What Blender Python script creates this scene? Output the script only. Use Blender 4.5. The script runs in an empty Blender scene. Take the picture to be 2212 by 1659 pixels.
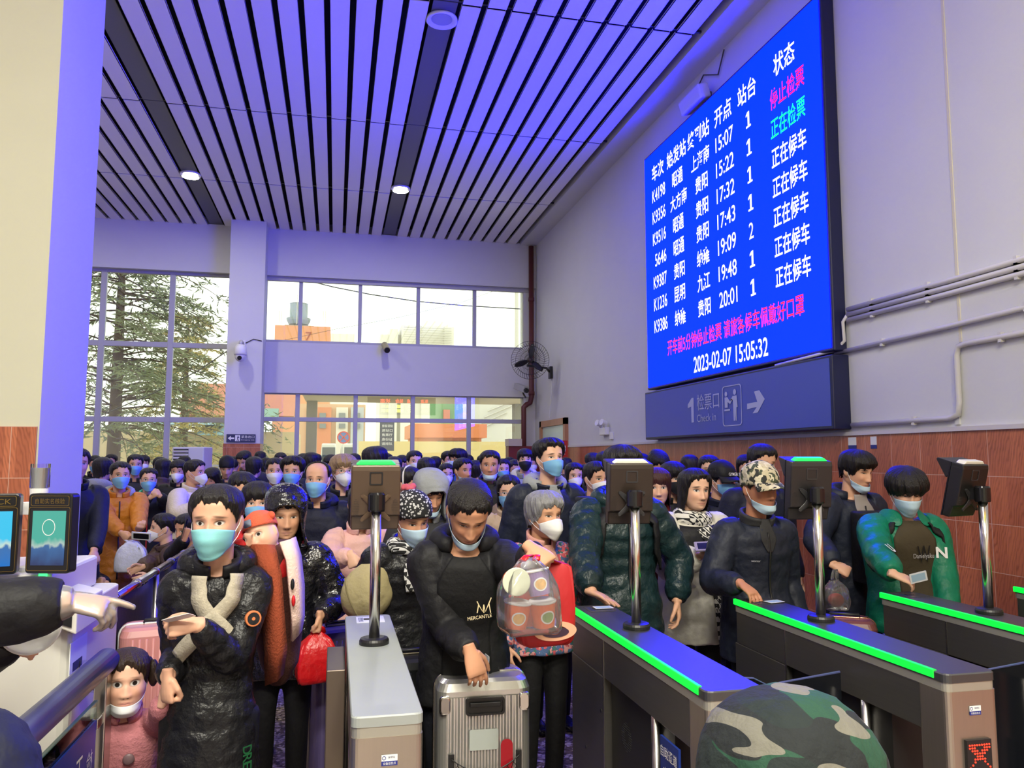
import bpy, bmesh, math, random
import numpy as np
from mathutils import Vector, Matrix, Euler
random.seed(7); RNG = np.random.default_rng(7)
SC = bpy.context.scene
COL = SC.collection
PI = math.pi
R = math.radians

# ------------------------------------------------------------------ camera, world, exposure
CAM_H = 1.68; F_PX = 1680.0; YAW = 0.222635; PITCH = 0.093477
cd = bpy.data.cameras.new('camera'); cam = bpy.data.objects.new('camera', cd); COL.objects.link(cam)
cd.sensor_width = 36.0; cd.sensor_fit = 'HORIZONTAL'; cd.lens = 36.0 * F_PX / 2212.0
cd.clip_start = 0.05; cd.clip_end = 600
cam.location = (0, 0, CAM_H); cam.rotation_euler = (PI / 2 + PITCH, 0, -YAW)
SC.camera = cam
SC.view_settings.view_transform = 'Standard'; SC.view_settings.look = 'None'
SC.view_settings.gamma = 1.0; SC.view_settings.use_curve_mapping = False
SC.view_settings.exposure = 0.15
SC.cycles.max_bounces = 7; SC.cycles.diffuse_bounces = 4; SC.cycles.glossy_bounces = 3; SC.cycles.transparent_max_bounces = 12; SC.cycles.caustics_reflective = False; SC.cycles.caustics_refractive = False
w = bpy.data.worlds.new('overcast_sky'); SC.world = w; w.use_nodes = True
wb = w.node_tree.nodes['Background']; wb.inputs[0].default_value = (1.0, 0.985, 0.84, 1); wb.inputs[1].default_value = 2.3

_f = np.array([math.sin(YAW) * math.cos(PITCH), math.cos(YAW) * math.cos(PITCH), math.sin(PITCH)])
_r = np.array([math.cos(YAW), -math.sin(YAW), 0.0]); _u = np.cross(_r, _f)
_c = np.array([0, 0, CAM_H])
def ray(u, v): return _f + _r * (u - 1106.0) / F_PX - _u * (v - 829.5) / F_PX
def at(u, v, Y): d = ray(u, v); return _c + d * (Y / d[1])          # point seen at a pixel at depth Y
def on_x(u, v, X): d = ray(u, v); return _c + d * (X / d[0])
def on_z(u, v, Z): d = ray(u, v); return _c + d * ((Z - CAM_H) / d[2])

# ------------------------------------------------------------------ materials
def lin(*c):                                                        # sRGB 0..255 to linear
    out = []
    for x in c:
        x = x / 255.0
        out.append(x / 12.92 if x <= 0.04045 else ((x + 0.055) / 1.055) ** 2.4)
    return tuple(out)
MATS = {}
def nt(name):
    m = bpy.data.materials.new(name); m.use_nodes = True; MATS[name] = m
    return m, m.node_tree.nodes, m.node_tree.links, m.node_tree.nodes['Principled BSDF']
def mat(name, col, rough=.55, metal=0., nz=0., ns=8., bump=0., bs=40., bd=.01, spec=.5, em=None, es=0., stretch=(1, 1, 1), coat=0., trans=0., alpha=1., sheen=0.):
    if name in MATS: return MATS[name]
    m, N, L, b = nt(name)
    b.inputs['Base Color'].default_value = (*col, 1); b.inputs['Roughness'].default_value = rough
    b.inputs['Metallic'].default_value = metal; b.inputs['Specular IOR Level'].default_value = spec
    if coat: b.inputs['Coat Weight'].default_value = coat; b.inputs['Coat Roughness'].default_value = .15
    if sheen: b.inputs['Sheen Weight'].default_value = sheen
    if trans: b.inputs['Transmission Weight'].default_value = trans
    if alpha < 1: b.inputs['Alpha'].default_value = alpha
    if em: b.inputs['Emission Color'].default_value = (*em, 1); b.inputs['Emission Strength'].default_value = es
    if nz or bump:
        tc = N.new('ShaderNodeTexCoord'); mp = N.new('ShaderNodeMapping'); mp.inputs['Scale'].default_value = stretch
        L.new(tc.outputs['Object'], mp.inputs['Vector'])
    if nz:
        t = N.new('ShaderNodeTexNoise'); t.inputs['Scale'].default_value = ns; t.inputs['Detail'].default_value = 5
        L.new(mp.outputs[0], t.inputs['Vector'])
        mx = N.new('ShaderNodeMix'); mx.data_type = 'RGBA'
        mx.inputs[6].default_value = (*[max(0, c * (1 - nz)) for c in col], 1); mx.inputs[7].default_value = (*[min(1, c * (1 + nz)) for c in col], 1)
        L.new(t.outputs['Fac'], mx.inputs[0]); L.new(mx.outputs[2], b.inputs['Base Color'])
    if bump:
        t2 = N.new('ShaderNodeTexNoise'); t2.inputs['Scale'].default_value = bs; t2.inputs['Detail'].default_value = 4
        L.new(mp.outputs[0], t2.inputs['Vector'])
        bp = N.new('ShaderNodeBump'); bp.inputs['Strength'].default_value = bump; bp.inputs['Distance'].default_value = bd
        L.new(t2.outputs['Fac'], bp.inputs['Height']); L.new(bp.outputs[0], b.inputs['Normal'])
    return m
def emis(name, col, s):
    if name in MATS: return MATS[name]
    m, N, L, b = nt(name)
    b.inputs['Base Color'].default_value = (.01, .01, .01, 1); b.inputs['Roughness'].default_value = .5
    b.inputs['Emission Color'].default_value = (*col, 1); b.inputs['Emission Strength'].default_value = s
    return m
def math_node(N, L, op, a, b=None, c=None):
    n = N.new('ShaderNodeMath'); n.operation = op
    for i, x in enumerate((a, b, c)):
        if x is None: continue
        if isinstance(x, (int, float)): n.inputs[i].default_value = x
        else: L.new(x, n.inputs[i])
    return n.outputs[0]
def mix_rgb(N, L, fac, a, b):
    n = N.new('ShaderNodeMix'); n.data_type = 'RGBA'
    for i, x in ((0, fac), (6, a), (7, b)):
        if isinstance(x, tuple): n.inputs[i].default_value = (*x, 1)
        elif isinstance(x, (int, float)): n.inputs[i].default_value = x
        else: L.new(x, n.inputs[i])
    return n.outputs[2]
def glass_mat(name, tint=(.93, .97, .95), refl=1.0, base=.04, rough=0.0):
    m, N, L, b = nt(name); N.remove(b)
    tr = N.new('ShaderNodeBsdfTransparent'); tr.inputs[0].default_value = (*tint, 1)
    gl = N.new('ShaderNodeBsdfGlossy'); gl.inputs['Roughness'].default_value = rough; gl.inputs[0].default_value = (refl, refl, refl, 1)
    fr = N.new('ShaderNodeFresnel'); fr.inputs[0].default_value = 1.5
    f2 = math_node(N, L, 'ADD', fr.outputs[0], base)
    mx = N.new('ShaderNodeMixShader'); L.new(f2, mx.inputs[0]); L.new(tr.outputs[0], mx.inputs[1]); L.new(gl.outputs[0], mx.inputs[2])
    L.new(mx.outputs[0], N['Material Output'].inputs[0])
    return m
def tile_mat(name):                                                 # wood-look ceramic wall tiles, 0.6 x 0.3 m
    m, N, L, b = nt(name)
    g = N.new('ShaderNodeNewGeometry'); sp = N.new('ShaderNodeSeparateXYZ'); L.new(g.outputs['Position'], sp.inputs[0])
    along = math_node(N, L, 'ADD', sp.outputs[0], sp.outputs[1])
    zz = math_node(N, L, 'ADD', sp.outputs[2], -0.03)
    cb = N.new('ShaderNodeCombineXYZ'); L.new(along, cb.inputs[0]); L.new(zz, cb.inputs[1])
    br = N.new('ShaderNodeTexBrick'); br.offset = 0.0; br.inputs['Scale'].default_value = 1; br.inputs['Brick Width'].default_value = .3
    br.inputs['Row Height'].default_value = .305; br.inputs['Mortar Size'].default_value = .0022; br.inputs['Mortar Smooth'].default_value = .1
    L.new(cb.outputs[0], br.inputs['Vector'])
    st = N.new('ShaderNodeTexBrick'); st.offset = .5; st.inputs['Brick Width'].default_value = .068; st.inputs['Row Height'].default_value = .305
    st.inputs['Scale'].default_value = 1; st.inputs['Mortar Size'].default_value = .0006; st.inputs['Bias'].default_value = 0
    st.inputs['Color1'].default_value = (*lin(196, 116, 82), 1); st.inputs['Color2'].default_value = (*lin(170, 96, 68), 1); st.inputs['Mortar'].default_value = (*lin(130, 72, 52), 1)
    L.new(cb.outputs[0], st.inputs['Vector'])
    mp = N.new('ShaderNodeMapping'); mp.inputs['Scale'].default_value = (9, 2.2, 1); L.new(cb.outputs[0], mp.inputs[0])
    wv = N.new('ShaderNodeTexWave'); wv.wave_type = 'BANDS'; wv.bands_direction = 'DIAGONAL'; wv.inputs['Scale'].default_value = 3.2
    wv.inputs['Distortion'].default_value = 9; wv.inputs['Detail'].default_value = 2; wv.inputs['Detail Scale'].default_value = .8
    L.new(mp.outputs[0], wv.inputs['Vector'])
    ns = N.new('ShaderNodeTexNoise'); ns.inputs['Scale'].default_value = 5; L.new(cb.outputs[0], ns.inputs['Vector'])
    gf = math_node(N, L, 'MULTIPLY', math_node(N, L, 'POWER', wv.outputs['Fac'], 2.0), math_node(N, L, 'MULTIPLY', ns.outputs['Fac'], .75))
    c = mix_rgb(N, L, gf, st.outputs['Color'], lin(104, 52, 36))
    c = mix_rgb(N, L, math_node(N, L, 'MULTIPLY', br.outputs['Fac'], .75), c, lin(214, 180, 160))
    L.new(c, b.inputs['Base Color']); b.inputs['Roughness'].default_value = .34
    bp = N.new('ShaderNodeBump'); bp.inputs['Strength'].default_value = .25; bp.inputs['Distance'].default_value = .004
    L.new(math_node(N, L, 'SUBTRACT', 1.0, br.outputs['Fac']), bp.inputs['Height']); L.new(bp.outputs[0], b.inputs['Normal'])
    return m
def terrazzo(name):
    m, N, L, b = nt(name)
    g = N.new('ShaderNodeNewGeometry')
    v = N.new('ShaderNodeTexVoronoi'); v.inputs['Scale'].default_value = 55; L.new(g.outputs['Position'], v.inputs['Vector'])
    r = N.new('ShaderNodeValToRGB'); e = r.color_ramp.elements
    e[0].position = 0; e[0].color = (*lin(72, 60, 60), 1); e[1].position = 1; e[1].color = (*lin(232, 216, 206), 1)
    for p, cc in ((.3, lin(112, 92, 90)), (.5, lin(172, 152, 146)), (.62, lin(84, 68, 68)), (.8, lin(206, 190, 182))):
        x = e.new(p); x.color = (*cc, 1)
    sp = N.new('ShaderNodeSeparateXYZ'); L.new(v.outputs['Color'], sp.inputs[0]); L.new(sp.outputs[0], r.inputs[0])
    L.new(r.outputs[0], b.inputs['Base Color']); b.inputs['Roughness'].default_value = .28
    return m
def wall_mat(name, col):
    return mat(name, col, .75, nz=.035, ns=2.5, bump=.12, bs=30, bd=.004)
# ------------------------------------------------------------------ mesh builder and tags
def tag(o, label=None, cat=None, group=None, kind=None):
    if label: o['label'] = label
    if cat: o['category'] = cat
    if group: o['group'] = group
    if kind: o['kind'] = kind
    return o
def empty(name, loc=(0, 0, 0), rz=0., label=None, cat=None, group=None, kind=None):
    o = bpy.data.objects.new(name, None); COL.objects.link(o); o.location = loc; o.rotation_euler = (0, 0, rz); o.empty_display_size = .1
    return tag(o, label, cat, group, kind)
def A(*p): return np.array(p, float)
def unit(v): v = np.asarray(v, float); return v / (np.linalg.norm(v) + 1e-12)
class MB:
    def __init__(s): s.v = []; s.f = []; s.mi = []; s.cur = 0
    def add(s, verts, faces):
        n = len(s.v); s.v.extend([tuple(map(float, p)) for p in verts]); s.f.extend([tuple(i + n for i in f) for f in faces]); s.mi.extend([s.cur] * len(faces)); return s
    def box(s, c, size, rz=0., rot=None):
        hx, hy, hz = [k / 2 for k in size]
        P = [Vector((x, y, z)) for x in (-hx, hx) for y in (-hy, hy) for z in (-hz, hz)]
        M = rot if rot is not None else Matrix.Rotation(rz, 3, 'Z')
        P = [M @ p + Vector(c) for p in P]
        return s.add(P, [(0, 1, 3, 2), (4, 6, 7, 5), (0, 4, 5, 1), (2, 3, 7, 6), (0, 2, 6, 4), (1, 5, 7, 3)])
    def span(s, a, b): return s.box([(a[i] + b[i]) / 2 for i in range(3)], [abs(b[i] - a[i]) for i in range(3)])
    def loft(s, rings, cap=True, close=True):
        n = len(rings[0]); F = []; V = []
        for r in rings: V.extend(r)
        for i in range(len(rings) - 1):
            for j in range(n if close else n - 1):
                k = (j + 1) % n; F.append((i * n + j, i * n + k, (i + 1) * n + k, (i + 1) * n + j))
        if cap and close: F.append(tuple(range(n))[::-1]); F.append(tuple((len(rings) - 1) * n + j for j in range(n)))
        return s.add(V, F)
    def tube(s, pts, rad, n=10, flat=1., ref=None, cap=True):
        pts = [np.asarray(p, float) for p in pts]; k = len(pts)
        rad = [rad] * k if np.isscalar(rad) else list(rad)
        t = [unit(pts[min(i + 1, k - 1)] - pts[max(i - 1, 0)]) for i in range(k)]
        a = unit(np.cross(t[0], ref if ref is not None else (A(0, 0, 1) if abs(t[0][2]) < .9 else A(0, 1, 0)))); rings = []
        for i in range(k):
            a = unit(a - t[i] * np.dot(a, t[i])); b = np.cross(t[i], a)
            rings.append([pts[i] + rad[i] * (math.cos(2 * PI * j / n) * a + flat * math.sin(2 * PI * j / n) * b) for j in range(n)])
        return s.loft(rings, cap)
    def cyl(s, p0, p1, r0, r1=None, n=20, cap=True): return s.tube([p0, p1], [r0, r0 if r1 is None else r1], n, cap=cap)
    def ell(s, c, r, rot=None, nu=16, nv=10):
        c = np.asarray(c, float); V = []; F = []; M = np.array(rot) if rot is not None else np.eye(3)
        for i in range(nv + 1):
            th = PI * i / nv
            for j in range(nu):
                ph = 2 * PI * j / nu
                V.append(c + M @ A(r[0] * math.sin(th) * math.cos(ph), r[1] * math.sin(th) * math.sin(ph), r[2] * math.cos(th)))
        for i in range(nv):
            for j in range(nu):
                k = (j + 1) % nu; F.append((i * nu + j, (i + 1) * nu + j, (i + 1) * nu + k, i * nu + k))
        return s.add(V, F)
    def lathe(s, prof, c=(0, 0, 0), n=24, cap=True):
        return s.loft([[(c[0] + r * math.cos(2 * PI * j / n), c[1] + r * math.sin(2 * PI * j / n), c[2] + z) for j in range(n)] for r, z in prof], cap)
    def prism(s, poly, o, ax, ay, az, d):                            # 2-D outline extruded by d along az
        o, ax, ay, az = [np.asarray(q, float) for q in (o, ax, ay, az)]
        return s.loft([[o + ax * x + ay * y for x, y in poly], [o + ax * x + ay * y + az * d for x, y in poly]])
    def grid(s, P):                                                  # P[i][j] points
        a, b = len(P), len(P[0])
        return s.add([p for r in P for p in r], [(i * b + j, i * b + j + 1, (i + 1) * b + j + 1, (i + 1) * b + j) for i in range(a - 1) for j in range(b - 1)])
    def build(s, name, m=None, parent=None, smooth=False, bev=0., seg=2, vox=0., smo=0, solid=0., mat_l=None, sub=0, label=None, cat=None, group=None, kind=None):
        me = bpy.data.meshes.new(name); me.from_pydata(s.v, [], s.f); me.update()
        bm = bmesh.new(); bm.from_mesh(me); bmesh.ops.remove_doubles(bm, verts=bm.verts, dist=1e-6); bmesh.ops.recalc_face_normals(bm, faces=bm.faces) if not solid else None; 
        if len(bm.faces) == len(s.mi):
            for f, i in zip(bm.faces, s.mi): f.material_index = i
        bm.to_mesh(me); bm.free()
        o = bpy.data.objects.new(name, me); COL.objects.link(o)
        for k in (m if isinstance(m, (list, tuple)) else [m]):
            if k: me.materials.append(k)
        if smooth: me.polygons.foreach_set('use_smooth', [True] * len(me.polygons))
        if solid: q = o.modifiers.new('thick', 'SOLIDIFY'); q.thickness = solid; q.offset = 0
        if vox:
            q = o.modifiers.new('skin', 'REMESH'); q.mode = 'VOXEL'; q.voxel_size = vox; q.use_smooth_shade = True
        if smo:
            q = o.modifiers.new('soft', 'SMOOTH'); q.factor = .5; q.iterations = smo
        if sub: q = o.modifiers.new('sub', 'SUBSURF'); q.levels = sub; q.render_levels = sub
        if bev:
            q = o.modifiers.new('bevel', 'BEVEL'); q.width = bev; q.segments = seg; q.limit_method = 'ANGLE'; q.angle_limit = R(40)
            q.harden_normals = False
        if parent: o.parent = parent
        return tag(o, label, cat, group, kind)
def rrect(w, h, r, n=4):
    P = []
    for cx, cy, a in ((w / 2 - r, h / 2 - r, 0), (-w / 2 + r, h / 2 - r, 90), (-w / 2 + r, -h / 2 + r, 180), (w / 2 - r, -h / 2 + r, 270)):
        for i in range(n + 1): t = R(a + 90 * i / n); P.append((cx + r * math.cos(t), cy + r * math.sin(t)))
    return P
def text(name, s, o, ax, ay, w, h, m, parent=None, bold=0., depth=.0008, label=None):   # lettering scaled into a w x h box; o = its lower left corner
    c = bpy.data.curves.new(name, 'FONT'); c.body = s; c.size = 1; c.offset = bold; c.fill_mode = 'FRONT'
    ob = bpy.data.objects.new(name, c); COL.objects.link(ob)
    bpy.context.view_layer.update()
    me = bpy.data.meshes.new_from_object(ob.evaluated_get(bpy.context.evaluated_depsgraph_get()))
    bpy.data.objects.remove(ob); bpy.data.curves.remove(c)
    n = len(me.vertices); P = np.empty(n * 3); me.vertices.foreach_get('co', P); P = P.reshape(-1, 3)
    lo, hi = P.min(0), P.max(0); q = (P - lo) / np.maximum(hi - lo, 1e-6)
    if w is None: w = h * (hi[0] - lo[0]) / (hi[1] - lo[1])
    ax, ay, o = unit(ax), unit(ay), np.asarray(o, float); nn = np.cross(ax, ay)
    W = o + q[:, :1] * w * ax + q[:, 1:2] * h * ay + nn * depth
    me.vertices.foreach_set('co', W.ravel()); me.update(); me.materials.append(m)
    t = bpy.data.objects.new(name, me); COL.objects.link(t)
    if parent: t.parent = parent
    if label: t['label'] = label
    return t
def copy_tree(o, parent=None):
    c = o.copy(); COL.objects.link(c)
    if parent: c.parent = parent
    for ch in list(o.children): copy_tree(ch, c)
    return c
# ------------------------------------------------------------------ common materials
STEEL = mat('brushed_steel', (.55, .53, .5), .28, 1., nz=.08, ns=4, stretch=(40, 40, 1))
CHROME = mat('polished_steel', (.68, .66, .62), .2, 1.)
BLACKP = mat('black_plastic', (.012, .012, .014), .4)
DARKP = mat('dark_grey_plastic', (.03, .03, .034), .38)
WHITEP = mat('white_plastic', (.78, .78, .76), .4)
WALL = wall_mat('white_wall_paint', lin(212, 213, 212))
WALLC = wall_mat('cream_wall_paint', lin(208, 208, 184))
TILE = tile_mat('wood_look_tile')
FLOOR = terrazzo('terrazzo')
ALU = mat('window_aluminium', lin(176, 176, 184), .45, .0)
GLASS = glass_mat('window_glass')
GREEN = emis('green_led', (0.0, 1.0, .055), 1.1)
BLUESIGN = mat('sign_blue', lin(24, 52, 140), .4)
WHITEPAINT = mat('sign_white', lin(235, 235, 235), .5)
LEDW = emis('led_white', (1, 1, 1), 1.7); LEDR = emis('led_red', (1, .008, .06), 1.5); LEDG = emis('led_green', (0.0, 1.0, .22), 1.2)
CE = 6.25; BY = 16.1; RX = 4.15; LX = -9.0; NY = -8.0

# ------------------------------------------------------------------ room shell
def st(b, name, m, parent=None, **k):
    o = b.build(name, m, parent, **k)
    if parent is None: o['kind'] = 'structure'
    return o
st(MB().span((LX, NY, -.1), (RX + .2, BY + .3, 0)), 'floor', FLOOR)
st(MB().span((-60, BY + .3, -.25), (90, 260, -.02)), 'ground', mat('plaza_paving', lin(190, 180, 165), .8, nz=.1, ns=3))
b = MB().span((RX, NY, 1.86), (RX + .2, BY, CE + .25)); st(b, 'wall_right', WALL)
st(MB().span((RX - .015, NY, 0), (RX + .2, BY, 1.86)), 'wainscot_right', TILE)['kind'] = 'structure'
st(MB().span((RX - .03, NY, 1.855), (RX, BY, 1.885)), 'trim_1', mat('tile_cap', lin(205, 200, 200), .5))
st(MB().span((LX - .2, NY, 0), (LX, BY, CE + .25)), 'wall_left', WALL)
st(MB().span((LX - .2, NY - .2, 0), (RX + .2, NY, CE + .25)), 'wall_rear', WALLC)
# ceiling: white slats over a dark plenum, two dark lamp channels
SLAT = mat('ceiling_slat', lin(238, 235, 230), .42, nz=.02, ns=1)
CHAN = mat('lamp_channel', lin(92, 92, 92), .5)
st(MB().span((LX, NY, CE + .2), (RX, BY, CE + .3)), 'ceiling_void', mat('plenum_black', (.006, .006, .012), .9))['kind'] = 'structure'
b = MB(); ch = MB(); JY = [-8, -4.6, -1.6, 1.45, 4.45, 7.44, 10.47, 13.33, 16.1]
lanes = []
x = 1.0
for k in range(10): lanes.append((x + .135 + .26 * k + .03, x + .135 + .26 * (k + 1) - .03))
for k in range(12): lanes.append((x - .135 - .26 * (k + 1) + .03, x - .135 - .26 * k - .03))
x2 = x - 3.39
for k in range(23): lanes.append((x2 - .135 - .26 * (k + 1) + .03, x2 - .135 - .26 * k - .03))
for a0, a1 in lanes:
    for y0, y1 in zip(JY, JY[1:]):
        b.span((a0, y0 + .022, CE), (a1, y1 - .022, CE + .012))
        b.span((a0, y0 + .022, CE), (a0 + .003, y1 - .022, CE + .03)); b.span((a1 - .003, y0 + .022, CE), (a1, y1 - .022, CE + .03))
st(b, 'ceiling', SLAT)
for xc in (x, x2):
    for y0, y1 in zip(JY, JY[1:]): ch.span((xc - .125, y0 + .01, CE + .025), (xc + .125, y1 - .01, CE + .04))
st(ch, 'ceiling_channel', CHAN)['kind'] = 'structure'
b = MB()
for yj in JY[1:-1]: b.span((LX, yj - .013, CE + .035), (RX, yj + .013, CE + .06))
for a0, a1 in lanes[::1]: pass
st(b, 'trim_2', BLACKP)
st(MB().span((3.80, NY, CE - .02), (RX, BY, CE + .12)), 'trim_3', WALL)
# downlights in the channels
LAMP = emis('downlight_glow', (1, .93, .80), 16.0)
OFFL = mat('downlight_dark', lin(150, 150, 160), .3)
def downlight(X, Y, lit, label):
    r = empty('ceiling_downlight', (X, Y, CE + .02), 0, label, 'ceiling light', 'downlights in the dark ceiling channels')
    MB().lathe([(.105, -.005), (.15, -.03), (.165, -.03), (.165, .0), (.105, .0)], n=32, cap=False).build('trim_ring', WHITEP, r, smooth=True)
    MB().lathe([(.11, -.012), (.11, -.004)], n=32).build('diffuser', LAMP if lit else OFFL, r)
    if lit: lamp_light(r, X, Y, CE - .035, .26, 46 if abs(Y - 2.2) > .1 else 15)
    return r
def lamp_light(r, X, Y, Z, size, watts):                             # the light a fixture gives, inside its own builder
    l = bpy.data.lights.new('lamp_light', 'AREA'); l.shape = 'DISK'; l.size = size; l.energy = watts; l.color = (1, .955, .80)
    o = bpy.data.objects.new('lamp_light', l); COL.objects.link(o); o.location = (X, Y, Z); o.visible_camera = True
    return o
for X, Y, lit, lab in ((1.0, 13.06, 1, 'lit round downlight in the right-hand dark ceiling channel'), (-2.39, 13.14, 1, 'lit round downlight in the left-hand dark ceiling channel'),
                       (1.0, 7.76, 0, 'unlit round downlight in the right dark channel, at the top of the picture')): downlight(X, Y, lit, lab)
# the lamps of the hall that hang outside the frame
for X, Y in ((-2.39, 7.8), (-5.8, 13.1), (-5.8, 7.8), (-2.39, 2.2), (-5.8, 2.2), (1.0, 1.4), (1.0, -3.2), (-2.39, -3.2)):
    rr = downlight(X, Y, 1, None); rr['kind'] = 'structure'; del rr['category']; del rr['group']
for X, Y in ((-1.1, -1.0), (-.1, -1.0), (.9, -1.0), (-1.1, -3.8), (-.1, -3.8), (.9, -3.8)):
    r = empty('ceiling_lamp', (X, Y, CE - .05), 0, kind='structure'); lamp_light(r, X, Y, CE - .07, .8, 140)
    MB().span((-.42, -.42, 0), (.42, .42, .06)).build('housing', WHITEP, r)
    MB().span((-.4, -.4, -.008), (.4, .4, 0)).build('diffuser', emis('lamp_panel_glow', (1, .92, .78), 9.0), r)
# back wall
b = MB(); b.span((LX, BY, 5.32), (RX, BY + .3, CE + .25)); b.span((-1.42, BY - .02, 2.95), (RX, BY + .3, 3.97))
st(b, 'wall_back', WALL)
st(MB().span((LX, BY - .12, 5.30), (RX, BY + .02, CE + .02)), 'beam_back', WALL)['kind'] = 'structure'
st(MB().span((-2.05, 15.5, 1.93), (-1.40, BY, CE)), 'pillar_back', WALL)['kind'] = 'structure'
st(MB().span((-2.06, 15.49, 0), (-1.39, BY, 1.93)), 'pillar_back_base', TILE)['kind'] = 'structure'
# near left pillar
st(MB().span((-3.2, 5.2, 1.87), (-1.74, 6.05, CE)), 'pillar_left', WALLC)['kind'] = 'structure'
st(MB().span((-3.2, 5.2, 0), (-1.74, 6.05, 1.87)), 'pillar_left_core', WALLC)['kind'] = 'structure'
st(MB().span((-3.21, 5.185, 0), (-1.75, 5.2, 1.862)), 'pillar_left_base', TILE)['kind'] = 'structure'
# windows
def window(name, xs, zs, y=BY + .1, w=.07, d=.1, wt=None):
    r = empty(name, (0, 0, 0), kind='structure')
    f = MB()
    for i, xx in enumerate(xs): f.span((xx - w / 2, y - d / 2, zs[0]), (xx + w / 2, y + d / 2, zs[-1]))
    for zz in zs: f.span((xs[0], y - d / 2 + .005, zz - w / 2), (xs[-1], y + d / 2 - .005, zz + w / 2))
    f.build('window_frame', ALU, r, bev=.006)
    for i in range(len(xs) - 1):
        for j in range(len(zs) - 1):
            MB().span((xs[i] + w / 2, y - .004, zs[j] + w / 2), (xs[i + 1] - w / 2, y + .004, zs[j + 1] - w / 2)).build('window_pane', GLASS, r)
    return r
window('window_1', [-8.95, -8.2, -6.95, -5.7, -4.43, -3.19, -2.0], [.05, 1.0, 2.4, 3.86, 5.3], w=.1)
window('window_2', [-1.44, -.75, .44, 1.64, 2.84, 4.0], [3.99, 5.3], w=.075)
window('window_3', [-1.44, -.76, .385, 1.55, 2.73, 3.93], [.05, 2.43, 2.97], w=.085)
st(MB().span((-2.0, BY - .02, 5.22), (4.1, BY + .06, 5.34)), 'trim_4', ALU)
st(MB().span((3.9, BY, 0), (RX, BY + .3, 5.4)), 'wall_back_corner', WALL)['kind'] = 'structure'
# ------------------------------------------------------------------ departure board and check-in sign on the right wall
BX = 4.02
SCREEN = emis('led_screen_blue', (0.0, .0022, 1.0), 22.0)
SCREEN.node_tree.nodes['Principled BSDF'].inputs['Specular IOR Level'].default_value = .08; SCREEN.node_tree.nodes['Principled BSDF'].inputs['Roughness'].default_value = .9
NAVY = mat('board_case', lin(22, 26, 66), .45)
bd = empty('departure_board', (RX, 7.63, 2.575), 0, 'huge blue lit LED departure board high on the right wall', 'display board')
def off(bl, root):                                                  # parent a list of parts that were built in world coordinates
    for o in bl:
        o.parent = root; o.matrix_parent_inverse = root.matrix_basis.inverted() if False else Matrix.Translation(root.location).inverted()
parts = [MB().span((BX + .004, 5.655, 2.56), (RX, 9.62, 5.715)).build('case', NAVY, bev=.012)]
parts.append(MB().span((BX - .002, 5.69, 2.59), (BX + .006, 9.585, 5.685)).build('screen', SCREEN))
TA, TU = (0, -1, 0), (0, 0, 1)
def btext(name, s, u0, u1, z, h, m, bold=.012, v=500):
    y0, y1 = on_x(u0, v, BX)[1], on_x(u1, v, BX)[1]
    if s in '12':
        yc = (y0 + y1) / 2
        if s == '2': parts.append(text(name, s, (BX - .004, yc + .045, z - h / 2), TA, TU, .085, h, m, bold=.0))
        else: parts.append(MB().loft([[(BX - .004 + d_, yc + q_, z + h * k_) for q_, k_ in ((.045, .22), (.045, .34), (.012, .5), (-.018, .5), (-.018, -.38), (-.045, -.38), (-.045, -.5), (.045, -.5), (.045, -.38), (.012, -.38), (.012, .32))] for d_ in (0, .002)]).build(name, m))
        return
    parts.append(text(name, s, (BX - .004, y0, z - h / 2), TA, TU, y0 - y1, h, m, bold=bold))
for s, u0, u1 in (('车次', 1411, 1437), ('始发站', 1444, 1486), ('终到站', 1490, 1538), ('开点', 1550, 1588), ('站台', 1602, 1643), ('状态', 1683, 1731)):
    btext('heading', s, u0, u1, 5.394, .215, LEDW)
rows = [('K4198', '昭通', '上海南', '15:07', '1', '停止检票'), ('K9356', '大方南', '贵阳', '15:22', '1', '正在检票'), ('K9516', '昭通', '贵阳', '17:32', '1', '正在候车'),
        ('5646', '昭通', '贵阳', '17:43', '1', '正在候车'), ('K9387', '贵阳', '纳雍', '19:09', '2', '正在候车'), ('K1236', '昆明', '九江', '19:48', '1', '正在候车'), ('K9386', '纳雍', '贵阳', '20:01', '1', '正在候车')]
for i, (a, b_, c, d, e, f) in enumerate(rows):
    z = 5.09 - .2885 * i
    btext('train_number', a, 1411 if len(a) > 4 else 1415, 1439, z, .165, LEDW, .004)
    btext('origin_station', b_, *((1455, 1478) if len(b_) == 2 else (1450, 1486)), z, .195, LEDW)
    btext('terminus_station', c, *((1505, 1532) if len(c) == 2 else (1497, 1537)), z, .195, LEDW)
    btext('departure_time', d, 1551, 1590, z, .17, LEDW, .004)
    btext('platform_number', e, 1620, 1628, z, .165, LEDW, .01)
    btext('status', f, 1673, 1750, z, .205, (LEDR, LEDG)[i] if i < 2 else LEDW)
btext('notice', '开车前5分钟停止检票 请旅客候车佩戴好口罩', 1440, 1736, 3.03, .2, LEDR, .012, 600)
btext('clock', '2023-02-07 15:05:32', 1493, 1652, 2.735, .185, LEDW, .008)
off(parts, bd)
sg = empty('check_in_sign', (RX, 7.63, 1.905), 0, 'unlit blue check-in sign with white arrow under the departure board', 'sign')
SIGNB = mat('check_in_blue', lin(58, 76, 172), .38)
SIGNW = mat('check_in_white', lin(176, 182, 214), .5)
SX = 3.985
parts = [MB().span((SX, 5.64, 1.905), (RX, 9.63, 2.525)).build('case', NAVY, bev=.01), MB().span((SX - .004, 5.67, 1.935), (SX + .004, 9.6, 2.50)).build('face', SIGNB)]
def sx(u, v): p = on_x(u, v, SX - .007); return p
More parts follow.
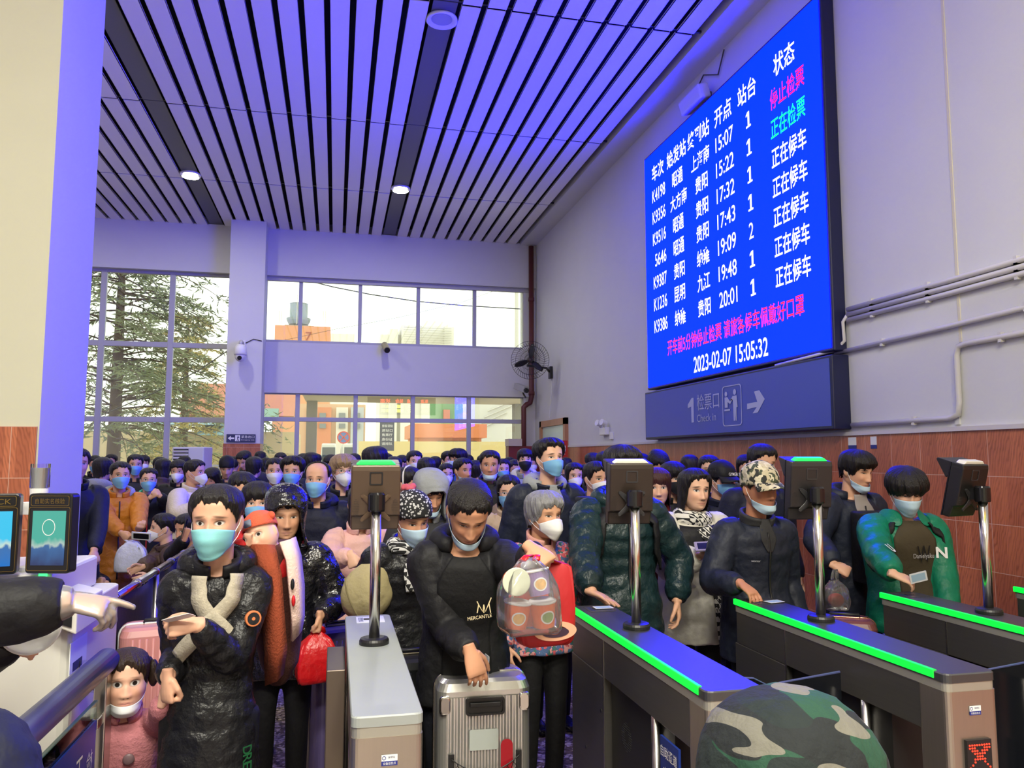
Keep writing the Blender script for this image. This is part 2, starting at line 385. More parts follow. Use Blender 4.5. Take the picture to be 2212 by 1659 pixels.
def stext(name, s, u0, u1, v0, v1, bold=0.0):                       # v0 = foot at the left end, v1 = top at the left end
    a = sx(u0, v0); c = sx(u1, v0); t = sx(u0, v1)
    parts.append(text(name, s, a, TA, TU, a[1] - c[1], t[2] - a[2], SIGNW, bold=bold))
poly_one = [(1486, 874), (1486, 882), (1493, 878), (1494, 913), (1499, 912), (1498, 859), (1494, 860)]; stext('characters', '检票口', 1506, 1554, 887, 853); stext('caption', 'Check in', 1506, 1547, 912, 896)
def poly(pts, name='number'):                                                # flat mark on the sign face given by photo pixels
    P = [sx(u, v) for u, v in pts]
    parts.append(MB().loft([[p + A(.001, 0, 0) for p in P], [p + A(-.001, 0, 0) for p in P]]).build(name, SIGNW))
poly(poly_one); poly([(1614, 872), (1636, 868), (1629, 846), (1640, 843), (1652, 862), (1637, 891), (1626, 893), (1635, 879), (1614, 884)], 'arrow')
fr = MB(); o1 = sx(1562, 914); o2 = sx(1601, 836)
cy, cz = (o1[1] + o2[1]) / 2, (o1[2] + o2[2]) / 2; ww, hh = abs(o1[1] - o2[1]), .42
ring = [[(SX - .008, cy + p, cz + q) for p, q in rrect(ww - k, hh - k, .04)] for k in (0, .018)]
fr.loft(ring, cap=False); parts.append(fr.build('pictogram_frame', SIGNW, solid=.002))
pg = MB()
def pp(y, z): return (SX - .008, cy + ww * (.5 - y), cz + hh * (z - .5))
def pdisc(y, z, r): pg.loft([[(SX - .0075 + d, pp(y, z)[1] + r * math.cos(k * PI / 8), pp(y, z)[2] + r * math.sin(k * PI / 8)) for k in range(16)] for d in (0, -.002)])
def ppoly(P): pg.loft([[A(*pp(*p)) + A(d, 0, 0) for p in P] for d in (.0, -.002)])
pdisc(.2, .80, .026); pdisc(.66, .82, .03)
ppoly([(.13, .72), (.27, .72), (.42, .60), (.5, .66), (.52, .62), (.42, .54), (.28, .60), (.28, .46), (.13, .46)])
ppoly([(.10, .42), (.40, .42), (.40, .38), (.10, .38)])
ppoly([(.56, .73), (.76, .73), (.80, .45), (.75, .45), (.74, .42), (.73, .12), (.68, .12), (.66, .42), (.64, .12), (.59, .12), (.58, .45), (.57, .62), (.48, .68), (.45, .64)])
parts.append(pg.build('pictogram', SIGNW)); off(parts, sg)

# ------------------------------------------------------------------ ticket gates
GTOP = mat('gate_dark_top', (.035, .036, .04), .36, spec=.9)
GTOPL = mat('gate_light_top', lin(150, 156, 154), .42, spec=.5, nz=.06, ns=6)
GSIDE = mat('gate_dark_steel', (.15, .145, .132), .38, .75, nz=.1, ns=3, stretch=(1, 1, 30))
GEND = mat('gate_brushed_end', (.46, .41, .35), .36, .9, nz=.06, ns=3, stretch=(30, 30, 1))
ACRYL = mat('flap_acrylic', (.006, .007, .01), .18)
LABW = mat('label_white', lin(225, 228, 230), .5); LABB = mat('label_blue', lin(36, 48, 130), .5); INK = mat('ink_dark', lin(40, 50, 90), .6)
REDDOT = emis('red_dot', (1, .03, .01), 3.5)
GL, GW = 1.34, .19
def sticker(parent, o, ax, ay, w=.042, h=.028):                     # small white and blue equipment label
    ax, ay, o = unit(ax), unit(ay), np.asarray(o, float); nn = np.cross(ax, ay)
    s = MB().loft([[o + ax * x * w + ay * y * h + nn * d for x, y in ((0, .42), (1, .42), (1, 1), (0, 1))] for d in (0, .001)]).build('label', LABW, parent)
    MB().loft([[o + ax * x * w + ay * y * h + nn * d for x, y in ((0, 0), (1, 0), (1, .42), (0, .42))] for d in (0, .001)]).build('blue_band', LABB, s)
    MB().loft([[o + ax * (w * .16 + r * math.cos(k * PI / 8)) + ay * (h * .71 + r * math.sin(k * PI / 8)) + nn * .0014 for k in range(16)] for r in (.0052, .0036)], cap=False).build('emblem', LABB, s)
    text('characters', '安顺站', o + ax * w * .42 + ay * h * .66 + nn * .001, ax, ay, w * .42, h * .2, INK, s)
    text('characters', '设备巡检点', o + ax * w * .1 + ay * h * .1 + nn * .001, ax, ay, w * .8, h * .24, LABW, s)
def gate(X, label, light=False, strip=True, y1=3.49):
    g = empty('ticket_gate', (X, 2.15, 0), 0, label, 'ticket gate', 'ticket gates in a row')
    L = y1 - 2.15
    W = GW
    topm = GTOPL if light else GTOP
    t = MB(); t.loft([[(W / 2 + x, L / 2 + y, z) for x, y in rrect(W - k, L - k, .022)] for z, k in ((.972, .0), (.996, 0), (1.0, .006))]); t.build('top_panel', topm, g)
    MB().loft([[(W / 2 + x, L / 2 + y, z) for x, y in rrect(W - .004, L - .004, .022)] for z in (.945, .972)]).build('rim', mat('gate_rim', lin(170, 168, 158), .4, .5) if True else None, g)
    if strip: MB().span((-.003, .05, .976), (.0125, L - .004, 1.003)).build('light_strip', GREEN, g, bev=.003)
    MB().span((.004, .10, .80), (W - .004, L - .02, .945)).build('side_beam', GSIDE, g, bev=.003)
    po = MB(); po.loft([[(W / 2 + x, .065 + y, z) for x, y in rrect(W - .002, .13, .018)] for z in (0, .945)]); po.build('end_post', GEND, g)
    q = MB().span((.003, L - .43, 0), (W - .003, L - .004, .80)).build('pedestal', GSIDE, g, bev=.004)
    MB().span((.002, L - .437, .0), (.006, L - .43, .945)).build('seam_strip', STEEL, g)
    for yy, zz in ((L - .40, .66), (L - .2, .45), (L - .39, .42), (L - .39, .2)):
        MB().cyl((.001, yy, zz), (.006, yy, zz), .008, n=12).build('sensor_hole', BLACKP, q)
    MB().span((.035, .30, 0), (W - .035, L - .44, .80)).build('inner_panel', mat('gate_inner_panel', (.03, .03, .028), .4, .4), g)
    sp = MB()                                                       # round loudspeaker perforation
    for i in range(-6, 7):
        for j in range(-6, 7):
            rr = math.hypot(i, j)
            if 2.6 < rr < 6.3: sp.cyl((.034, L - .60 + i * .0085, .62 + j * .0085), (.0355, L - .60 + i * .0085, .62 + j * .0085), .003, n=6)
    sp.build('speaker_perforation', BLACKP, g)
    for yy in (.42,): MB().cyl((.02, yy, .0), (.02, yy, .80), .016, n=14).build('flap_axle', STEEL, g, smooth=True)
    MB().span((-.01, .33, .30), (.012, .37, .55)).build('axle_bracket', DARKP, g, bev=.003)
    # card reader plate at the far end of the top
    pl = MB().span((.045, L - .16, 1.0), (W - .03, L - .04, 1.002)).build('card_reader', LABW if light else mat('reader_plate', lin(60, 62, 70), .3), g)
    MB().span((.075, L - .11, 1.002), (W - .075, L - .085, 1.004)).build('reader_window', BLACKP, pl)
    for k in range(4): MB().span((.055 + .005 * k, L - .14, 1.002), (.0575 + .005 * k, L - .06, 1.0026)).build('print_bar', INK, pl)
    sticker(g, (W * .42, -.0015, .872), (1, 0, 0), (0, 0, 1))
    return g
def flap(X, side, label, y=2.57):                                   # dark acrylic barrier wing
    r = empty('barrier_flap', (X, y, .3), 0, label, 'barrier', 'flap barriers of the gates')
    s = side
    P = [(0, 0), (.36, .02), (.36, .40), (.33, .52), (.27, .55), (0, .575)]
    b = MB(); b.prism([(s * x, z) for x, z in P], (0, .006, 0), (1, 0, 0), (0, 0, 1), (0, -1, 0), .012); b.build('wing', ACRYL, r)
    e = MB(); e.tube([(s * .36, 0, .40), (s * .33, 0, .52), (s * .27, 0, .55), (0, 0, .577)], .005, 6); e.build('edge', mat('acrylic_edge', lin(70, 76, 120), .25), r)
    return r
g1 = gate(.055, 'ticket gate with light grey top, nearest the mother and baby', True, False)
g2 = gate(1.065, 'dark ticket gate with blue self-service sign on its side, right of the silver suitcase')
g3 = gate(1.88, 'dark ticket gate with red lit display on its steel end')
g4 = gate(2.685, 'dark ticket gate in front of the young man in green jacket')
g5 = gate(3.49, 'dark ticket gate cut off by the right edge, beside the tiled wall')
MB().span((-.07, .75, 0), (-.003, 1.1, .93)).build('wing_housing', mat('bronze_steel', (.2, .16, .13), .4, .8), g1, bev=.004)
MB().span((-.06, .58, .0), (-.003, .75, .58)).build('rail_post', mat('post_grey', lin(150, 140, 128), .4, .7), g1, bev=.004)
rd = MB().span((.055, -.012, .71), (.145, .0, .80)).build('display', BLACKP, g3)
dots = MB()
for i in range(9):
    for j in range(9):
        if abs(i - 4) == abs(j - 4) or (abs(abs(i - 4) - abs(j - 4)) == 1 and j > 2) or j == 8 - 0: dots.cyl((.064 + i * .009, -.0135, .717 + j * .0085), (.064 + i * .009, -.0118, .717 + j * .0085), .0028, n=8)
dots.build('red_dots', REDDOT, rd)
sp = empty('self_service_sign', (1.06, 2.3, .35), 0, 'blue vertical self-service lane sign on the gate side, white characters', 'sign')
q = [MB().span((1.056, 2.33, .30), (1.064, 2.47, .775)).build('panel', mat('lane_sign_blue', lin(30, 52, 128), .4))]
tax = (0, -1, 0)
q.append(text('heading', '自助通道', (1.055, 2.463, .715), tax, TU, .125, .036, WHITEPAINT, bold=.01))
for i, s in enumerate('支持'): q.append(text('characters', s, (1.055, 2.445 - .055 * i, .655), tax, TU, .034, .034, WHITEPAINT, bold=.005))
YEL = mat('sign_yellow', lin(225, 200, 60), .5)
for c_, (yy, col, s) in enumerate(((2.458, WHITEPAINT, '外国人永久'), (2.425, WHITEPAINT, '港澳台居民'), (2.392, WHITEPAINT, '居民身份证'), (2.358, YEL, '电子客票'))):
    for i, ch_ in enumerate(s): q.append(text('characters', ch_, (1.055, yy, .60 - .042 * i), tax, TU, .026, .03, col))
off(q, sp)
f3 = flap(1.862, -1, 'black acrylic flap reaching left from the gate with the red display', 2.66)
f4 = flap(2.667, -1, 'black acrylic flap beside the steel end with the red display', 2.62)
f3b = flap(1.28, 1, 'black acrylic flap reaching right from the gate with blue sign', 2.74)

# ------------------------------------------------------------------ face-check terminals on poles
BROWN = mat('terminal_back', (.095, .062, .042), .34, .35, spec=.7)
BROWN2 = mat('terminal_bracket', (.13, .085, .056), .35, .4)
def terminal(X, Y, gz, u, v0, v1, label, lit, yaw=0, pitch=8, wpx=100, body=None):
    t = empty('face_check_terminal', (X, Y, 1.001), R(yaw), label, 'face scanner', 'face scanners on the gates')
    z0, z1 = at(u, v1, Y)[2] - 1, at(u, v0, Y)[2] - 1
    m = body or BROWN
    cz = z0 + .30 * (z1 - z0)
    MB().lathe([(.0, 0), (.054, 0), (.054, .012), (.05, .02), (.036, .024), (.0, .024)], n=32).build('base_plate', BLACKP, t)
    MB().cyl((0, 0, .0), (0, 0, cz + .04), .0195, n=28).build('pole', CHROME, t, smooth=True)
    MB().lathe([(.0, cz - .0), (.030, cz), (.0325, cz + .006), (.0325, cz + .062), (.027, cz + .07), (0, cz + .07)], n=28).build('clamp', mat('gloss_black', (.01, .01, .012), .15), t)
    MB().span((-.02, 0, cz + .01), (.02, .06, cz + .06)).build('arm', BLACKP, t)
    M = Matrix.Rotation(R(-pitch), 4, 'X')
    H = z1 - z0; zc = (z0 + z1) / 2
    hd = empty('head', (0, .075, zc)); hd.parent = t; hd.rotation_euler = (R(pitch), 0, 0)
    hw = .092
    b = MB(); b.loft([[(x, y, z) for x, y in ((-hw * k, y0), (hw * k, y0), (hw, .03), (-hw, .03))] for z, y0, k in ((-H / 2, -.002, .97), (-H / 2 + .055, -.012, 1), (-H / 2 + .06, -.030, 1), (H / 2 - .02, -.030, 1), (H / 2, -.026, .98))])
    b.build('back_cover', m, hd, bev=.005)
    MB().span((-hw, .03, -H / 2), (hw, .036, H / 2)).build('front_glass', ACRYL, hd)
    b = MB(); b.loft([[(x, y, z) for y, z in ((.03, H / 2 - .06), (.03, H / 2), (.10, H / 2 + .004), (.105, H / 2 - .004), (.045, H / 2 - .075))] for x in (-hw, hw)]); b.build('screen_hood', m, hd, bev=.003)
    sq = MB(); sq.loft([[(x, y, .075 + z) for x, z in rrect(.05 - k, .05 - k, .004)] for y, k in ((-.030, 0), (-.0325, .001), (-.0325, .010), (-.0305, .011))], cap=False); sq.build('service_hatch', BLACKP if m is BROWN else DARKP, hd)
    br = MB()
    for sxn in (-1, 1):
        for sz in (-1, 1): br.tube([(0, -.033, -.035), (sxn * .022, -.034, -.035 + sz * .022), (sxn * .05, -.034, -.035 + sz * .045)], [.02, .012, .008], 10, flat=.25, ref=(0, 1, 0))
    for sxn in (-1, 1):
        for sz in (-1, 1): br.cyl((sxn * .05, -.038, -.035 + sz * .045), (sxn * .05, -.030, -.035 + sz * .045), .006, n=10)
    br.build('bracket', BROWN2 if m is BROWN else DARKP, hd)
    for sxn in (-1, 1):
        pf = MB()
        for i in range(6):
            for j in range(11):
                if (i - 2.5) ** 2 / 8 + (j - 5) ** 2 / 30 < 1: pf.cyl((sxn * .073 + (i - 2.5) * .0045, -.0312, -.035 + (j - 5) * .0062), (sxn * .073 + (i - 2.5) * .0045, -.0298, -.035 + (j - 5) * .0062), .0014, n=5)
        pf.build('speaker_holes', BLACKP, hd)
    c = MB(); c.loft([[(x, y, z) for x, y in ((-a, -.018), (a, -.018), (a, .022), (-a, .022))] for z, a in ((H / 2, .075), (H / 2 + .014, .058))])
    c.build('lamp_cap', emis('cap_green', (.02, 1.0, .16), 1.0) if lit else mat('cap_white', lin(228, 226, 214), .4), hd, bev=.003)
    return t
DKB = mat('terminal_dark_back', (.022, .020, .022), .36, .2, spec=.6)
terminal(.153, 2.96, 1, 807, 1003, 1150, 'brown face scanner with green cap on the light grey gate', True)
terminal(1.186, 2.99, 1, 1358, 1000, 1138, 'face scanner with white cap hiding the man in green puffer coat', False, -6, 8, body=mat('terminal_dark_brown', (.032, .022, .018), .34, .3, spec=.6))
terminal(1.994, 2.96, 1, 1745, 995, 1128, 'black face scanner with green cap, between camouflage cap and tall man', True, -8, 8, body=DKB)
terminal(2.80, 2.93, 1, 2085, 1000, 1122, 'black face scanner with white cap turned towards the tiled wall', False, 14, 14, body=mat('terminal_black_back', (.012, .012, .012), .36))
# ------------------------------------------------------------------ people
SKIN_EYES = {}
def skin_mat(name, col, open_=1.0, lips=(.42, .16, .13), brow=(.02, .015, .012), browk=.85, gaze=0., child=False, glovelike=False):
    if name in MATS: return MATS[name]
    m, N, L, b = nt(name)
    tc = N.new('ShaderNodeTexCoord'); sp = N.new('ShaderNodeSeparateXYZ'); L.new(tc.outputs['Object'], sp.inputs[0])
    X, Y, Z = sp.outputs
    E = lambda op, a, c=None, d=None: math_node(N, L, op, a, c, d)
    aX = E('ABSOLUTE', X); front = E('LESS_THAN', Y, -.035)
    def ell(x, cx, cz, rx, rz, soft=.25, tilt=0.):
        dx = E('SUBTRACT', x, cx); dz = E('SUBTRACT', Z, cz)
        if tilt: dz = E('ADD', dz, E('MULTIPLY', dx, tilt))
        d = E('SQRT', E('ADD', E('POWER', E('ABSOLUTE', E('DIVIDE', dx, rx)), 2.0), E('POWER', E('ABSOLUTE', E('DIVIDE', dz, rz)), 2.0)))
        mr = N.new('ShaderNodeMapRange'); mr.inputs[1].default_value = 1 - soft; mr.inputs[2].default_value = 1 + soft; mr.inputs[3].default_value = 1; mr.inputs[4].default_value = 0
        L.new(d, mr.inputs[0]); return E('MULTIPLY', mr.outputs[0], front)
    nz = N.new('ShaderNodeTexNoise'); nz.inputs['Scale'].default_value = 22; nz.inputs['Detail'].default_value = 4; L.new(tc.outputs['Object'], nz.inputs['Vector'])
    c = mix_rgb(N, L, nz.outputs['Fac'], tuple(k * .86 for k in col), tuple(min(1, k * 1.12) for k in col))
    c = mix_rgb(N, L, E('MULTIPLY', ell(aX, .042, -.036, .026, .022, .8), .28), c, (col[0] * 1.0, col[1] * .66, col[2] * .62))
    c = mix_rgb(N, L, E('MULTIPLY', ell(X, 0, -.0735, .0235, .0075, .35), .75), c, lips)
    c = mix_rgb(N, L, E('MULTIPLY', ell(X, 0, -.0735, .0215, .0009, .7), .8), c, (.06, .02, .02))
    c = mix_rgb(N, L, E('MULTIPLY', ell(aX, .0075, -.0525, .0038, .0022, .4), .85), c, (.05, .02, .015))
    c = mix_rgb(N, L, E('MULTIPLY', ell(aX, .0335, .0215, .0175, .0038, .45, .16), browk), c, brow)
    eo = .0062 * open_ * (1.2 if child else 1); ew = 1.18 if child else 1.0
    c = mix_rgb(N, L, E('MULTIPLY', ell(aX, .0315, .0018, .0160 * ew, eo + .0026, .25, -.10), .85), c, (.035, .02, .015))
    sc = ell(aX, .0315, -.0004, .0138 * ew, eo, .2, -.08)
    iris = E('MULTIPLY', ell(E('SUBTRACT', aX, E('MULTIPLY', E('SIGN', X), gaze)), .0315, 0, .0062 * (1.45 if child else 1), .0062 * (1.45 if child else 1), .15), sc)
    c = mix_rgb(N, L, sc, c, (.62, .58, .54)); c = mix_rgb(N, L, iris, c, (.012, .007, .005))
    L.new(c, b.inputs['Base Color']); b.inputs['Roughness'].default_value = .48; b.inputs['Specular IOR Level'].default_value = .35
    b.inputs['Subsurface Weight'].default_value = 0.0
    return m
SK = {}
for k, c in (('light', lin(224, 178, 150)), ('mid', lin(216, 166, 136)), ('tan', lin(204, 150, 118)), ('dark', lin(188, 130, 100))):
    SK[k] = skin_mat('skin_' + k, c); SK[k + '_down'] = skin_mat('skin_%s_eyes_lowered' % k, c, .28); SK[k + '_narrow'] = skin_mat('skin_%s_narrow_eyes' % k, c, .62)
SK['old'] = skin_mat('skin_old', lin(206, 156, 124), .6, lips=(.36, .16, .13), browk=.4)
SK['child'] = skin_mat('skin_child', lin(228, 180, 154), 1.35, lips=(.55, .22, .2), browk=.3, child=True)
SK['boyish'] = skin_mat('skin_young', lin(216, 166, 138), 1.05, browk=.7)

HZ = A(-.119, -.112, -.098, -.085, -.070, -.045, -.02, 0, .03, .06, .085, .103, .113, .117)
HF = A(-.040, -.074, -.087, -.090, -.090, -.0905, -.0895, -.088, -.0905, -.086, -.071, -.047, -.024, -.004)
HB = A(.010, .020, .035, .050, .066, .083, .092, .096, .100, .098, .086, .061, .034, .008)
HW = A(.018, .034, .045, .053, .060, .066, .0705, .0725, .0755, .076, .069, .050, .028, .006)
def head_pt(az, z, face=True, grow=0.):                             # az 0 = front, + towards +x; head-local metres
    f, bk, w_ = np.interp(z, HZ, HF), np.interp(z, HZ, HB), np.interp(z, HZ, HW)
    s, c = math.sin(az), math.cos(az)
    e = 2 / 2.35
    x = (w_ + grow) * math.copysign(abs(s) ** e, s)
    y = (-(abs(f) + grow) * abs(c) ** e * (1 if f < 0 else 1)) if c > 0 else (bk + grow) * abs(c) ** e
    if face and y < -.02:
        g = lambda cx, cz, sx, sz: math.exp(-((abs(x) - cx) / sx) ** 2 - ((z - cz) / sz) ** 2)
        g0 = lambda cz, sx, sz: math.exp(-(x / sx) ** 2 - ((z - cz) / sz) ** 2)
        d = 0.
        t = (0.012 - z) / .056                                      # nose ridge
        if -.25 < t < 1.35:
            h = .007 + .019 * max(0, min(1, t)) if t < 1 else .026 * max(0, 1 - (t - 1) / .26) ** .7
            if t < 0: h = .007 * (1 + t / .25)
            if CHILD[0]: h *= .55
            if CHILD[0] and t < .3: h *= .5
            d += h * math.exp(-(x / (.0085 + .007 * max(0, min(1.1, t)))) ** 2)
        d += .007 * g(.0125, -.044, .007, .007)
        d -= .013 * g(.031, .0, .016, .0105); d += .0085 * g(.0315, -.001, .0115, .0062)
        d += .0045 * g(.03, .021, .02, .008) + .002 * g0(.02, .02, .012)
        d += .006 * g(.043, -.033, .018, .016)
        d += .006 * g0(-.067, .021, .0045) + .007 * g0(-.0795, .017, .005) - .004 * g0(-.0732, .022, .0024) - .003 * g0(-.089, .02, .005)
        d += .007 * g0(-.104, .02, .012)
        d -= .004 * g(.036, -.07, .012, .02)
        y -= d
    if CHILD[0] and z < .03: k_ = math.exp(-((z + .045) / .04) ** 2); x *= 1 + .13 * k_; y *= 1 + .03 * k_
    return A(x, y, z)
CHILD = [False]
def head_rings(nu=56, nv=50):
    zs = -.119 + .236 * (1 - np.cos(np.linspace(0, PI, nv))) / 2
    azs = [2 * PI * (j / nu) for j in range(nu)]
    warp = lambda a: a - .45 * math.sin(a) if True else a           # denser at the front
    return [[head_pt(warp(a), z) for a in azs] for z in zs]
def rotm(yaw=0, pitch=0, roll=0):                                   # head attitude; pitch > 0 looks down
    return np.array(Matrix.Rotation(R(yaw), 3, 'Z') @ Matrix.Rotation(R(pitch), 3, 'X') @ Matrix.Rotation(R(roll), 3, 'Y'))

def ik(S, W, l1, l2, pole):
    d = W - S; L = np.linalg.norm(d); L2 = min(L, (l1 + l2) * .995); u_ = d / (L + 1e-9)
    if L > L2: W = S + u_ * L2
    a = (l1 * l1 - l2 * l2 + L2 * L2) / (2 * L2); h = math.sqrt(max(0, l1 * l1 - a * a))
    p = pole - u_ * np.dot(pole, u_); p = unit(p)
    return S + u_ * a + p * h, W
def chain(P, n=5):                                                  # smoothed polyline with rounded joints
    out = []
    for i in range(len(P) - 1):
        for k in range(n): out.append(P[i] + (P[i + 1] - P[i]) * k / n)
    out.append(P[-1]); Q = [np.array(p) for p in out]
    for _ in range(3): Q = [Q[0]] + [(Q[i - 1] + 2 * Q[i] + Q[i + 1]) / 4 for i in range(1, len(Q) - 1)] + [Q[-1]]
    return Q
POSES = {'relax': ((22, 30, 18), (28, 34, 20), (32, 38, 22), (36, 40, 24), (25, 20), 42), 'fist': ((78, 88, 55), (82, 92, 55), (84, 94, 55), (86, 94, 55), (48, 45), 30),
         'flat': ((6, 6, 4), (5, 6, 4), (6, 7, 5), (8, 8, 6), (8, 8), 48), 'pinch': ((48, 42, 22), (56, 50, 28), (62, 60, 34), (66, 66, 36), (30, 26), 34),
         'point': ((4, 6, 4), (38, 40, 22), (48, 48, 28), (54, 54, 30), (25, 22), 40), 'reach': ((20, 24, 14), (26, 26, 16), (30, 30, 18), (30, 32, 20), (20, 14), 40)}
def hand(mb, W, d, nrm, side, pose='relax', k=1.0, r=1.0):           # d = wrist to fingers, nrm = back of the hand, side = +1 person's left
    d = unit(d); nrm = unit(nrm - d * np.dot(nrm, d)); x = np.cross(d, nrm) * side                # x towards the thumb
    x = np.cross(nrm, d) * (-side) if False else x
    P = lambda a, b, c: W + (x * a + d * b + nrm * c) * k
    prof = [(-.03, .024, .019, 0), (0, .027, .018, 0), (.03, .036, .0175, .001), (.06, .041, .016, .002), (.082, .042, .0135, .001), (.094, .038, .009, -.001)]
    mb.loft([[P(w_ * math.cos(t), y, c + h * math.sin(t)) for t in [2 * PI * j / 14 for j in range(14)]] for y, w_, h, c in prof])
    ps = POSES[pose]
    for i, (fx, L, rr) in enumerate(((.031, .072, .0084), (.0105, .080, .0087), (-.0105, .074, .0083), (-.031, .058, .0074))):
        a = 0.; y, z = .080, 0.; q = [P(fx * .9, .062, 0), P(fx, y, z)]; seg = (.46, .30, .24)
        fan = fx * (1.1 if pose in ('flat', 'reach', 'relax') else .3)
        for s in range(3):
            a += R(ps[i][s]); y += L * seg[s] * math.cos(a); z -= L * seg[s] * math.sin(a)
            q.append(P(fx + fan * (y - .08) * 2.2, y, z))
        mb.tube(q, [rr * 1.1 * r * k, rr * 1.08 * r * k, rr * r * k, rr * .92 * r * k, rr * .74 * r * k], 10)
        mb.ell(q[-1], [rr * .78 * r * k] * 3, nu=8, nv=6)
    sp = R(ps[5]); b1, b2 = [R(v) for v in ps[4]]
    t0 = A(.024, .012, -.004); dr = A(math.sin(sp), math.cos(sp), -.35); dr = dr / np.linalg.norm(dr)
    t1 = t0 + dr * .042; dr2 = unit(A(math.sin(sp - b1), math.cos(sp - b1), -.55)); t2 = t1 + dr2 * .032; dr3 = unit(A(math.sin(sp - b1 - b2), math.cos(sp - b1 - b2), -.5)); t3 = t2 + dr3 * .024
    mb.tube([P(*t0), P(*t1), P(*t2), P(*t3)], [.0155 * r * k, .0118 * r * k, .0102 * r * k, .0075 * r * k], 10); mb.ell(P(*t3), [.0082 * r * k] * 3, nu=8, nv=6)
    return P

# torso section: distance from pelvis to neck base (0..1), half width, half depth
TS = A(-1.9, -.9, -.35, -.15, 0, .25, .5, .72, .86, .94, 1.0, 1.06)
TW = A(.21, .200, .185, .180, .175, .155, .168, .186, .178, .120, .078, .068)
TD = A(.17, .160, .140, .135, .130, .115, .124, .128, .108, .092, .078, .072)
class Torso:
    def __init__(s, Pel, Nk, k, wide, lean_curve): s.P, s.N, s.k, s.wide = Pel, Nk, k, wide; s.L = np.linalg.norm(Nk - Pel); s.curve = lean_curve
    def c(s, t):
        if t < 0: return s.P + A(0, 0, t * s.L)
        return s.P + (s.N - s.P) * t + A(0, .035 * s.k + s.curve, 0) * math.sin(PI * min(1, t)) * (1 if True else 0)
    def wd(s, t, th=0.): return np.interp(t, TS, TW) * s.k * s.wide + th, np.interp(t, TS, TD) * s.k * (.5 + .5 * s.wide) + th
    def ax(s, t):
        d = unit(s.c(t + .02) - s.c(t - .02)); f = A(0, -1, 0); f = unit(f - d * np.dot(f, d)); return f, d
    def surf(s, t, ang, th=0.):                                      # ang 0 = front, + = person's left (+x)
        w_, dp = s.wd(t, th); f, d = s.ax(t); e = .86
        sn, cn = math.sin(ang), math.cos(ang)
        return s.c(t) + A(1, 0, 0) * w_ * math.copysign(abs(sn) ** e, sn) + f * dp * math.copysign(abs(cn) ** e, cn)
    def ring(s, t, th=0., n=28, m=1.): return [s.surf(t, 2 * PI * j / n, th) * 1.0 if m == 1. else s.c(t) + (s.surf(t, 2 * PI * j / n, th) - s.c(t)) * m for j in range(n)]

HAIR = {}                                                            # azimuth (deg) -> lowest hair height
HAIR['short'] = ((0, .062), (28, .060), (48, .046), (62, .02), (78, -.012), (95, -.008), (112, -.02), (140, -.055), (180, -.07))
HAIR['crew'] = ((0, .070), (30, .066), (50, .05), (66, .02), (80, -.002), (97, .012), (115, -.005), (140, -.04), (180, -.05))
HAIR['fringe'] = ((0, .032), (30, .028), (50, .02), (64, -.005), (80, -.03), (100, -.02), (120, -.04), (145, -.065), (180, -.075))
HAIR['bowl'] = ((0, .012), (30, .008), (50, -.002), (66, -.012), (85, -.02), (105, -.035), (130, -.06), (180, -.075))
HAIR['bob'] = ((0, .040), (22, .036), (40, .02), (54, -.03), (66, -.085), (85, -.105), (110, -.11), (140, -.11), (180, -.11))
HAIR['bangs'] = ((0, .022), (25, .018), (44, .008), (58, -.03), (70, -.11), (85, -.15), (110, -.16), (140, -.16), (180, -.16))
HAIR['long'] = ((0, .068), (20, .064), (40, .05), (58, .02), (72, -.08), (90, -.15), (110, -.19), (140, -.2), (180, -.2))
HAIR['tied'] = ((0, .070), (28, .064), (48, .045), (62, .02), (78, .0), (95, .005), (112, -.012), (140, -.05), (180, -.06))
HAIR['girl'] = ((0, .066), (14, .056), (30, .046), (48, .022), (62, -.004), (80, -.03), (100, -.02), (130, -.05), (180, -.065))
HAIR['bald'] = ((0, .3), (70, .3), (74, .03), (88, .02), (100, .02), (120, .01), (145, -.04), (180, -.05))
HAIR['grey'] = ((0, .050), (25, .044), (45, .034), (60, .0), (75, -.030), (95, -.045), (120, -.06), (145, -.075), (180, -.085))
def hair_mb(style, thick=.011, seed=0, nu=132, nv=30, vol=0., rag=.010):
    tab = HAIR[style]; az_t = [R(a) for a, _ in tab]; z_t = [z for _, z in tab]
    rn = np.random.default_rng(seed); ph = rn.uniform(0, 6.28, 6)
    P = []; zc = .1165
    for i in range(nv + 1):
        row = []
        for j in range(nu + 1):
            az = -PI + 2 * PI * j / nu
            zl = np.interp(abs(az), az_t, z_t)
            zl += rag * (math.sin(az * 9 + ph[0]) + .7 * math.sin(az * 17 + ph[1]) + .5 * math.sin(az * 29 + ph[2]) + .45 * math.sin(az * 47 + ph[5])) * .5
            zl = min(zl, zc - .002)
            t = i / nv; z = zc - (zc - zl) * (1 - math.cos(t * PI / 2)) ** 1.0 if i else zc
            z = zc + (zl - zc) * (1 - math.cos(t * PI / 2))
            zz = max(z, -.02)
            q = head_pt(az, zz, False)
            if z < -.02: q[2] = z
            lift = thick * min(1, (1 - t) * 5 + .12) * (1 + .25 * math.sin(az * 7 + ph[3]) * t + .18 * math.sin(az * 15 + z * 60 + ph[4]) * t + .16 * math.sin(az * 37 + z * 45 + ph[5]) * t) + vol * max(0, math.sin(PI * min(1, t * .9)))
            if zl < -.07 and t > .8: lift = max(lift, thick * .55)
            n = unit(A(q[0] / .075 ** 2, q[1] / .095 ** 2, max(0, (q[2] + .0)) / .117 ** 2 * .9))
            if i == 0: q = A(0, 0, zc); n = A(0, 0, 1)
            row.append(q + n * lift)
        P.append(row)
    m = MB(); m.grid(P); return m
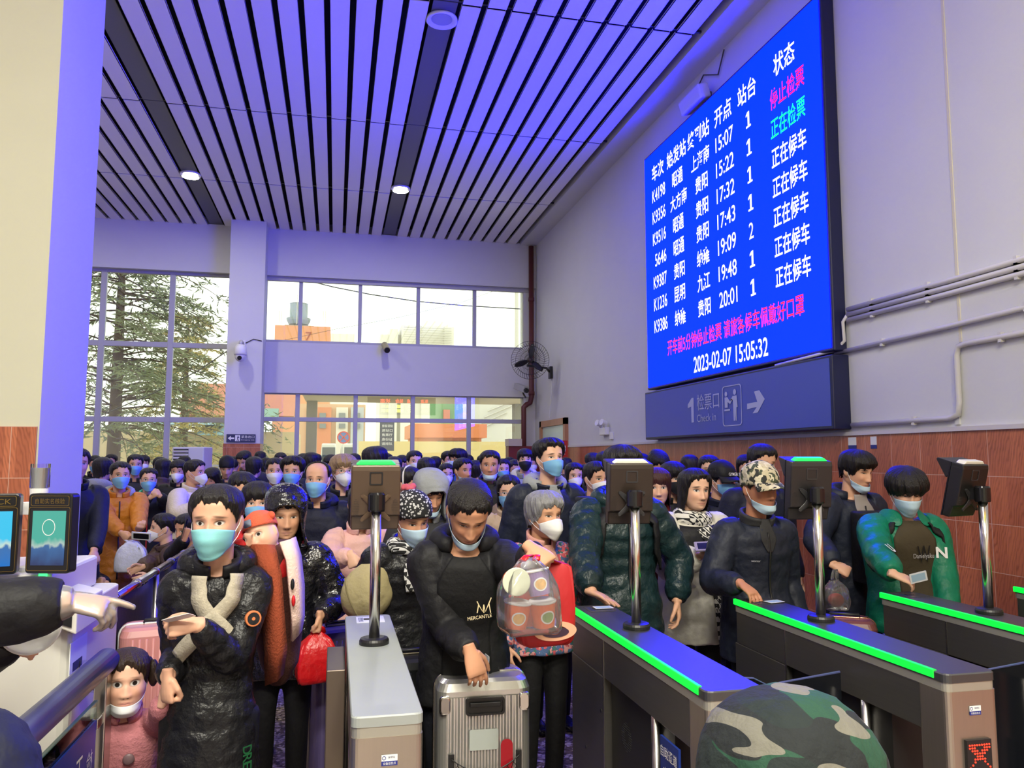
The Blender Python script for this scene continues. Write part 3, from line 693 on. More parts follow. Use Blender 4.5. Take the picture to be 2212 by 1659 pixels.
def cap_shell(mb, zlow, grow=.012, top=.0, nu=48, nv=12, zc=.118):      # closed-fit shell on the crown, zlow(az)
    P = []
    for i in range(nv + 1):
        t = i / nv
        row = []
        for j in range(nu + 1):
            az = -PI + 2 * PI * j / nu; zl = zlow(az); z = zc + (zl - zc) * (1 - math.cos(t * PI / 2))
            q = head_pt(az, max(z, -.119), False, grow) if i else A(0, 0, zc)
            q[2] = z + (grow + top) * max(0, 1 - t * 1.1)
            row.append(q)
        P.append(row)
    mb.grid(P); return P
MASKC = {'blue': mat('mask_blue', lin(120, 176, 214), .75, bump=.15, bs=300, bd=.002), 'teal': mat('mask_teal', lin(132, 200, 204), .75, bump=.15, bs=300, bd=.002), 'white': mat('mask_white', lin(222, 224, 226), .75, bump=.12, bs=250, bd=.002),
         'kn95': mat('mask_cup_white', lin(226, 226, 224), .7, bump=.12, bs=250, bd=.002), 'black': mat('mask_black', lin(24, 24, 26), .75), 'pale': mat('mask_pale_blue', lin(178, 204, 222), .75, bump=.15, bs=300, bd=.002), 'pink': mat('mask_pink', lin(232, 200, 206), .75)}
CORD = mat('mask_cord', lin(226, 226, 226), .7)
def mask_part(kind, mode, parent, M):
    mb = MB(); nu, nv = 26, 14; P = []
    for i in range(nv + 1):
        s = i / nv; row = []
        for j in range(nu + 1):
            t = -1 + 2 * j / nu
            if mode == 'on' and kind != 'kn95':
                z0 = -.014 - .016 * abs(t) ** 1.5; z1 = -.122 + .040 * abs(t) ** 2; z = z0 + (z1 - z0) * s; az = R(72) * t
                q = head_pt(az, max(z, -.095), False, .006); bul = np.interp(s, (0, .3, .6, 1), (.014, .029, .022, .004)) * math.exp(-(t / .55) ** 2)
                q[1] -= bul + .0016 * math.sin(s * 6 * PI) * (1 - abs(t)); q[2] = z
            elif mode == 'on':
                z0 = -.010 - .030 * abs(t) ** 1.3; z1 = -.126 + .052 * abs(t) ** 1.5; z = z0 + (z1 - z0) * s; az = R(68) * t
                q = head_pt(az, max(z, -.095), False, .006); bul = np.interp(s, (0, .25, .5, .75, 1), (.014, .032, .042, .030, .006)) * max(0, 1 - abs(t) ** 1.15) ** .9
                q[1] -= bul; q[2] = z
            else:                                                    # pulled down under the chin
                z0 = -.082 + .028 * abs(t) ** 2; z1 = -.130 + .042 * abs(t) ** 2; z = z0 + (z1 - z0) * s; az = R(80) * t
                q = head_pt(az, max(z, -.085), False, .008); q[1] -= .007 * math.sin(PI * s) * math.exp(-(t / .5) ** 2) - .05 * max(0, s - .55) * (1 - abs(t)); q[2] = z
            row.append(q)
        P.append(row)
    mb.grid(P); o = mb.build('face_mask', MASKC[kind], parent, smooth=True, solid=.0018); o.matrix_local = M
    c = MB()
    for j, sg_ in ((0, -1), (nu, 1)):
        for i in (1, nv - 1):
            a = P[i][j]; e = A(sg_ * .079, .004 + .012, .012 if i == 1 else -.03)
            if mode != 'on' and i == nv - 1: continue
            c.tube([a, (a + e) / 2 + A(sg_ * .004, 0, 0), e], .0013, 5)
    c.build('ear_loop', CORD, o)
    return o

FOLD = []
for ns_, dp_ in ((.085, 1), (.05, 2)):
    tx = bpy.data.textures.new('cloth_folds', 'CLOUDS'); tx.noise_scale = ns_; tx.noise_depth = dp_; FOLD.append(tx)
class Fig: pass
def person(label, u, v, Y, yaw=0, face=(0, 0, 0), hs=1., skin='mid', hair=('short', 'black'), mask=None, top=None, pants=None, hands=None, q=.010, ht=None, fwd=.03, lean=0., seat=False, wide=1., hat=None, glasses=None, group=None, shoes=None, seed=None, arms=True, side=0., pole=None, soles=None, z0=0., nolegs=False):
    f = Fig(); H3 = at(u, v, Y); seed = seed if seed is not None else int(abs(u * 7 + v))
    rz = R(yaw); Rz = np.array(Matrix.Rotation(rz, 3, 'Z'))
    f.fwd = Rz @ A(0, -1, 0)
    base = H3 - f.fwd * fwd; base = A(base[0], base[1], z0)
    base = base + Rz @ A(-side, 0, 0)
    root = empty('person', base, rz, label, 'person', group); f.root = root; f.base = base; f.Rz = Rz
    loc = lambda p: Rz.T @ (np.asarray(p, float) - base); f.loc = loc; f.world = lambda p: base + Rz @ np.asarray(p, float)
    H = loc(H3); ht = ht or (H[2] + .118 * hs); k = ht / 1.70; f.k = k
    Rh = rotm(*face); f.Rh = Rh; f.H = H
    M = Matrix.Translation(Vector(H)) @ Matrix(Rh.tolist()).to_4x4() @ Matrix.Scale(hs, 4); f.M = M
    Nk = H + Rh @ A(0, .022, -.09) * hs + A(0, .014, -.085) * k
    Pel = A(side, 0.02, .52 * ht) if not seat else A(side, .04, .50 * k)
    T = Torso(Pel, Nk, k, wide, .0 + lean); f.T = T; f.N = Nk; f.P = Pel
    # ---- body (skin), one continuous surface, kept in the head's own coordinates
    bm_ = MB(); inv = np.linalg.inv(np.array(M)); CHILD[0] = skin == 'child'
    bm_.loft(head_rings(*((64, 60) if q < .006 else (44, 40))))
    for sx_ in (-1, 1): bm_.ell((sx_ * .0745, .016, -.012), (.009, .018, .031), rot=np.array(Matrix.Rotation(R(-24 * sx_), 3, 'Z') @ Matrix.Rotation(R(-8), 3, 'X')), nu=12, nv=10)
    bb = MB()
    bb.tube([H + Rh @ A(0, .022, -.03) * hs, H + Rh @ A(0, .026, -.09) * hs, Nk + A(0, .004, -.0) * k, Nk - A(0, 0, .05) * k], [.053 * hs, .051 * hs, .056 * k, .075 * k], 18)
    bb.loft([T.ring(t, -.012 * k, 20) for t in (-.12, 0, .2, .4, .6, .75, .86, .93, .98)])
    arms_ = {}
    top = dict(top or {}); th = top.get('thick', .022)
    for sd, nm in ((1, 'L'), (-1, 'R')):
        S = T.c(.885) + A(sd * (.172 * k * wide), 0.0, -.01)
        hd = (hands or {}).get(nm)
        l1, l2 = .285 * k, .25 * k
        if hd:
            W = loc(hd['at']); pl = hd.get('pole', A(sd * .7, .5, -.6))
        else: W = S + A(sd * .07, -.05, -.50) * k; pl = A(sd * .3, 1, 0)
        E_, W = ik(S, W, l1, l2, A(*pl))
        arms_[nm] = (S, E_, W, sd, hd)
        bb.tube(chain([S, E_, W], 4), np.interp(np.linspace(0, 1, 9), (0, .5, 1), (.048 * k, .038 * k, .026 * k)), 12)
    f.arms = arms_; f.hand = {}
    for nm, (S, E_, W, sd, hd) in arms_.items():
        hd = hd or {}
        d = Rz.T @ A(*hd['d']) if 'd' in hd else (W - E_)
        nn = Rz.T @ A(*hd['n']) if 'n' in hd else A(sd * 1, -.2, .1)
        f.hand[nm] = hand(bb, W, d, nn, sd, hd.get('pose', 'relax'), (.93 * k) if 'k' not in hd else hd['k'])
    legs = []
    for sd in (() if nolegs else (-1, 1)):
        h0 = Pel + A(sd * .085 * k, 0, -.03)
        if seat: kn = A(h0[0] + sd * .05, -.40 * k, .50 * k); an = A(h0[0] + sd * .05, -.40 * k, .10 * k)
        else: kn = A(side * .5 + sd * .09 * k, -.01, .28 * ht); an = A(sd * .09 * k, .02, .055)
        legs.append((h0, kn, an)); bb.tube(chain([h0, kn, an], 4), np.interp(np.linspace(0, 1, 9), (0, .5, 1), (.075 * k, .05 * k, .034 * k)), 12)
        bb.loft([[an + A(sd * 0 + r_ * math.cos(t), y, -.03 + h_ * math.sin(t)) for t in [2 * PI * j / 10 for j in range(10)]] for y, r_, h_ in ((.05, .02, .02), (.02, .034, .03), (-.06, .04, .022), (-.14, .036, .014), (-.17, .02, .01))])
    V = np.array(bb.v); V = (np.c_[V, np.ones(len(V))] @ inv.T)[:, :3]
    bm_.add(V, bb.f)
    CHILD[0] = False
    body = bm_.build('body', SK[skin], root, vox=q / hs, smo=1 if q < .006 else 0); body.matrix_local = M; f.body = body
    # ---- hair and hats
    def hp(mb, name, m, par=root, **kw): o = mb.build(name, m, par, smooth=True, **kw); o.matrix_local = M; return o
    f.hp = hp
    if hair:
        hm = hair_mb(hair[0], hair[2] * .85 if len(hair) > 2 else .010, seed, vol=hair[3] * .8 if len(hair) > 3 else .003)
        if len(hair) > 4:
            for e in hair[4]: hm.ell(*e)
        f.hair = hp(hm, 'hair', HM[hair[1]])
    if hat: hat(f)
    if glasses: spectacles(f, glasses)
    if mask: mask_part(mask if isinstance(mask, str) else mask[0], 'on' if isinstance(mask, str) else mask[1], root, M)
    # ---- clothing
    if top:
        m = top['mat']; hem = top.get('hem', -.22); puff = top.get('puff', 0); ps = top.get('ps', .07); neck = top.get('neck', .985)
        cq = top.get('q', max(.0085, q * 1.15)); flare = top.get('flare', 0.)
        tl = T.L; n = max(14, int((neck - hem) * tl / (.018 if puff else .04))); j = MB(); rings = []
        for i in range(n + 1):
            t = hem + (neck - hem) * i / n
            bu = puff * (abs(math.sin(PI * (t - hem) * tl / ps)) - .6)
            fl = flare * max(0, -t)
            rings.append(T.ring(t, th * (1 if t < .9 else max(.3, 1 - (t - .9) * 6)) + bu + fl, 32))
        j.loft(rings)
        for nm, (S, E_, W, sd, hd) in arms_.items():
            cuff = W - unit(W - E_) * (.012 * k)
            Q = chain([S - A(sd * .05 * k, 0, -.0), S + A(sd * .0, 0, 0), E_, cuff], 12); D = np.cumsum([0] + [np.linalg.norm(Q[i + 1] - Q[i]) for i in range(len(Q) - 1)]); tt = D / D[-1]
            rr = top.get('arm', .94) * np.interp(tt, (0, .12, .55, .9, 1), (.075 * k, .066 * k, .050 * k, .043 * k, top.get('cuff', .036) * k)) + th * np.interp(tt, (0, .2, .92, 1), (.8, 1, .8, .25)) + (puff * .8 * (np.abs(np.sin(PI * D / (ps * .9))) - .6) * (tt < .94))
            j.tube(Q, rr, 18)
        f.jacket = j.build(top.get('name', 'jacket'), m, root, vox=cq, smo=2 if puff else 3)
        f.th = th + puff * .4
        if q <= .007:
            dq = f.jacket.modifiers.new('folds', 'DISPLACE'); dq.texture = FOLD[1 if puff else 0]; dq.strength = .016 if not puff else .012; dq.mid_level = .52; dq.texture_coords = 'LOCAL'
        if top.get('collar'):
            cm, ch_, ct = top['collar'] if isinstance(top['collar'], tuple) else (m, .05, .02)
            mb = MB()
            for r0, r1 in ((.072, .074),):
                rg = []
                for t in np.linspace(0, 1, 5):
                    c0 = Nk + A(0, -.004 - .012 * t, -.025 + (ch_ + .02) * t) * k; a_ = (.080 + .006 * t) * k * (.6 + .4 * wide)
                    rg.append([c0 + A(a_ * math.sin(s), -a_ * 1.0 * math.cos(s), -.028 * t * math.cos(s) * (1 if abs(s) < 10 else 0)) for s in np.linspace(R(18), R(342), 26)])
                mb.grid(rg)
            mb.build('collar', cm, root, smooth=True, solid=ct)
        if top.get('hood'):
            mb = MB(); hm_ = top['hood'] if not isinstance(top['hood'], bool) else m
            pts = [Nk + A(.105 * math.sin(s) * k, .075 * k * (-math.cos(s)) * .95 + .035 * k, (.018 + .015 * (-math.cos(s))) * k) for s in np.linspace(R(30), R(330), 18)]
            mb.tube(pts, [(.026 + .024 * math.sin(PI * i / 17)) * k for i in range(18)], 12, flat=1.15); mb.build('hood', hm_, root, smooth=True)
        if top.get('zip'):
            mb = MB(); pts = [T.surf(t, 0, f.th + .004) for t in np.linspace(max(hem, -.5) + .02, .95, 26)]
            mb.tube(pts, .006, 6, flat=.5); mb.build('zipper', top['zip'], root, smooth=True)
        if top.get('inner'):
            patch(f, 'shirt', top['inner'], top.get('it', .74), 1.03, .04, top.get('iw', .34) * 1.5, (.0))
        if top.get('open'):
            om, ow = top['open']; patch(f, 'sweater', om, max(hem, -.2) + .02, 1.0, ow, ow * 1.25, .004)
    pm = pants or CL['navy_trousers']
    p = MB()
    p.loft([T.ring(t, .012 * k, 20) for t in (-.14, -.08, 0, .12, .2)])
    for h0, kn, an in legs: p.tube(chain([h0 + A(0, 0, .03), kn, an + A(0, 0, .0)], 5), np.interp(np.linspace(0, 1, 11), (0, .25, .5, 1), (.092 * k, .085 * k, .066 * k, .055 * k)), 14)
    p.build('trousers', pm, root, vox=max(.014, q * 1.3), smo=2)
    for (h0, kn, an), sd in zip(legs, (-1, 1)):
        s_ = MB(); z0 = an[2] - .055
        prof = [(.075, .028, .05), (.05, .036, .075), (.01, .040, .085), (-.05, .044, .062), (-.11, .048, .048), (-.16, .044, .04), (-.19, .028, .028)]
        s_.loft([[an + A(w_ * math.copysign(abs(math.cos(t)) ** .7, math.cos(t)), y, -an[2] + z0 + .003 + h_ * (.5 + .5 * math.sin(t))) for t in [2 * PI * i / 16 for i in range(16)]] for y, w_, h_ in prof])
        sh = s_.build('shoe', shoes or CL['black_leather'], root, smooth=True)
        if soles: MB().loft([[an + A(w_ * 1.06 * math.cos(t), y * 1.02, -an[2] + z0 + zz) for y, w_ in ((.078, .02), (.05, .036), (.01, .04), (-.05, .045), (-.11, .049), (-.16, .046), (-.195, .026)) for t in ((0,) if False else (0,))] + [an + A(-w_ * 1.06, y * 1.02, -an[2] + z0 + zz) for y, w_ in ((-.195, .026), (-.16, .046), (-.11, .049), (-.05, .045), (.01, .04), (.05, .036), (.078, .02))] for zz in (.0, .022)]).build('sole', soles, sh)
    return f
def patch(f, name, m, t0, t1, a0, a1, off, n=14, solid=.003, taper=True):  # cloth panel lying on the chest, a0 / a1 half angles (rad) at foot and top
    P = []
    for i in range(n + 1):
        t = t0 + (t1 - t0) * i / n; a = a0 + (a1 - a0) * i / n
        P.append([f.T.surf(t, -a + 2 * a * j / 14, f.th * (1 if t < .9 else max(.35, 1 - (t - .9) * 6)) + .003 + off) for j in range(15)])
    b = MB(); b.grid(P); return b.build(name, m, f.root, smooth=True, solid=solid)
def ribbon(f, name, m, path, wdt, off=.006, solid=.004, parent=None):      # strap over the torso; path = [(t, angle), ...]
    P = []; n = 24
    ts = np.linspace(0, len(path) - 1, n); tt = np.interp(ts, range(len(path)), [p[0] for p in path]); aa = np.interp(ts, range(len(path)), [p[1] for p in path])
    C = [f.T.surf(tt[i], aa[i], f.th * (1 if tt[i] < .9 else .8) + off) for i in range(n)]
    for i in range(n):
        d = unit(C[min(i + 1, n - 1)] - C[max(i - 1, 0)]); nn = unit(C[i] - f.T.c(tt[i])); s = unit(np.cross(d, nn))
        P.append([C[i] - s * wdt / 2, C[i], C[i] + s * wdt / 2])
    b = MB(); b.grid(P); return b.build(name, m, parent or f.root, smooth=True, solid=solid)
def spectacles(f, m):
    b = MB()
    for sx_ in (-1, 1):
        b.tube([A(sx_ * .032 + .023 * math.cos(a), -.112, -.004 + .017 * math.sin(a)) for a in np.linspace(0, 2 * PI, 17)], .0016, 6)
        b.tube([A(sx_ * .055, -.110, .0), A(sx_ * .078, -.06, .004), A(sx_ * .082, .012, .004)], .0016, 6)
    b.tube([A(-.009, -.113, 0), A(0, -.115, .003), A(.009, -.113, 0)], .0016, 6)
    f.hp(b, 'glasses', m)
# hair and cloth materials
def hair_mat(name, col, rough=.42):
    return mat(name, col, rough, nz=.55, ns=60, bump=.9, bs=240, bd=.005, stretch=(1, 1, .10), spec=.35)
HM = {'black': hair_mat('hair_black', (.011, .009, .009)), 'brown': hair_mat('hair_brown', (.03, .017, .012)), 'grey': hair_mat('hair_grey', (.24, .24, .25)), 'blond': hair_mat('hair_blond', (.30, .20, .11)),
      'auburn': hair_mat('hair_auburn', (.05, .016, .012)), 'salt': hair_mat('hair_salt_grey', (.07, .068, .07))}
def cloth(name, col, rough=.7, bump=.5, bs=14, bd=.02, **k): k.setdefault('spec', .3); return mat(name, col, rough, nz=.18, ns=9, bump=bump, bs=bs, bd=bd, **k)
CL = {}
for n_, c_, r_, kw in (('black_coat', (.010, .010, .012), .62, {}), ('black_puffer', (.012, .012, .014), .36, dict(bump=.8, bs=20)), ('glossy_black', (.008, .008, .011), .16, dict(bump=1.0, bs=16, bd=.03, spec=.8)), ('navy_coat', (.010, .012, .030), .65, {}),
                       ('charcoal', (.035, .035, .038), .75, {}), ('navy_trousers', (.009, .010, .016), .75, {}), ('black_trousers', (.008, .008, .009), .7, {}), ('black_leather', (.010, .010, .011), .3, {}),
                       ('orange_puffer', lin(204, 128, 42), .5, dict(bs=18)), ('olive', lin(62, 58, 40), .6, {}), ('cream_fleece', lin(214, 204, 186), .9, dict(bs=60, bd=.012)), ('brown_puffer', lin(84, 66, 58), .5, dict(bs=20)),
                       ('red_coat', lin(196, 30, 34), .6, {}), ('pink_puffer', lin(222, 176, 166), .55, dict(bs=18)), ('pink_plush', lin(190, 122, 128), .9, dict(bs=90, bd=.012)), ('grey_fleece', lin(150, 154, 156), .85, dict(bs=50, bd=.008)),
                       ('tan_wool', lin(150, 128, 112), .85, {}), ('teal_green', lin(18, 118, 88), .42, dict(bs=12, bd=.03)), ('teal_puffer', lin(26, 46, 50), .34, dict(bump=.8, bs=18)), ('ivory_puffer', lin(206, 202, 190), .55, dict(bs=15)),
                       ('denim', lin(72, 96, 128), .75, {}), ('grey_coat', lin(92, 90, 94), .8, {}), ('rose_knit', lin(206, 150, 138), .85, dict(bs=80, bd=.01)), ('olive_tee', lin(70, 62, 46), .8, {}),
                       ('white_cloth', lin(220, 218, 214), .8, {}), ('blue_jacket', lin(40, 84, 160), .6, {}), ('beige', lin(188, 164, 140), .8, {}), ('dark_red', lin(88, 22, 26), .8, {}), ('mint', lin(60, 190, 160), .6, {}), ('near_navy', (.014, .018, .034), .55, {})):
    CL[n_] = cloth(n_, c_, r_, **kw)
SILVERZ = mat('zip_silver', (.4, .4, .4), .3, 1.)
# ------------------------------------------------------------------ hats, hoods and other wear
def dep(u, v, t): return t * ray(u, v)[1]
def hood_up(m, grow=.022, low=-.15, peak=.02, edge=.070, rim=None, wide_=56):
    def fn(f):
        b = MB(); P = []; nu, nv, zc = 60, 22, .118
        for i in range(nv + 1):
            t = i / nv; row = []
            for j in range(nu + 1):
                az = -PI + 2 * PI * j / nu; a = abs(math.degrees(az))
                zl = np.interp(a, (0, 18, 36, 48, wide_, wide_ + 10, 180), (edge, edge - .004, edge - .03, edge - .09, low + .03, low, low - .02))
                z = zc + (zl - zc) * (1 - math.cos(t * PI / 2))
                qz = max(z, -.03); q = head_pt(az, qz, False, grow) if i else A(0, 0, zc)
                q[2] = z + (grow + peak) * max(0, 1 - t * 1.2)
                q[1] -= peak * .9 * max(0, 1 - a / 70) * min(1, t * 2)
                q[:2] *= 1 + .04 * math.sin(az * 5 + z * 30) * t + (.25 * max(0, (-.08 - z) / .09))
                row.append(q)
            P.append(row)
        b.grid(P); o = f.hp(b, 'hood', m, solid=.012)
        if rim: f.hp(MB().tube([p for p in P[-1][14:-14]], .008, 8), 'hood_rim', rim)
    return fn
def peaked_cap(m, vis=None, front=.052, tilt=0., letters=None, crown=.016):
    def fn(f):
        b = MB(); cap_shell(b, lambda az: np.interp(abs(az), (0, PI / 2, PI), (front, front - .022, front - .045)), .011, crown); c = f.hp(b, 'cap', m, solid=.004)
        P = []
        for i in range(7):
            s = i / 6; P.append([])
            for j in range(17):
                a = R(-62 + 124 * j / 16); q = head_pt(a, front, False, .013)
                q = q + A(q[0] * .05 * s, -.072 * s * math.cos(a) ** .7, -.020 * s * s - .012 * s * abs(math.sin(a)) + (-.016 * (abs(j - 8) / 8) ** 2) * s); P[-1].append(q)
        v_ = MB(); v_.grid(P); o = v_.build('visor', vis or m, c, smooth=True, solid=.005)
        if letters:
            t = text('lettering', letters, A(-.042, -.121, front + .010), (1, 0, .0), (0, .35, 1), .084, .024, WHITEPAINT, c, bold=.01)
    return fn
def knit_cap(m, front=.045, grow=.014, top=.02, band=None):
    def fn(f):
        b = MB(); P = cap_shell(b, lambda az: np.interp(abs(az), (0, PI / 2, PI), (front, front - .02, front - .06)), grow, top); o = f.hp(b, 'cap', m, solid=.004)
        if band: MB().tube(P[-1], .008, 8, flat=1.4).build('cap_band', band, o, smooth=True)
    return fn
def camo_mat(name, cols, sc=14, stretch=(1, 1, 1)):
    m, N, L, b = nt(name); tc = N.new('ShaderNodeTexCoord'); c = cols[0]
    for i, cc in enumerate(cols[1:]):
        mp = N.new('ShaderNodeMapping'); mp.inputs['Location'].default_value = (i * 3.1, i * 1.7, i); mp.inputs['Scale'].default_value = stretch; mp.inputs['Rotation'].default_value = (0, .5 if stretch != (1, 1, 1) else 0, 0); L.new(tc.outputs['Object'], mp.inputs[0])
        t = N.new('ShaderNodeTexNoise'); t.inputs['Scale'].default_value = sc * (1 + .35 * i); t.inputs['Detail'].default_value = 1; L.new(mp.outputs[0], t.inputs['Vector'])
        k = math_node(N, L, 'GREATER_THAN', t.outputs['Fac'], .54 + .02 * i); c = mix_rgb(N, L, k, c, cc)
    L.new(c, b.inputs['Base Color']); b.inputs['Roughness'].default_value = .85
    t = N.new('ShaderNodeTexNoise'); t.inputs['Scale'].default_value = 16; t.inputs['Detail'].default_value = 6; L.new(tc.outputs['Object'], t.inputs['Vector'])
    bp = N.new('ShaderNodeBump'); bp.inputs['Strength'].default_value = .8; bp.inputs['Distance'].default_value = .02; L.new(t.outputs['Fac'], bp.inputs['Height']); L.new(bp.outputs[0], b.inputs['Normal'])
    return m
CAMO = camo_mat('camouflage_cloth', [lin(186, 176, 148), lin(70, 78, 60), lin(44, 46, 44), lin(206, 198, 172)], 22)
CAMOG = camo_mat('green_camouflage', [lin(18, 30, 29), lin(24, 64, 46), lin(18, 24, 26), lin(104, 102, 92)], 9, (.45, .8, 1.9))
def check_mat(name, c1, c2, sc=45, kind='check'):
    m, N, L, b = nt(name); tc = N.new('ShaderNodeTexCoord'); sp = N.new('ShaderNodeSeparateXYZ'); L.new(tc.outputs['Object'], sp.inputs[0])
    cb = N.new('ShaderNodeCombineXYZ'); L.new(math_node(N, L, 'ADD', sp.outputs[0], math_node(N, L, 'MULTIPLY', sp.outputs[1], .7)), cb.inputs[0]); L.new(sp.outputs[2], cb.inputs[1])
    if kind == 'check':
        t = N.new('ShaderNodeTexChecker'); t.inputs['Scale'].default_value = sc; L.new(cb.outputs[0], t.inputs['Vector']); fac = t.outputs['Fac']
        u_ = math_node(N, L, 'FRACT', math_node(N, L, 'MULTIPLY', math_node(N, L, 'ADD', math_node(N, L, 'ADD', sp.outputs[0], sp.outputs[1]), sp.outputs[2]), sc * .5))
        fac = math_node(N, L, 'MAXIMUM', math_node(N, L, 'MULTIPLY', fac, math_node(N, L, 'GREATER_THAN', u_, .18)), math_node(N, L, 'GREATER_THAN', u_, .82))
    else:
        t = N.new('ShaderNodeTexVoronoi'); t.inputs['Scale'].default_value = sc; L.new(tc.outputs['Object'], t.inputs['Vector']); fac = math_node(N, L, 'LESS_THAN', t.outputs['Distance'], .38)
    L.new(mix_rgb(N, L, fac, c1, c2), b.inputs['Base Color']); b.inputs['Roughness'].default_value = .85
    return m
HOUND = check_mat('houndstooth', (.012, .012, .014), lin(225, 222, 214), 40)
FLECK = check_mat('embroidered_black', (.012, .012, .014), lin(190, 190, 190), 70, 'dot')
GREEKKEY = check_mat('black_white_scarf', (.015, .015, .016), lin(220, 220, 218), 50)
FLORAL = camo_mat('floral_cloth', [lin(74, 98, 140), lin(196, 84, 92), lin(60, 108, 100), lin(214, 150, 150)], 26)
def scarf(f, m, r=.038, ends=True, lo=.35):
    b = MB(); N_ = f.N; k = f.k
    pts = [N_ + A(.088 * math.sin(s), -.082 * math.cos(s) + .0, .005 + .022 * math.cos(s + .5) - .025 * (math.cos(s) > .3)) * k for s in np.linspace(0, 2 * PI, 25)]
    b.tube(pts, r * k, 12, flat=1.25); o = b.build('scarf', m, f.root, smooth=True)
    if ends: ribbon(f, 'scarf_end', m, [(.98, .10), (.8, .22), (.5, .30), (lo, .30), (lo - .35, .33), (lo - .75, .38)], .085 * k, .018, .016)
    return o
def emblem_text(f, s, t, ang, w, h, m, name='lettering', off=.006):
    p = f.T.surf(t, ang, f.th + off); ax_, d = f.T.ax(t); n = unit(p - f.T.c(t)); n[2] = 0; n = unit(n)
    a = unit(np.cross(d, n)) if False else unit(np.cross(A(0, 0, 1), n)); 
    return text(name, s, p - a * w / 2, a, A(0, 0, 1), w, h, m, f.root)
def W(u, v, Y): return at(u, v, Y)
CHARC = 'charcoal'
def simple(label, u, v, dpt, yaw=0, face=(0, 0, 0), hair='short', hc='black', mask=None, coat='black_coat', skin='mid', **k):
    t = dict(mat=CL[coat], collar=k.pop('collar', True), hood=k.pop('hood', False), puff=k.pop('puff', 0), inner=k.pop('inner', None), iw=k.pop('iw', .34), zip=k.pop('zip', None), hem=k.pop('hem', -.3), thick=k.pop('thick', .02))
    kw = dict(q=.010); kw.update(k)
    hv = kw.pop('hairx', None)
    return person(label, u, v, dep(u, v, dpt), yaw, face, skin=skin, hair=(hair, hc) if hv is None else hv, mask=mask, top=t, group=kw.pop('group', 'people waiting in the queue'), **kw)
# ------------------------------------------------------------------ the main people at the gates
WHT = CL['white_cloth']
def sheet(name, m, cols, parent, solid=.012):                       # draped cloth given by rows of points in the place
    b = MB(); b.grid([[A(*p) for p in c] for c in cols]); o = b.build(name, m, None, smooth=True, solid=solid); o.parent = parent
    o.matrix_parent_inverse = (Matrix.Translation(parent.location) @ Matrix.Rotation(parent.rotation_euler.z, 4, 'Z')).inverted(); return o
def wcol(*uvY): return [W(*p) for p in uvY]
# mother with a baby on her back
Y = 2.85
f = person('woman in long black puffer coat and pale teal mask, baby tied on her back', 468, 1124, Y, yaw=6, face=(-14, 3, 0), skin='boyish', hair=('tied', 'black', .009, .006, [((0, .085, .045), (.045, .035, .045))]), mask=('teal'), q=.0042, ht=1.57, wide=.80,
           top=dict(mat=CL['black_puffer'], puff=.006, ps=.062, hem=-.95, thick=.016, flare=.03, arm=.86, collar=(CL['black_coat'], .05, .016), hood=True, cuff=.036), pants=CL['black_trousers'], soles=WHITEP,
           hands=dict(L=dict(at=W(424, 1348, Y - .19), d=(-.85, -.25, -.0), n=(-.25, -.85, .45), pose='pinch', pole=(.3, .3, -1.2)), R=dict(at=W(362, 1462, Y - .11), d=(.05, -.1, -1), n=(-.8, -.6, 0), pose='fist', pole=(.05, 1, 0))))
MOTHER = f
WEBBING = mat('woven_webbing', lin(176, 168, 150), .85, nz=.3, ns=70, bump=.6, bs=160, bd=.004)
sc_ = empty('baby_sling', f.root.location, f.root.rotation_euler.z, 'grey woven baby sling straps crossed on the black coat', 'baby carrier')
for nm, path in (('strap', [(1.0, -.55), (.93, -.34), (.78, -.10), (.55, .30), (.42, .75)]), ('strap', [(1.0, .75), (.93, .42), (.80, .12), (.58, -.30), (.42, -.72)])):
    ribbon(f, nm, WEBBING, path, .055, .018, .006, sc_)
BROWNF = mat('blanket_brown', lin(72, 36, 30), .95, nz=.2, ns=30, bump=.5, bs=120, bd=.01); RUST = mat('blanket_rust', lin(150, 68, 40), .95, nz=.15, ns=30, bump=.5, bs=120, bd=.01); CREAMB = mat('blanket_cream', lin(226, 196, 186), .95, bump=.4, bs=120, bd=.01)
bl = empty('baby_blanket', tuple(W(600, 1475, 3.05)), 0, 'brown and cream plush blanket wrapped round the baby', 'blanket')
b = MB(); b.loft([[W(u_, v_, 3.12) + A(a * math.cos(t), d * math.sin(t), 0) for t in [2 * PI * i / 20 for i in range(20)]] for u_, v_, a, d in ((590, 1170, .085, .11), (592, 1200, .096, .13), (596, 1270, .098, .125), (600, 1350, .094, .12), (604, 1430, .07, .09), (600, 1478, .03, .04))])
o = b.build('wrap', BROWNF, None, smooth=True, vox=.012, smo=3); o.parent = bl; o.matrix_parent_inverse = Matrix.Translation(bl.location).inverted()
sheet('plush_side', RUST, [wcol((540, 1176, 2.98), (560, 1235, 2.96), (568, 1310, 2.96), (572, 1400, 2.98), (574, 1480, 3.0)), wcol((575, 1176, 2.95), (590, 1238, 2.92), (596, 1320, 2.92), (600, 1410, 2.95), (598, 1470, 2.99)), wcol((592, 1178, 2.97), (606, 1240, 2.945), (612, 1325, 2.945), (618, 1400, 2.98), (610, 1455, 3.03))], bl)
sheet('cream_panel', CREAMB, [wcol((604, 1172, 2.965), (618, 1210, 2.94), (624, 1270, 2.94), (630, 1330, 2.945), (630, 1385, 2.975)), wcol((624, 1166, 2.98), (636, 1205, 2.96), (643, 1270, 2.96), (645, 1335, 2.965), (642, 1372, 3.0)), wcol((636, 1160, 3.06), (648, 1200, 3.06), (655, 1265, 3.06), (655, 1330, 3.07), (650, 1360, 3.09))], bl)
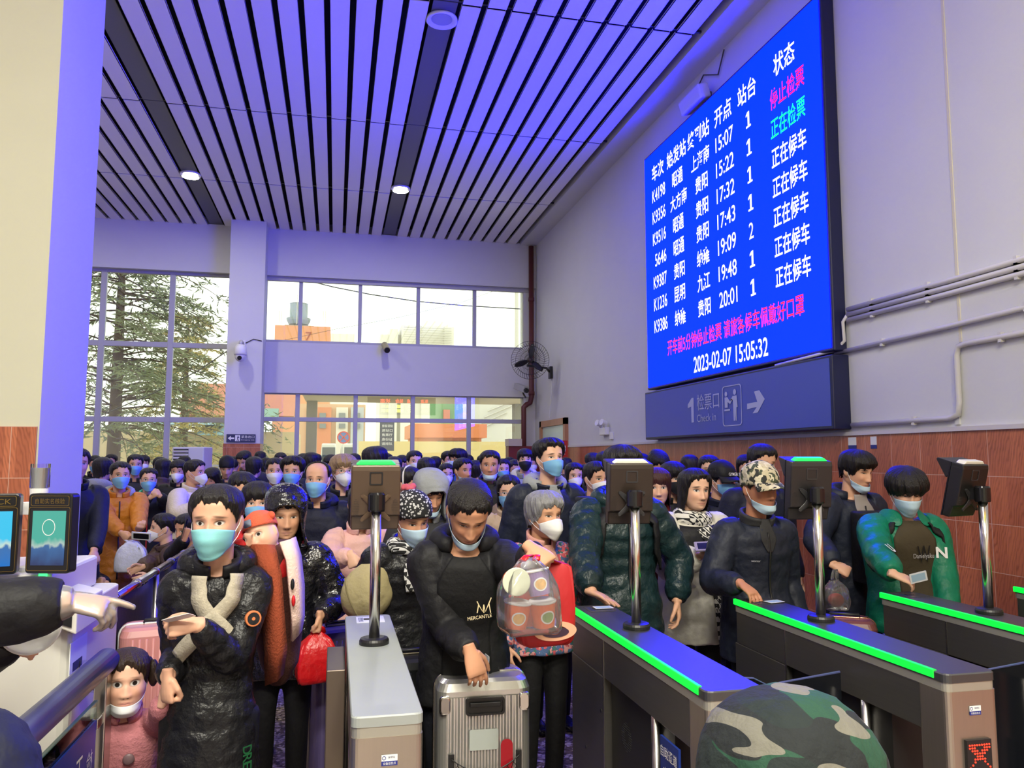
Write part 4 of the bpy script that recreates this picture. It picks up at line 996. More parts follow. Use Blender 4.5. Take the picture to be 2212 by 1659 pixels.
for nm, col, uv in (('printed_mark', 'dark_red', (634, 1298)), ('printed_mark', 'black_coat', (632, 1262))):
    b = MB(); c_ = W(uv[0], uv[1], 2.925); b.ell(c_, (.007, .012, .02)); o = b.build(nm, CL['red_coat'] if col == 'dark_red' else CL['black_coat'], None, smooth=True); o.parent = bl; o.matrix_parent_inverse = Matrix.Translation(bl.location).inverted()
sheet('shoulder_edge', RUST, [wcol((396, 1205, 2.98), (399, 1215, 2.97), (398, 1228, 2.97)), wcol((412, 1190, 2.96), (416, 1200, 2.95), (418, 1212, 2.95)), wcol((434, 1184, 3.0), (438, 1194, 3.0), (440, 1206, 3.0))], bl)
KNITR = mat('orange_knit', lin(216, 96, 66), .9, nz=.1, ns=60, bump=.6, bs=180, bd=.006)
def baby_hat(ff):
    knit_cap(KNITR, .052, .010, .006)(ff)
    b = MB()
    for sx_ in (-1, 1): b.ell((sx_ * .085, .02, .075), (.024, .016, .024))
    ff.hp(b, 'hat_ear', KNITR)
    b = MB(); b.prism(rrect(.05, .04, .008), (.012, -.112, .075), (1, 0, 0), (0, .3, 1), (0, -1, .2), .006); ff.hp(b, 'hat_patch', mat('patch_grey', lin(120, 130, 150), .7))
zb = W(566, 1152, 3.03)[2]
b_ = person('baby in orange knitted hat and red jacket on the back of the woman in black', 566, 1152, 3.03, yaw=-18, face=(-10, 6, -22), hs=.64, skin='child', hair=None, q=.0042, ht=.72, z0=zb - .645, fwd=.02, nolegs=True,
            top=dict(mat=CL['red_coat'], thick=.014, collar=(CL['red_coat'], .06, .014), hem=-.1, q=.007), hat=baby_hat, pants=CL['red_coat'],
            hands=dict(R=dict(at=W(536, 1174, 2.97), pose='fist', d=(0, -.3, 1), n=(0, -1, 0)), L=dict(at=W(605, 1222, 3.05), pose='fist', d=(-.6, -.3, -.5))))
BADGE = mat('badge_orange', lin(206, 120, 70), .6)
S_, E_, W_, _, _ = MOTHER.arms['L']; bp_ = S_ + (E_ - S_) * .42; bn = unit(A(.25, -1, .1)); ba = unit(np.cross(A(0, 0, 1), bn)) * -1 if False else unit(np.cross(A(0, 0, 1), bn)); bu_ = np.cross(bn, ba); bp_ = bp_ + bn * .098
bd_ = MB().loft([[bp_ + ba * r_ * math.cos(t) + bu_ * r_ * math.sin(t) + bn * o_ for t in [2 * PI * i / 24 for i in range(24)]] for r_, o_ in ((.026, -.012), (.026, .002), (.024, .003))]).build('badge', BADGE, MOTHER.root)
MB().loft([[bp_ + ba * r_ * math.cos(t) + bu_ * r_ * math.sin(t) + bn * .0038 for t in [2 * PI * i / 24 for i in range(24)]] for r_ in (.020, .006)], cap=False).build('badge_ring', CL['black_coat'], bd_, solid=.001)
GT = mat('print_green', lin(30, 96, 56), .6)
for i, ch_ in enumerate('DREAM'):
    p_ = MOTHER.T.surf(-.18 - .052 * i, .62, MOTHER.th + .02); nn_ = unit(p_ - MOTHER.T.c(-.18 - .052 * i)); nn_[2] = 0; ay_ = unit(np.cross(A(0, 0, 1), nn_))
    text('lettering', ch_, p_, (0, 0, -1), ay_, .026, .036, GT, MOTHER.root, bold=.01)
# toddler holding her hand
f = person('toddler girl with pigtails in pink plush coat holding the hand of the woman in black', 272, 1468, 3.03, yaw=10, face=(4, -2, 0), hs=.86, skin='child', hair=('girl', 'brown', .009, .006, [((s_ * .080, .02, .062), (.018, .018, .018)) for s_ in (-1, 1)] + [((s_ * .102, .015, .012), (.022, .026, .055)) for s_ in (-1, 1)]), mask=('white', 'chin'), q=.0042, ht=.93, wide=1.12,
           top=dict(mat=CL['pink_plush'], thick=.022, hem=-.9, flare=.06, collar=(CL['pink_plush'], .05, .02), q=.008), pants=CL['pink_plush'],
           hands=dict(L=dict(at=W(352, 1510, 2.78), d=(.3, 0, 1), n=(0, -1, 0), pose='fist', pole=(.5, .2, -1))))
for t_ in (.62, .12):
    p = f.T.surf(t_, .12, f.th + .008); MB().ell(p, (.019, .007, .019)).build('button', mat('button_grey', lin(120, 96, 100), .4), f.root, smooth=True)
# woman in the glossy hood
f = person('older woman in glossy black hooded puffer carrying a red bag', 617, 1112, 4.05, yaw=4, face=(4, 6, 0), skin='old', hair=('grey', 'black'), q=.005, hat=hood_up(CL['glossy_black'], .022, peak=.012, edge=.066), ht=1.5,
           top=dict(mat=CL['glossy_black'], puff=.007, ps=.1, hem=-.35, thick=.035, collar=True, q=.009), pants=CL['black_trousers'], soles=mat('sole_tan', lin(150, 120, 80), .6),
           hands=dict(L=dict(at=W(690, 1330, 3.92), d=(0, 0, -1), n=(1, 0, 0), pose='fist')))
# man bending over the silver suitcase
f = person('man in black coat bending his head over the silver suitcase', 1012, 1105, 3.02, yaw=-6, face=(6, 40, 0), skin='tan_down', hair=('crew', 'black', .010), mask=('pale', 'chin'), q=.0036, ht=1.70, fwd=.20, wide=.9,
           top=dict(mat=CL['black_coat'], thick=.028, arm=.86, hem=-.4, hood=True, puff=.003, ps=.12, collar=None, open=(CL['black_trousers'], .45)), pants=CL['navy_trousers'],
           hands=dict(R=dict(at=W(1016, 1408, 2.86), d=(.3, -.25, -1), n=(.1, -.9, .3), pose='reach', pole=(-.2, 1, -.2)), L=dict(at=W(1148, 1184, 2.66), d=(.45, -.55, -.4), n=(-.1, -.6, .8), pose='fist', pole=(.4, .2, -1))))
MAN = f
LOGO = mat('logo_gold', lin(224, 204, 160), .6)
p = f.T.surf(.62, .27, f.th + .016)
for dx, s_, h_ in ((-.062, 'MERCANTLE', .013),): text('lettering', s_, p + A(dx, -.014, -.05), (1, .05, .12), (-.1, .3, 1), .094, h_, LOGO, f.root)
b = MB()
for q_ in ([(-.026, 0), (-.02, .03), (-.03, .05)], [(-.02, .03), (-.005, .005), (0, .03)], [(0, .03), (.006, .005), (.02, .034), (.03, .055)], [(.02, .034), (.026, 0)], [(0, .0), (0, .03)]): b.tube([p + A(x_, -.014 + z_ * .25, z_ - .022) for x_, z_ in q_], .0022, 5)
b.build('emblem', LOGO, f.root)
# grey-haired woman
f = person('grey-haired woman in floral jacket and white cup mask beside the red bag', 1176, 1112, 4.0, yaw=14, face=(8, 2, 0), skin='old', hair=('grey', 'grey', .016, .010), mask='kn95', q=.0048, ht=1.50,
           top=dict(mat=FLORAL, thick=.022, hem=-.25, collar=(CL['rose_knit'], .075, .012), inner=CL['rose_knit'], iw=.36), pants=CL['black_trousers'])
# woman with the embroidered headscarf
f = person('woman with embroidered black headscarf, pink hair tie and blue mask bending forward', 890, 1118, 3.95, yaw=18, face=(2, 22, -4), skin='tan_narrow', hair=('tied', 'black', .012), mask='pale', q=.0055, ht=1.50, fwd=.12,
           top=dict(mat=CL['black_puffer'], thick=.034, puff=.006, ps=.075, hem=-.5, collar=True), hat=knit_cap(FLECK, .048, .013, .012))
scarf(f, GREEKKEY, .036, False); patch(f, 'scarf_end', GREEKKEY, .62, .98, .16, .3, .012)
b = MB()
for i in range(14): b.ell(A(.034 * math.cos(i * 2.4) * (i % 3 + 1) / 3, .075 + .02 * math.sin(i * 1.7), .128 + .016 * math.sin(i * 3.1)), (.016, .016, .014))
f.hp(b, 'hair_tie', mat('scrunchie_pink', lin(190, 84, 96), .8), vox=.005)
# teenager in grey hood
f = person('teenager in grey hood with mask under the chin, looking down', 928, 1066, 4.75, yaw=12, face=(4, 20, 0), skin='tan_down', hair=('fringe', 'black'), mask=('pale', 'chin'), q=.006, hat=hood_up(CL['grey_fleece'], .022, edge=.062, peak=.012),
           top=dict(mat=CL['charcoal'], thick=.025, hem=-.3, collar=(CL['grey_fleece'], .05, .018)))
# tall young man
f = person('tall young man in dark jacket over grey hoodie with blue mask', 1187, 990, 4.85, yaw=8, face=(6, -4, 0), skin='light_narrow', hair=('crew', 'black', .018, .012), mask='blue', q=.005, wide=1.0,
           top=dict(mat=CL['near_navy'], thick=.032, hem=-.3, collar=(CL['near_navy'], .035, .014), hood=CL['grey_fleece'], inner=CL['grey_fleece'], iw=.3))
EMB = mat('embroidery_white', lin(190, 190, 196), .7)
b = MB(); p = f.T.surf(.74, .52, f.th + .008)
for i, (dx, h_) in enumerate(((-.024, .036), (-.012, .044), (0, .046), (.012, .040))): b.tube([p + A(dx, -.004, -.02), p + A(dx, -.004, -.02 + h_)], .0035, 6)
b.tube([p + A(-.026, -.004, -.022), p + A(.022, -.004, -.03), p + A(.026, -.004, -.05), p + A(-.016, -.004, -.052)], .0035, 6); b.build('emblem', EMB, f.root)
emblem_text(f, 'UNDEFEATEDLY', .615, .52, .10, .010, EMB)
# man hidden behind the second terminal
f = person('man in dark teal puffer coat, face hidden behind the white-capped scanner', 1345, 1015, 3.92, yaw=0, face=(0, 8, 0), skin='mid', hair=('short', 'black', .02, .012), q=.0042, ht=1.74, wide=1.0,
           top=dict(mat=CL['teal_puffer'], thick=.036, puff=.009, ps=.105, hem=-.5, collar=True, hood=True, zip=BLACKP), pants=CL['navy_trousers'],
           hands=dict(R=dict(at=W(1278, 1284, 3.55), d=(.55, -.75, -.22), n=(.1, .25, 1), pose='flat', pole=(-1, .2, -.3)), L=dict(at=W(1462, 1302, 3.85), d=(.05, -.15, -1), n=(.9, -.4, 0), pose='relax', pole=(1, .5, -.1))))
bp = empty('backpack', f.root.location, f.root.rotation_euler.z, 'black backpack strapped on the man in dark teal puffer coat', 'backpack')
for s_ in (-1, 1): ribbon(f, 'shoulder_strap', CL['black_coat'], [(.99, s_ * .95), (.94, s_ * .68), (.80, s_ * .62), (.55, s_ * .72), (.36, s_ * 1.15)], .06, .016, .012, bp)
b = MB(); c_ = f.T.c(.62) + A(0, .25, 0); b.loft([[c_ + A(x_, z_, k_) for x_, z_ in rrect(.30, .17, .05)] for k_ in np.linspace(-.22, .22, 6)]); b.build('pack', CL['black_coat'], bp, smooth=True, vox=.012, smo=4)
# woman with houndstooth scarf
f = person('young woman in ivory puffer with black yoke and houndstooth scarf, holding a phone', 1500, 1058, 4.30, yaw=-4, face=(8, 2, 2), skin='light', hair=('long', 'black', .016), q=.0048, ht=1.60,
           top=dict(mat=CL['ivory_puffer'], thick=.05, puff=.008, ps=.12, hem=-.45, collar=None), pants=CL['black_trousers'],
           hands=dict(R=dict(at=W(1512, 1200, 4.0), d=(.75, -.4, .1), n=(-.25, -.35, -.85), pose='pinch', pole=(-.6, .4, -.9))))
scarf(f, HOUND, .042, True, .30)
patch(f, 'yoke', CL['black_coat'], .52, .97, 1.45, 1.2, .004, n=18)
# man with camouflage cap
f = person('man in camouflage cap and dark jacket, hand on a gate top', 1641, 1054, 3.72, yaw=2, face=(4, 4, 0), skin='dark_narrow', hair=('crew', 'black', .008), mask=('pale', 'chin'), q=.0042, hat=peaked_cap(CAMO, None, .036), ht=1.66, wide=.95,
           top=dict(mat=CL['near_navy'], thick=.03, arm=.86, hem=-.45, puff=.002, ps=.1, collar=(CL['charcoal'], .045, .018), inner=CL['charcoal'], iw=.22, zip=BLACKP),
           hands=dict(R=dict(at=W(1602, 1262, 3.47), d=(.25, -.75, -.40), n=(-.1, .3, 1), pose='reach', pole=(-.35, .9, -.5))))
emblem_text(f, 'wearstar', .62, -.34, .045, .008, EMB)
# tall man with the chin mask
f = person('tall man in black hooded coat looking down, mask pulled under his chin', 1851, 1016, 4.35, yaw=6, face=(8, 14, 0), skin='mid_down', hair=('fringe', 'black', .018, .010), mask=('pale', 'chin'), q=.0048,
           top=dict(mat=CL['near_navy'], thick=.036, hem=-.55, hood=True, inner=mat('grey_tee', lin(140, 132, 128), .85), iw=.34, zip=BLACKP),
           hands=dict(R=dict(at=W(1803, 1222, 4.05), d=(.55, -.45, -.3), n=(-.2, -.75, .5), pose='fist', pole=(-.9, .4, -.4))))
# young man in green jacket
f = person('young man with bowl haircut in green jacket holding a ticket card', 1957, 1060, 3.82, yaw=-10, face=(-10, 22, 0), skin='light_down', hair=('bowl', 'black', .022, .016), mask='pale', q=.0042, ht=1.66, wide=1.02,
           top=dict(mat=CL['teal_green'], thick=.034, hem=-.3, collar=None, open=(CL['olive_tee'], .42)), pants=CL['navy_trousers'],
           hands=dict(R=dict(at=W(1932, 1246, 3.47), d=(.85, -.35, -.35), n=(.1, -.55, .8), pose='reach', pole=(-.9, .5, -.7)), L=dict(at=W(2052, 1352, 3.62), pole=(1, .4, -.1))))
GREENF = f
for s_ in (-1, 1):
    b = MB(); N_ = f.N; pts = [[N_ + A(s_ * .035, -.062, .045), N_ + A(s_ * .085, -.03, .06), N_ + A(s_ * .095, .05, .055)], [N_ + A(s_ * .055, -.128, -.06), N_ + A(s_ * .15, -.075, -.02), N_ + A(s_ * .135, .05, .0)]]
    b.grid(pts); b.build('collar', CL['teal_green'], f.root, smooth=True, solid=.01, sub=2)
bpy.context.view_layer.update(); dg_ = bpy.context.evaluated_depsgraph_get(); Mi = f.jacket.matrix_world.inverted()
for ch_, u_, v_, w_ in (('U', 1922, 1186, .036), ('N', 2034, 1194, .056)):      # letters lie on the cloth where it really is
    o3 = Mi @ Vector(_c); d3 = (Mi.to_3x3() @ Vector(ray(u_, v_))).normalized(); hit, lc, nr, _i = f.jacket.ray_cast(o3, d3, depsgraph=dg_)
    if hit:
        n3 = unit(A(*nr)); a3 = unit(np.cross(A(0, 0, 1), n3)); b3 = np.cross(n3, a3); text('lettering', ch_, A(*lc) + n3 * .008 - a3 * w_ / 2 - b3 * .03, a3, b3, w_, .06, WHITEPAINT, f.root, bold=.03)
emblem_text(f, 'Danielyaku', .545, .10, .13, .032, EMB, off=.020); emblem_text(f, 'W', .50, .12, .085, .09, CL['black_coat'], off=.018)
bp = empty('backpack', f.root.location, f.root.rotation_euler.z, 'dark backpack strapped over the green jacket', 'backpack')
for s_ in (-1, 1): ribbon(f, 'shoulder_strap', CL['black_coat'], [(.985, s_ * 1.0), (.93, s_ * .82), (.78, s_ * .86), (.55, s_ * 1.0), (.40, s_ * 1.3)], .06, .014, .012, bp)
b = MB(); c_ = f.T.c(.62) + A(0, .24, 0); b.loft([[c_ + A(x_, z_, k_) for x_, z_ in rrect(.30, .17, .05)] for k_ in np.linspace(-.22, .2, 6)]); b.build('pack', CL['black_coat'], bp, smooth=True, vox=.012, smo=4)
# the passenger in front, only the camouflage hood shows
f = person('person in green camouflage hood passing close by at the bottom edge', 1700, 1800, .98, yaw=112, face=(0, 16, 0), q=.006, hair=('short', 'black'), hat=hood_up(CAMOG, .030, peak=.035, edge=.06), ht=1.42, top=dict(mat=CAMOG, thick=.03, hem=-.3, collar=True))
# dark blue shoulder at the lower left
f = person('person in dark blue coat cut off by the lower left corner', -185, 1275, 1.32, yaw=150, q=.007, hair=('bob', 'black'), top=dict(mat=CL['navy_coat'], thick=.05, hem=-.5, collar=True, puff=.004), ht=1.50, wide=1.12)
# staff member reaching in from the left
GLOVE = skin_mat('gloved_skin', lin(222, 196, 170), 1.)
SK['mid_staff'] = SK['mid']
f = person('staff member in black coat reaching in from the left with a clear-gloved hand', -215, 1010, 2.18, yaw=76, q=.0042, hair=('short', 'black'), ht=1.66, top=dict(mat=CL['black_coat'], thick=.045, hem=-.4, collar=True, cuff=.046),
           hands=dict(R=dict(at=W(148, 1300, 2.08), d=(.92, .1, -.22), n=(.1, -.45, .85), pose='point', pole=(-.3, -.2, -1)), L=dict(at=W(10, 1372, 2.25), d=(.6, .3, -.3), n=(0, .4, .9), pose='fist')))
GLV = glass_mat('clear_glove', (.92, .92, .92), .9, .06, .3)
N_g, L_g = GLV.node_tree.nodes, GLV.node_tree.links
df = N_g.new('ShaderNodeBsdfDiffuse'); df.inputs[0].default_value = (.86, .84, .80, 1); mx = N_g.new('ShaderNodeMixShader'); mx.inputs[0].default_value = .2
o_ = N_g['Material Output'].inputs[0].links[0].from_socket; L_g.new(o_, mx.inputs[1]); L_g.new(df.outputs[0], mx.inputs[2]); L_g.new(mx.outputs[0], N_g['Material Output'].inputs[0])
S_, E_, W_, sd, hd = f.arms['R']; mb = MB()
hand(mb, W_, f.Rz.T @ A(*hd['d']), f.Rz.T @ A(*hd['n']), sd, 'point', .93 * f.k * 1.02, 1.22)
mb.tube([W_ - unit(W_ - E_) * .05, W_ - unit(W_ - E_) * .01, W_ + unit(W_ - E_) * .01], [.046, .042, .034], 14)
mb.build('glove', GLV, f.root, smooth=True, vox=.004, smo=2)
# ------------------------------------------------------------------ the queue behind
S = simple
S('woman in orange hooded puffer and blue mask holding a phone', 260, 1027, 7.0, 18, (4, -2, 0), 'tied', mask='blue', coat='orange_puffer', skin='mid', puff=.008, q=.007, thick=.03, hem=-.7, hood=CL['grey_fleece'], zip=BLACKP,
  hands=dict(L=dict(at=W(298, 1152, 7.22), pose='pinch', d=(.3, -.6, .2), n=(.2, -.7, -.6), pole=(.3, .5, -1)), R=dict(at=W(270, 1162, 7.25), pose='fist', d=(.6, -.3, -.5), n=(-.5, -.6, 0), pole=(-.3, .5, -1))))
S('boy with glasses, teal collar and navy jacket raising his hands to his chest', 321, 1036, 7.8, 14, (0, 0, 0), 'crew', mask='blue', coat='navy_coat', skin='light', q=.007, glasses=SILVERZ, collar=(CL['mint'], .05, .018), zip=mat('zip_red', lin(200, 40, 50), .5), ht=1.50, hs=.95,
  hands=dict(L=dict(at=W(344, 1070, 8.12), pose='fist', d=(-.6, -.2, .5), n=(.2, -.9, .2)), R=dict(at=W(326, 1074, 8.12), pose='fist', d=(.6, -.2, .5), n=(-.2, -.9, .2))))
S('man in blue mask behind the boy with glasses', 292, 1004, 9.1, 12, (4, 0, 0), 'short', mask='blue', coat='charcoal')
S('dark-haired person from behind in grey plush hooded jacket', 222, 1014, 7.9, 165, (0, 0, 0), 'grey', coat='grey_fleece', hood=True)
S('person in black coat half hidden by the left pillar', 166, 1002, 6.05, 30, (0, 0, 0), 'short', coat='navy_coat', q=.008, hands=dict(L=dict(at=W(203, 1190, 6.45), pose='relax', d=(.3, -.1, -1), n=(.9, -.4, 0))))
S('man in cream fleece with black backpack, seen from the side', 421, 1020, 7.6, 62, (6, 2, 0), 'crew', mask='kn95', coat='cream_fleece', q=.008, thick=.035, hands=dict(R=dict(at=W(440, 1088, 7.8), pose='fist')))
S('woman with dark bob and black coat looking down', 458, 1034, 8.7, -6, (-14, 22, 0), 'bob', coat='black_coat', skin='tan_down', q=.009, inner=CL['white_cloth'])
S('man in black knitted cap before the tiled pillar foot', 490, 1010, 9.4, 4, (0, 20, 0), 'short', coat='charcoal', hat=knit_cap(CL['black_coat'], .04))
S('dark-haired man in grey coat bowing his head before the tiled pillar foot', 528, 994, 10.2, -10, (-20, 30, 0), 'short', coat='charcoal')
S('person with curly dark hair turned away near the pillar', 549, 1010, 8.7, 160, (0, 0, 0), 'grey', coat='black_coat')
S('man with dark hair in grey coat looking down behind the woman in black', 522, 1060, 5.1, 8, (2, 14, 0), 'short', mask='pale', coat='grey_coat', q=.007)
S('woman in red jacket and blue mask behind the baby', 556, 1086, 4.55, 6, (-2, 0, 0), 'fringe', mask='blue', coat='red_coat', skin='light', q=.006, hairx=('bangs', 'black', .014, .006, [((0, .09, .02), (.05, .04, .06))]))
S('man with receding hair in white mask', 594, 1017, 7.4, 4, (0, 2, 0), 'crew', mask='white', coat='black_coat', q=.008)
S('man with dark quiff in blue mask', 632, 1018, 6.7, -4, (-4, 2, 0), 'short', mask='blue', coat='black_coat', q=.008, hairx=('short', 'black', .02, .016))
S('bald man in navy hooded jacket with blue mask', 686, 1036, 5.4, -4, (-8, 0, 0), 'bald', mask='blue', coat='navy_coat', skin='mid', q=.006, hood=True, thick=.035, wide=1.12, inner=None)
S('man with bleached hair, glasses and white cup mask', 741, 1017, 6.2, 6, (6, 0, 0), 'fringe', 'blond', mask='kn95', coat='black_coat', skin='light', q=.007, glasses=SILVERZ, hairx=('fringe', 'blond', .022, .016))
S('person in pale pink puffer behind the brown face scanner', 782, 1090, 4.85, 10, (0, 10, 0), 'bangs', coat='pink_puffer', skin='light', q=.007, puff=.006, thick=.024, mask='white', ht=1.52,
  hands=dict(R=dict(at=W(758, 1198, 4.62), pose='fist', d=(.2, -.4, -.8), n=(-.4, -.8, .1))))
S('person with curly black hair above the brown scanner', 810, 996, 7.2, 150, (0, 0, 0), 'grey', coat='black_coat', hairx=('grey', 'black', .024, .02))
S('person with dark hair right of the brown scanner, turned away', 850, 1012, 8.0, 170, (0, 0, 0), 'short', coat='charcoal')
S('young man in white mask standing tall right of the brown scanner', 895, 997, 8.8, 4, (6, 0, 0), 'short', mask='white', coat='navy_coat', skin='light')
S('woman with white headband facing left beside the grey hood', 882, 1046, 5.5, 40, (20, 0, 0), 'tied', coat='black_coat', skin='tan', q=.007, hat=lambda f: f.hp(MB().tube([head_pt(a, z_, False, .013) for a, z_ in [(-PI / 2, -.01), (-PI / 2, .03), (-PI / 2, .06), (-PI / 2, .085)]] + [A(x_, 0, .13 - 3 * x_ * x_ * 2) for x_ in (-.04, 0, .04)] + [head_pt(a, z_, False, .013) for a, z_ in [(PI / 2, .085), (PI / 2, .06), (PI / 2, .03), (PI / 2, -.01)]], .007, 8), 'headband', WHT))
S('person with dark hair rising behind the grey hood', 921, 1016, 7.4, 175, (0, 0, 0), 'short', coat='black_coat')
S('woman with glasses, long dark hair and white cup mask', 964, 1024, 9.0, 6, (0, 2, 0), 'long', mask='kn95', coat='black_coat', skin='light', glasses=SILVERZ)
S('man with dark hair standing left of the woman in blue jacket', 968, 994, 10.4, 10, (10, 0, 0), 'short', mask='white', coat='charcoal')
S('person in blue jacket with dark fluffy hair and mask', 988, 992, 9.5, -30, (-24, 4, 0), 'fringe', mask='pale', coat='blue_jacket', hairx=('fringe', 'black', .022, .014))
S('balding man with mask below his nose in navy jacket', 1000, 1016, 7.7, 16, (10, 2, 0), 'crew', mask=('pale', 'chin'), coat='navy_coat', skin='tan', q=.008)
S('dark-haired person in black behind the bending man', 1026, 1018, 8.6, 170, (0, 0, 0), 'short', coat='black_coat')
S('man in tan coat over black turtleneck, mask under his chin', 1058, 1004, 6.6, -6, (-4, 4, 0), 'crew', mask=('pale', 'chin'), coat='tan_wool', skin='tan', q=.007, collar=(CL['black_coat'], .07, .014), inner=CL['black_coat'], iw=.5, thick=.03, wide=1.06)
S('small woman in blue mask right of the tan coat', 1086, 1014, 9.0, 0, (0, 0, 0), 'long', mask='blue', coat='black_coat', skin='light')
S('young woman with glasses and blue mask left of the tall young man', 1098, 1062, 5.7, -4, (-6, 6, 0), 'long', mask='blue', coat='beige', skin='light', q=.007, glasses=SILVERZ, ht=1.46)
S('boy in black mask and pale hooded top with backpack straps', 1134, 993, 8.6, -6, (-4, 0, 0), 'fringe', mask='black', coat='grey_fleece', skin='light', hood=CL['white_cloth'])
S('woman with dark red scarf and white cup mask right of the tall young man', 1240, 1027, 7.5, 0, (0, 4, 0), 'long', mask='kn95', coat='dark_red', skin='light', q=.008)
S('woman in pink mask behind the woman with dark red scarf', 1263, 1026, 9.3, 0, (0, 0, 0), 'fringe', mask='pink', coat='charcoal', skin='light')
S('man in grey coat and white cup mask left of the white-capped scanner', 1288, 1033, 5.7, 8, (8, 4, 0), 'short', mask='kn95', coat='grey_coat', skin='mid', q=.007)
S('person with dark hair behind the man in grey coat', 1280, 1001, 8.9, 170, (0, 0, 0), 'short', coat='charcoal')
S('person with dark hair next to the wall, left of the white-capped scanner', 1306, 1001, 8.0, 165, (0, 0, 0), 'fringe', coat='black_coat')
S('person with black hair right of the white-capped scanner, head bowed', 1420, 1003, 6.8, 4, (0, 40, 0), 'short', coat='navy_coat')
S('girl with reddish dark hair and uncovered face beside the white-capped scanner', 1420, 1052, 5.0, -8, (-10, 2, 0), 'bangs', 'auburn', coat='dark_red', skin='light', q=.006, ht=1.46)
S('woman with fringe and black mask behind the houndstooth scarf', 1454, 1032, 5.9, 6, (6, 6, 0), 'bangs', mask='black', coat='black_coat', skin='light', q=.007)
S('bare-faced man beside the tiled wall left of the black cap', 1532, 1016, 6.4, -14, (-8, 0, 0), 'short', coat='charcoal', skin='light', q=.007)
f = S('man in black cap and blue mask left of the camouflage cap', 1559, 1036, 5.65, 6, (8, 6, 0), 'short', mask='blue', coat='navy_coat', skin='mid', q=.006, hat=peaked_cap(CL['black_coat'], None, .032, letters='GYMGR'))
S('dark-haired person hidden behind the camouflage cap', 1646, 1000, 5.1, 0, (0, 10, 0), 'short', coat='navy_coat', q=.008)
# seated people by the fence on the left
S('seated man in brown puffer with white cup mask, in profile', 352, 1140, 6.7, -68, (-6, 0, 0), 'crew', mask='kn95', coat='brown_puffer', skin='light', q=.006, seat=True, ht=1.62, puff=.008, thick=.04, hem=-.15, hands=dict(R=dict(at=W(290, 1236, 6.8), pose='relax', d=(-.7, -.3, -.2)), L=dict(at=W(322, 1246, 6.75), pose='relax', d=(-.7, -.3, -.2))))
S('seated person with messy dark hair in black puffer beside the pillar edge', 186, 1196, 6.45, 75, (20, 34, 0), 'grey', coat='black_puffer', q=.007, seat=True, ht=1.30, puff=.008, thick=.04, hem=-.15, hands=dict(R=dict(at=W(262, 1262, 6.6), pose='fist'), L=dict(at=W(250, 1270, 6.85), pose='fist')))
S('crouching person in black lifting a phone to the face behind the woman in black', 404, 1142, 6.4, -20, (-20, 10, 0), 'short', coat='black_coat', skin='tan', q=.008, seat=True, ht=1.6, hem=-.15, hands=dict(R=dict(at=W(402, 1160, 6.55), pose='fist', d=(.2, 0, 1), n=(-.5, -.8, 0))))
def stool(u_, v_, d_, h_, label):
    p_ = at(u_, v_, dep(u_, v_, d_)); r = empty('stool', (p_[0] + .04, p_[1] + .03, 0), 0, label, 'stool', 'stools by the fence')
    MB().lathe([(0, h_ - .03), (.16, h_ - .03), (.16, h_), (0, h_)], n=20).build('seat', STEEL, r)
    for i in range(4): MB().cyl((.13 * math.cos(i * PI / 2 + .8), .13 * math.sin(i * PI / 2 + .8), 0), (.1 * math.cos(i * PI / 2 + .8), .1 * math.sin(i * PI / 2 + .8), h_ - .03), .012, n=8).build('leg', STEEL, r)
stool(352, 1140, 6.7, .34, 'stool under the seated man in brown puffer'); stool(186, 1196, 6.45, .24, 'stool under the messy-haired seated person'); stool(404, 1142, 6.4, .34, 'stool under the crouching person with phone')
# heads far back in the hall
rr = random.Random(5)
far = [(205, 1002, 11.5), (240, 998, 12.2), (310, 1000, 12.0), (345, 1006, 11.0), (352, 1012, 9.6), (385, 1016, 9.0), (398, 1002, 12), (505, 1004, 11.6), (562, 992, 12.2), (575, 1006, 11.8), (606, 996, 11.2), (655, 1000, 10.2), (672, 1000, 9.0), (682, 998, 11.5), (715, 1004, 9.4),
       (765, 1000, 10.2), (835, 998, 11.0), (868, 1004, 10.0), (940, 1004, 11.2), (1010, 1000, 11.6), (1044, 1002, 10.6), (1100, 1006, 11.2), (1112, 1014, 9.8), (1150, 1002, 12.3), (1222, 1008, 10.7), (1318, 1008, 10.4), (1386, 1004, 8.6), (1490, 1010, 7.6), (1612, 1012, 7.0)]
looks = ['short', 'crew', 'fringe', 'bob', 'long', 'grey']; coats = ['black_coat', 'charcoal', 'navy_coat', 'grey_coat', 'brown_puffer']
FARLAB = 'one of the distant people at the back of the queue, only the dark head showing'
for i, (u_, v_, d_) in enumerate(far):
    back = rr.random() < .45
    S(FARLAB, u_, v_, d_, 170 if back else rr.uniform(-15, 15), (rr.uniform(-15, 15), rr.uniform(0, 14), 0), looks[i % 6], group='distant heads at the back of the hall', coat=coats[i % 5], mask=None if back else ('blue', 'white', 'kn95')[i % 3], q=.014)
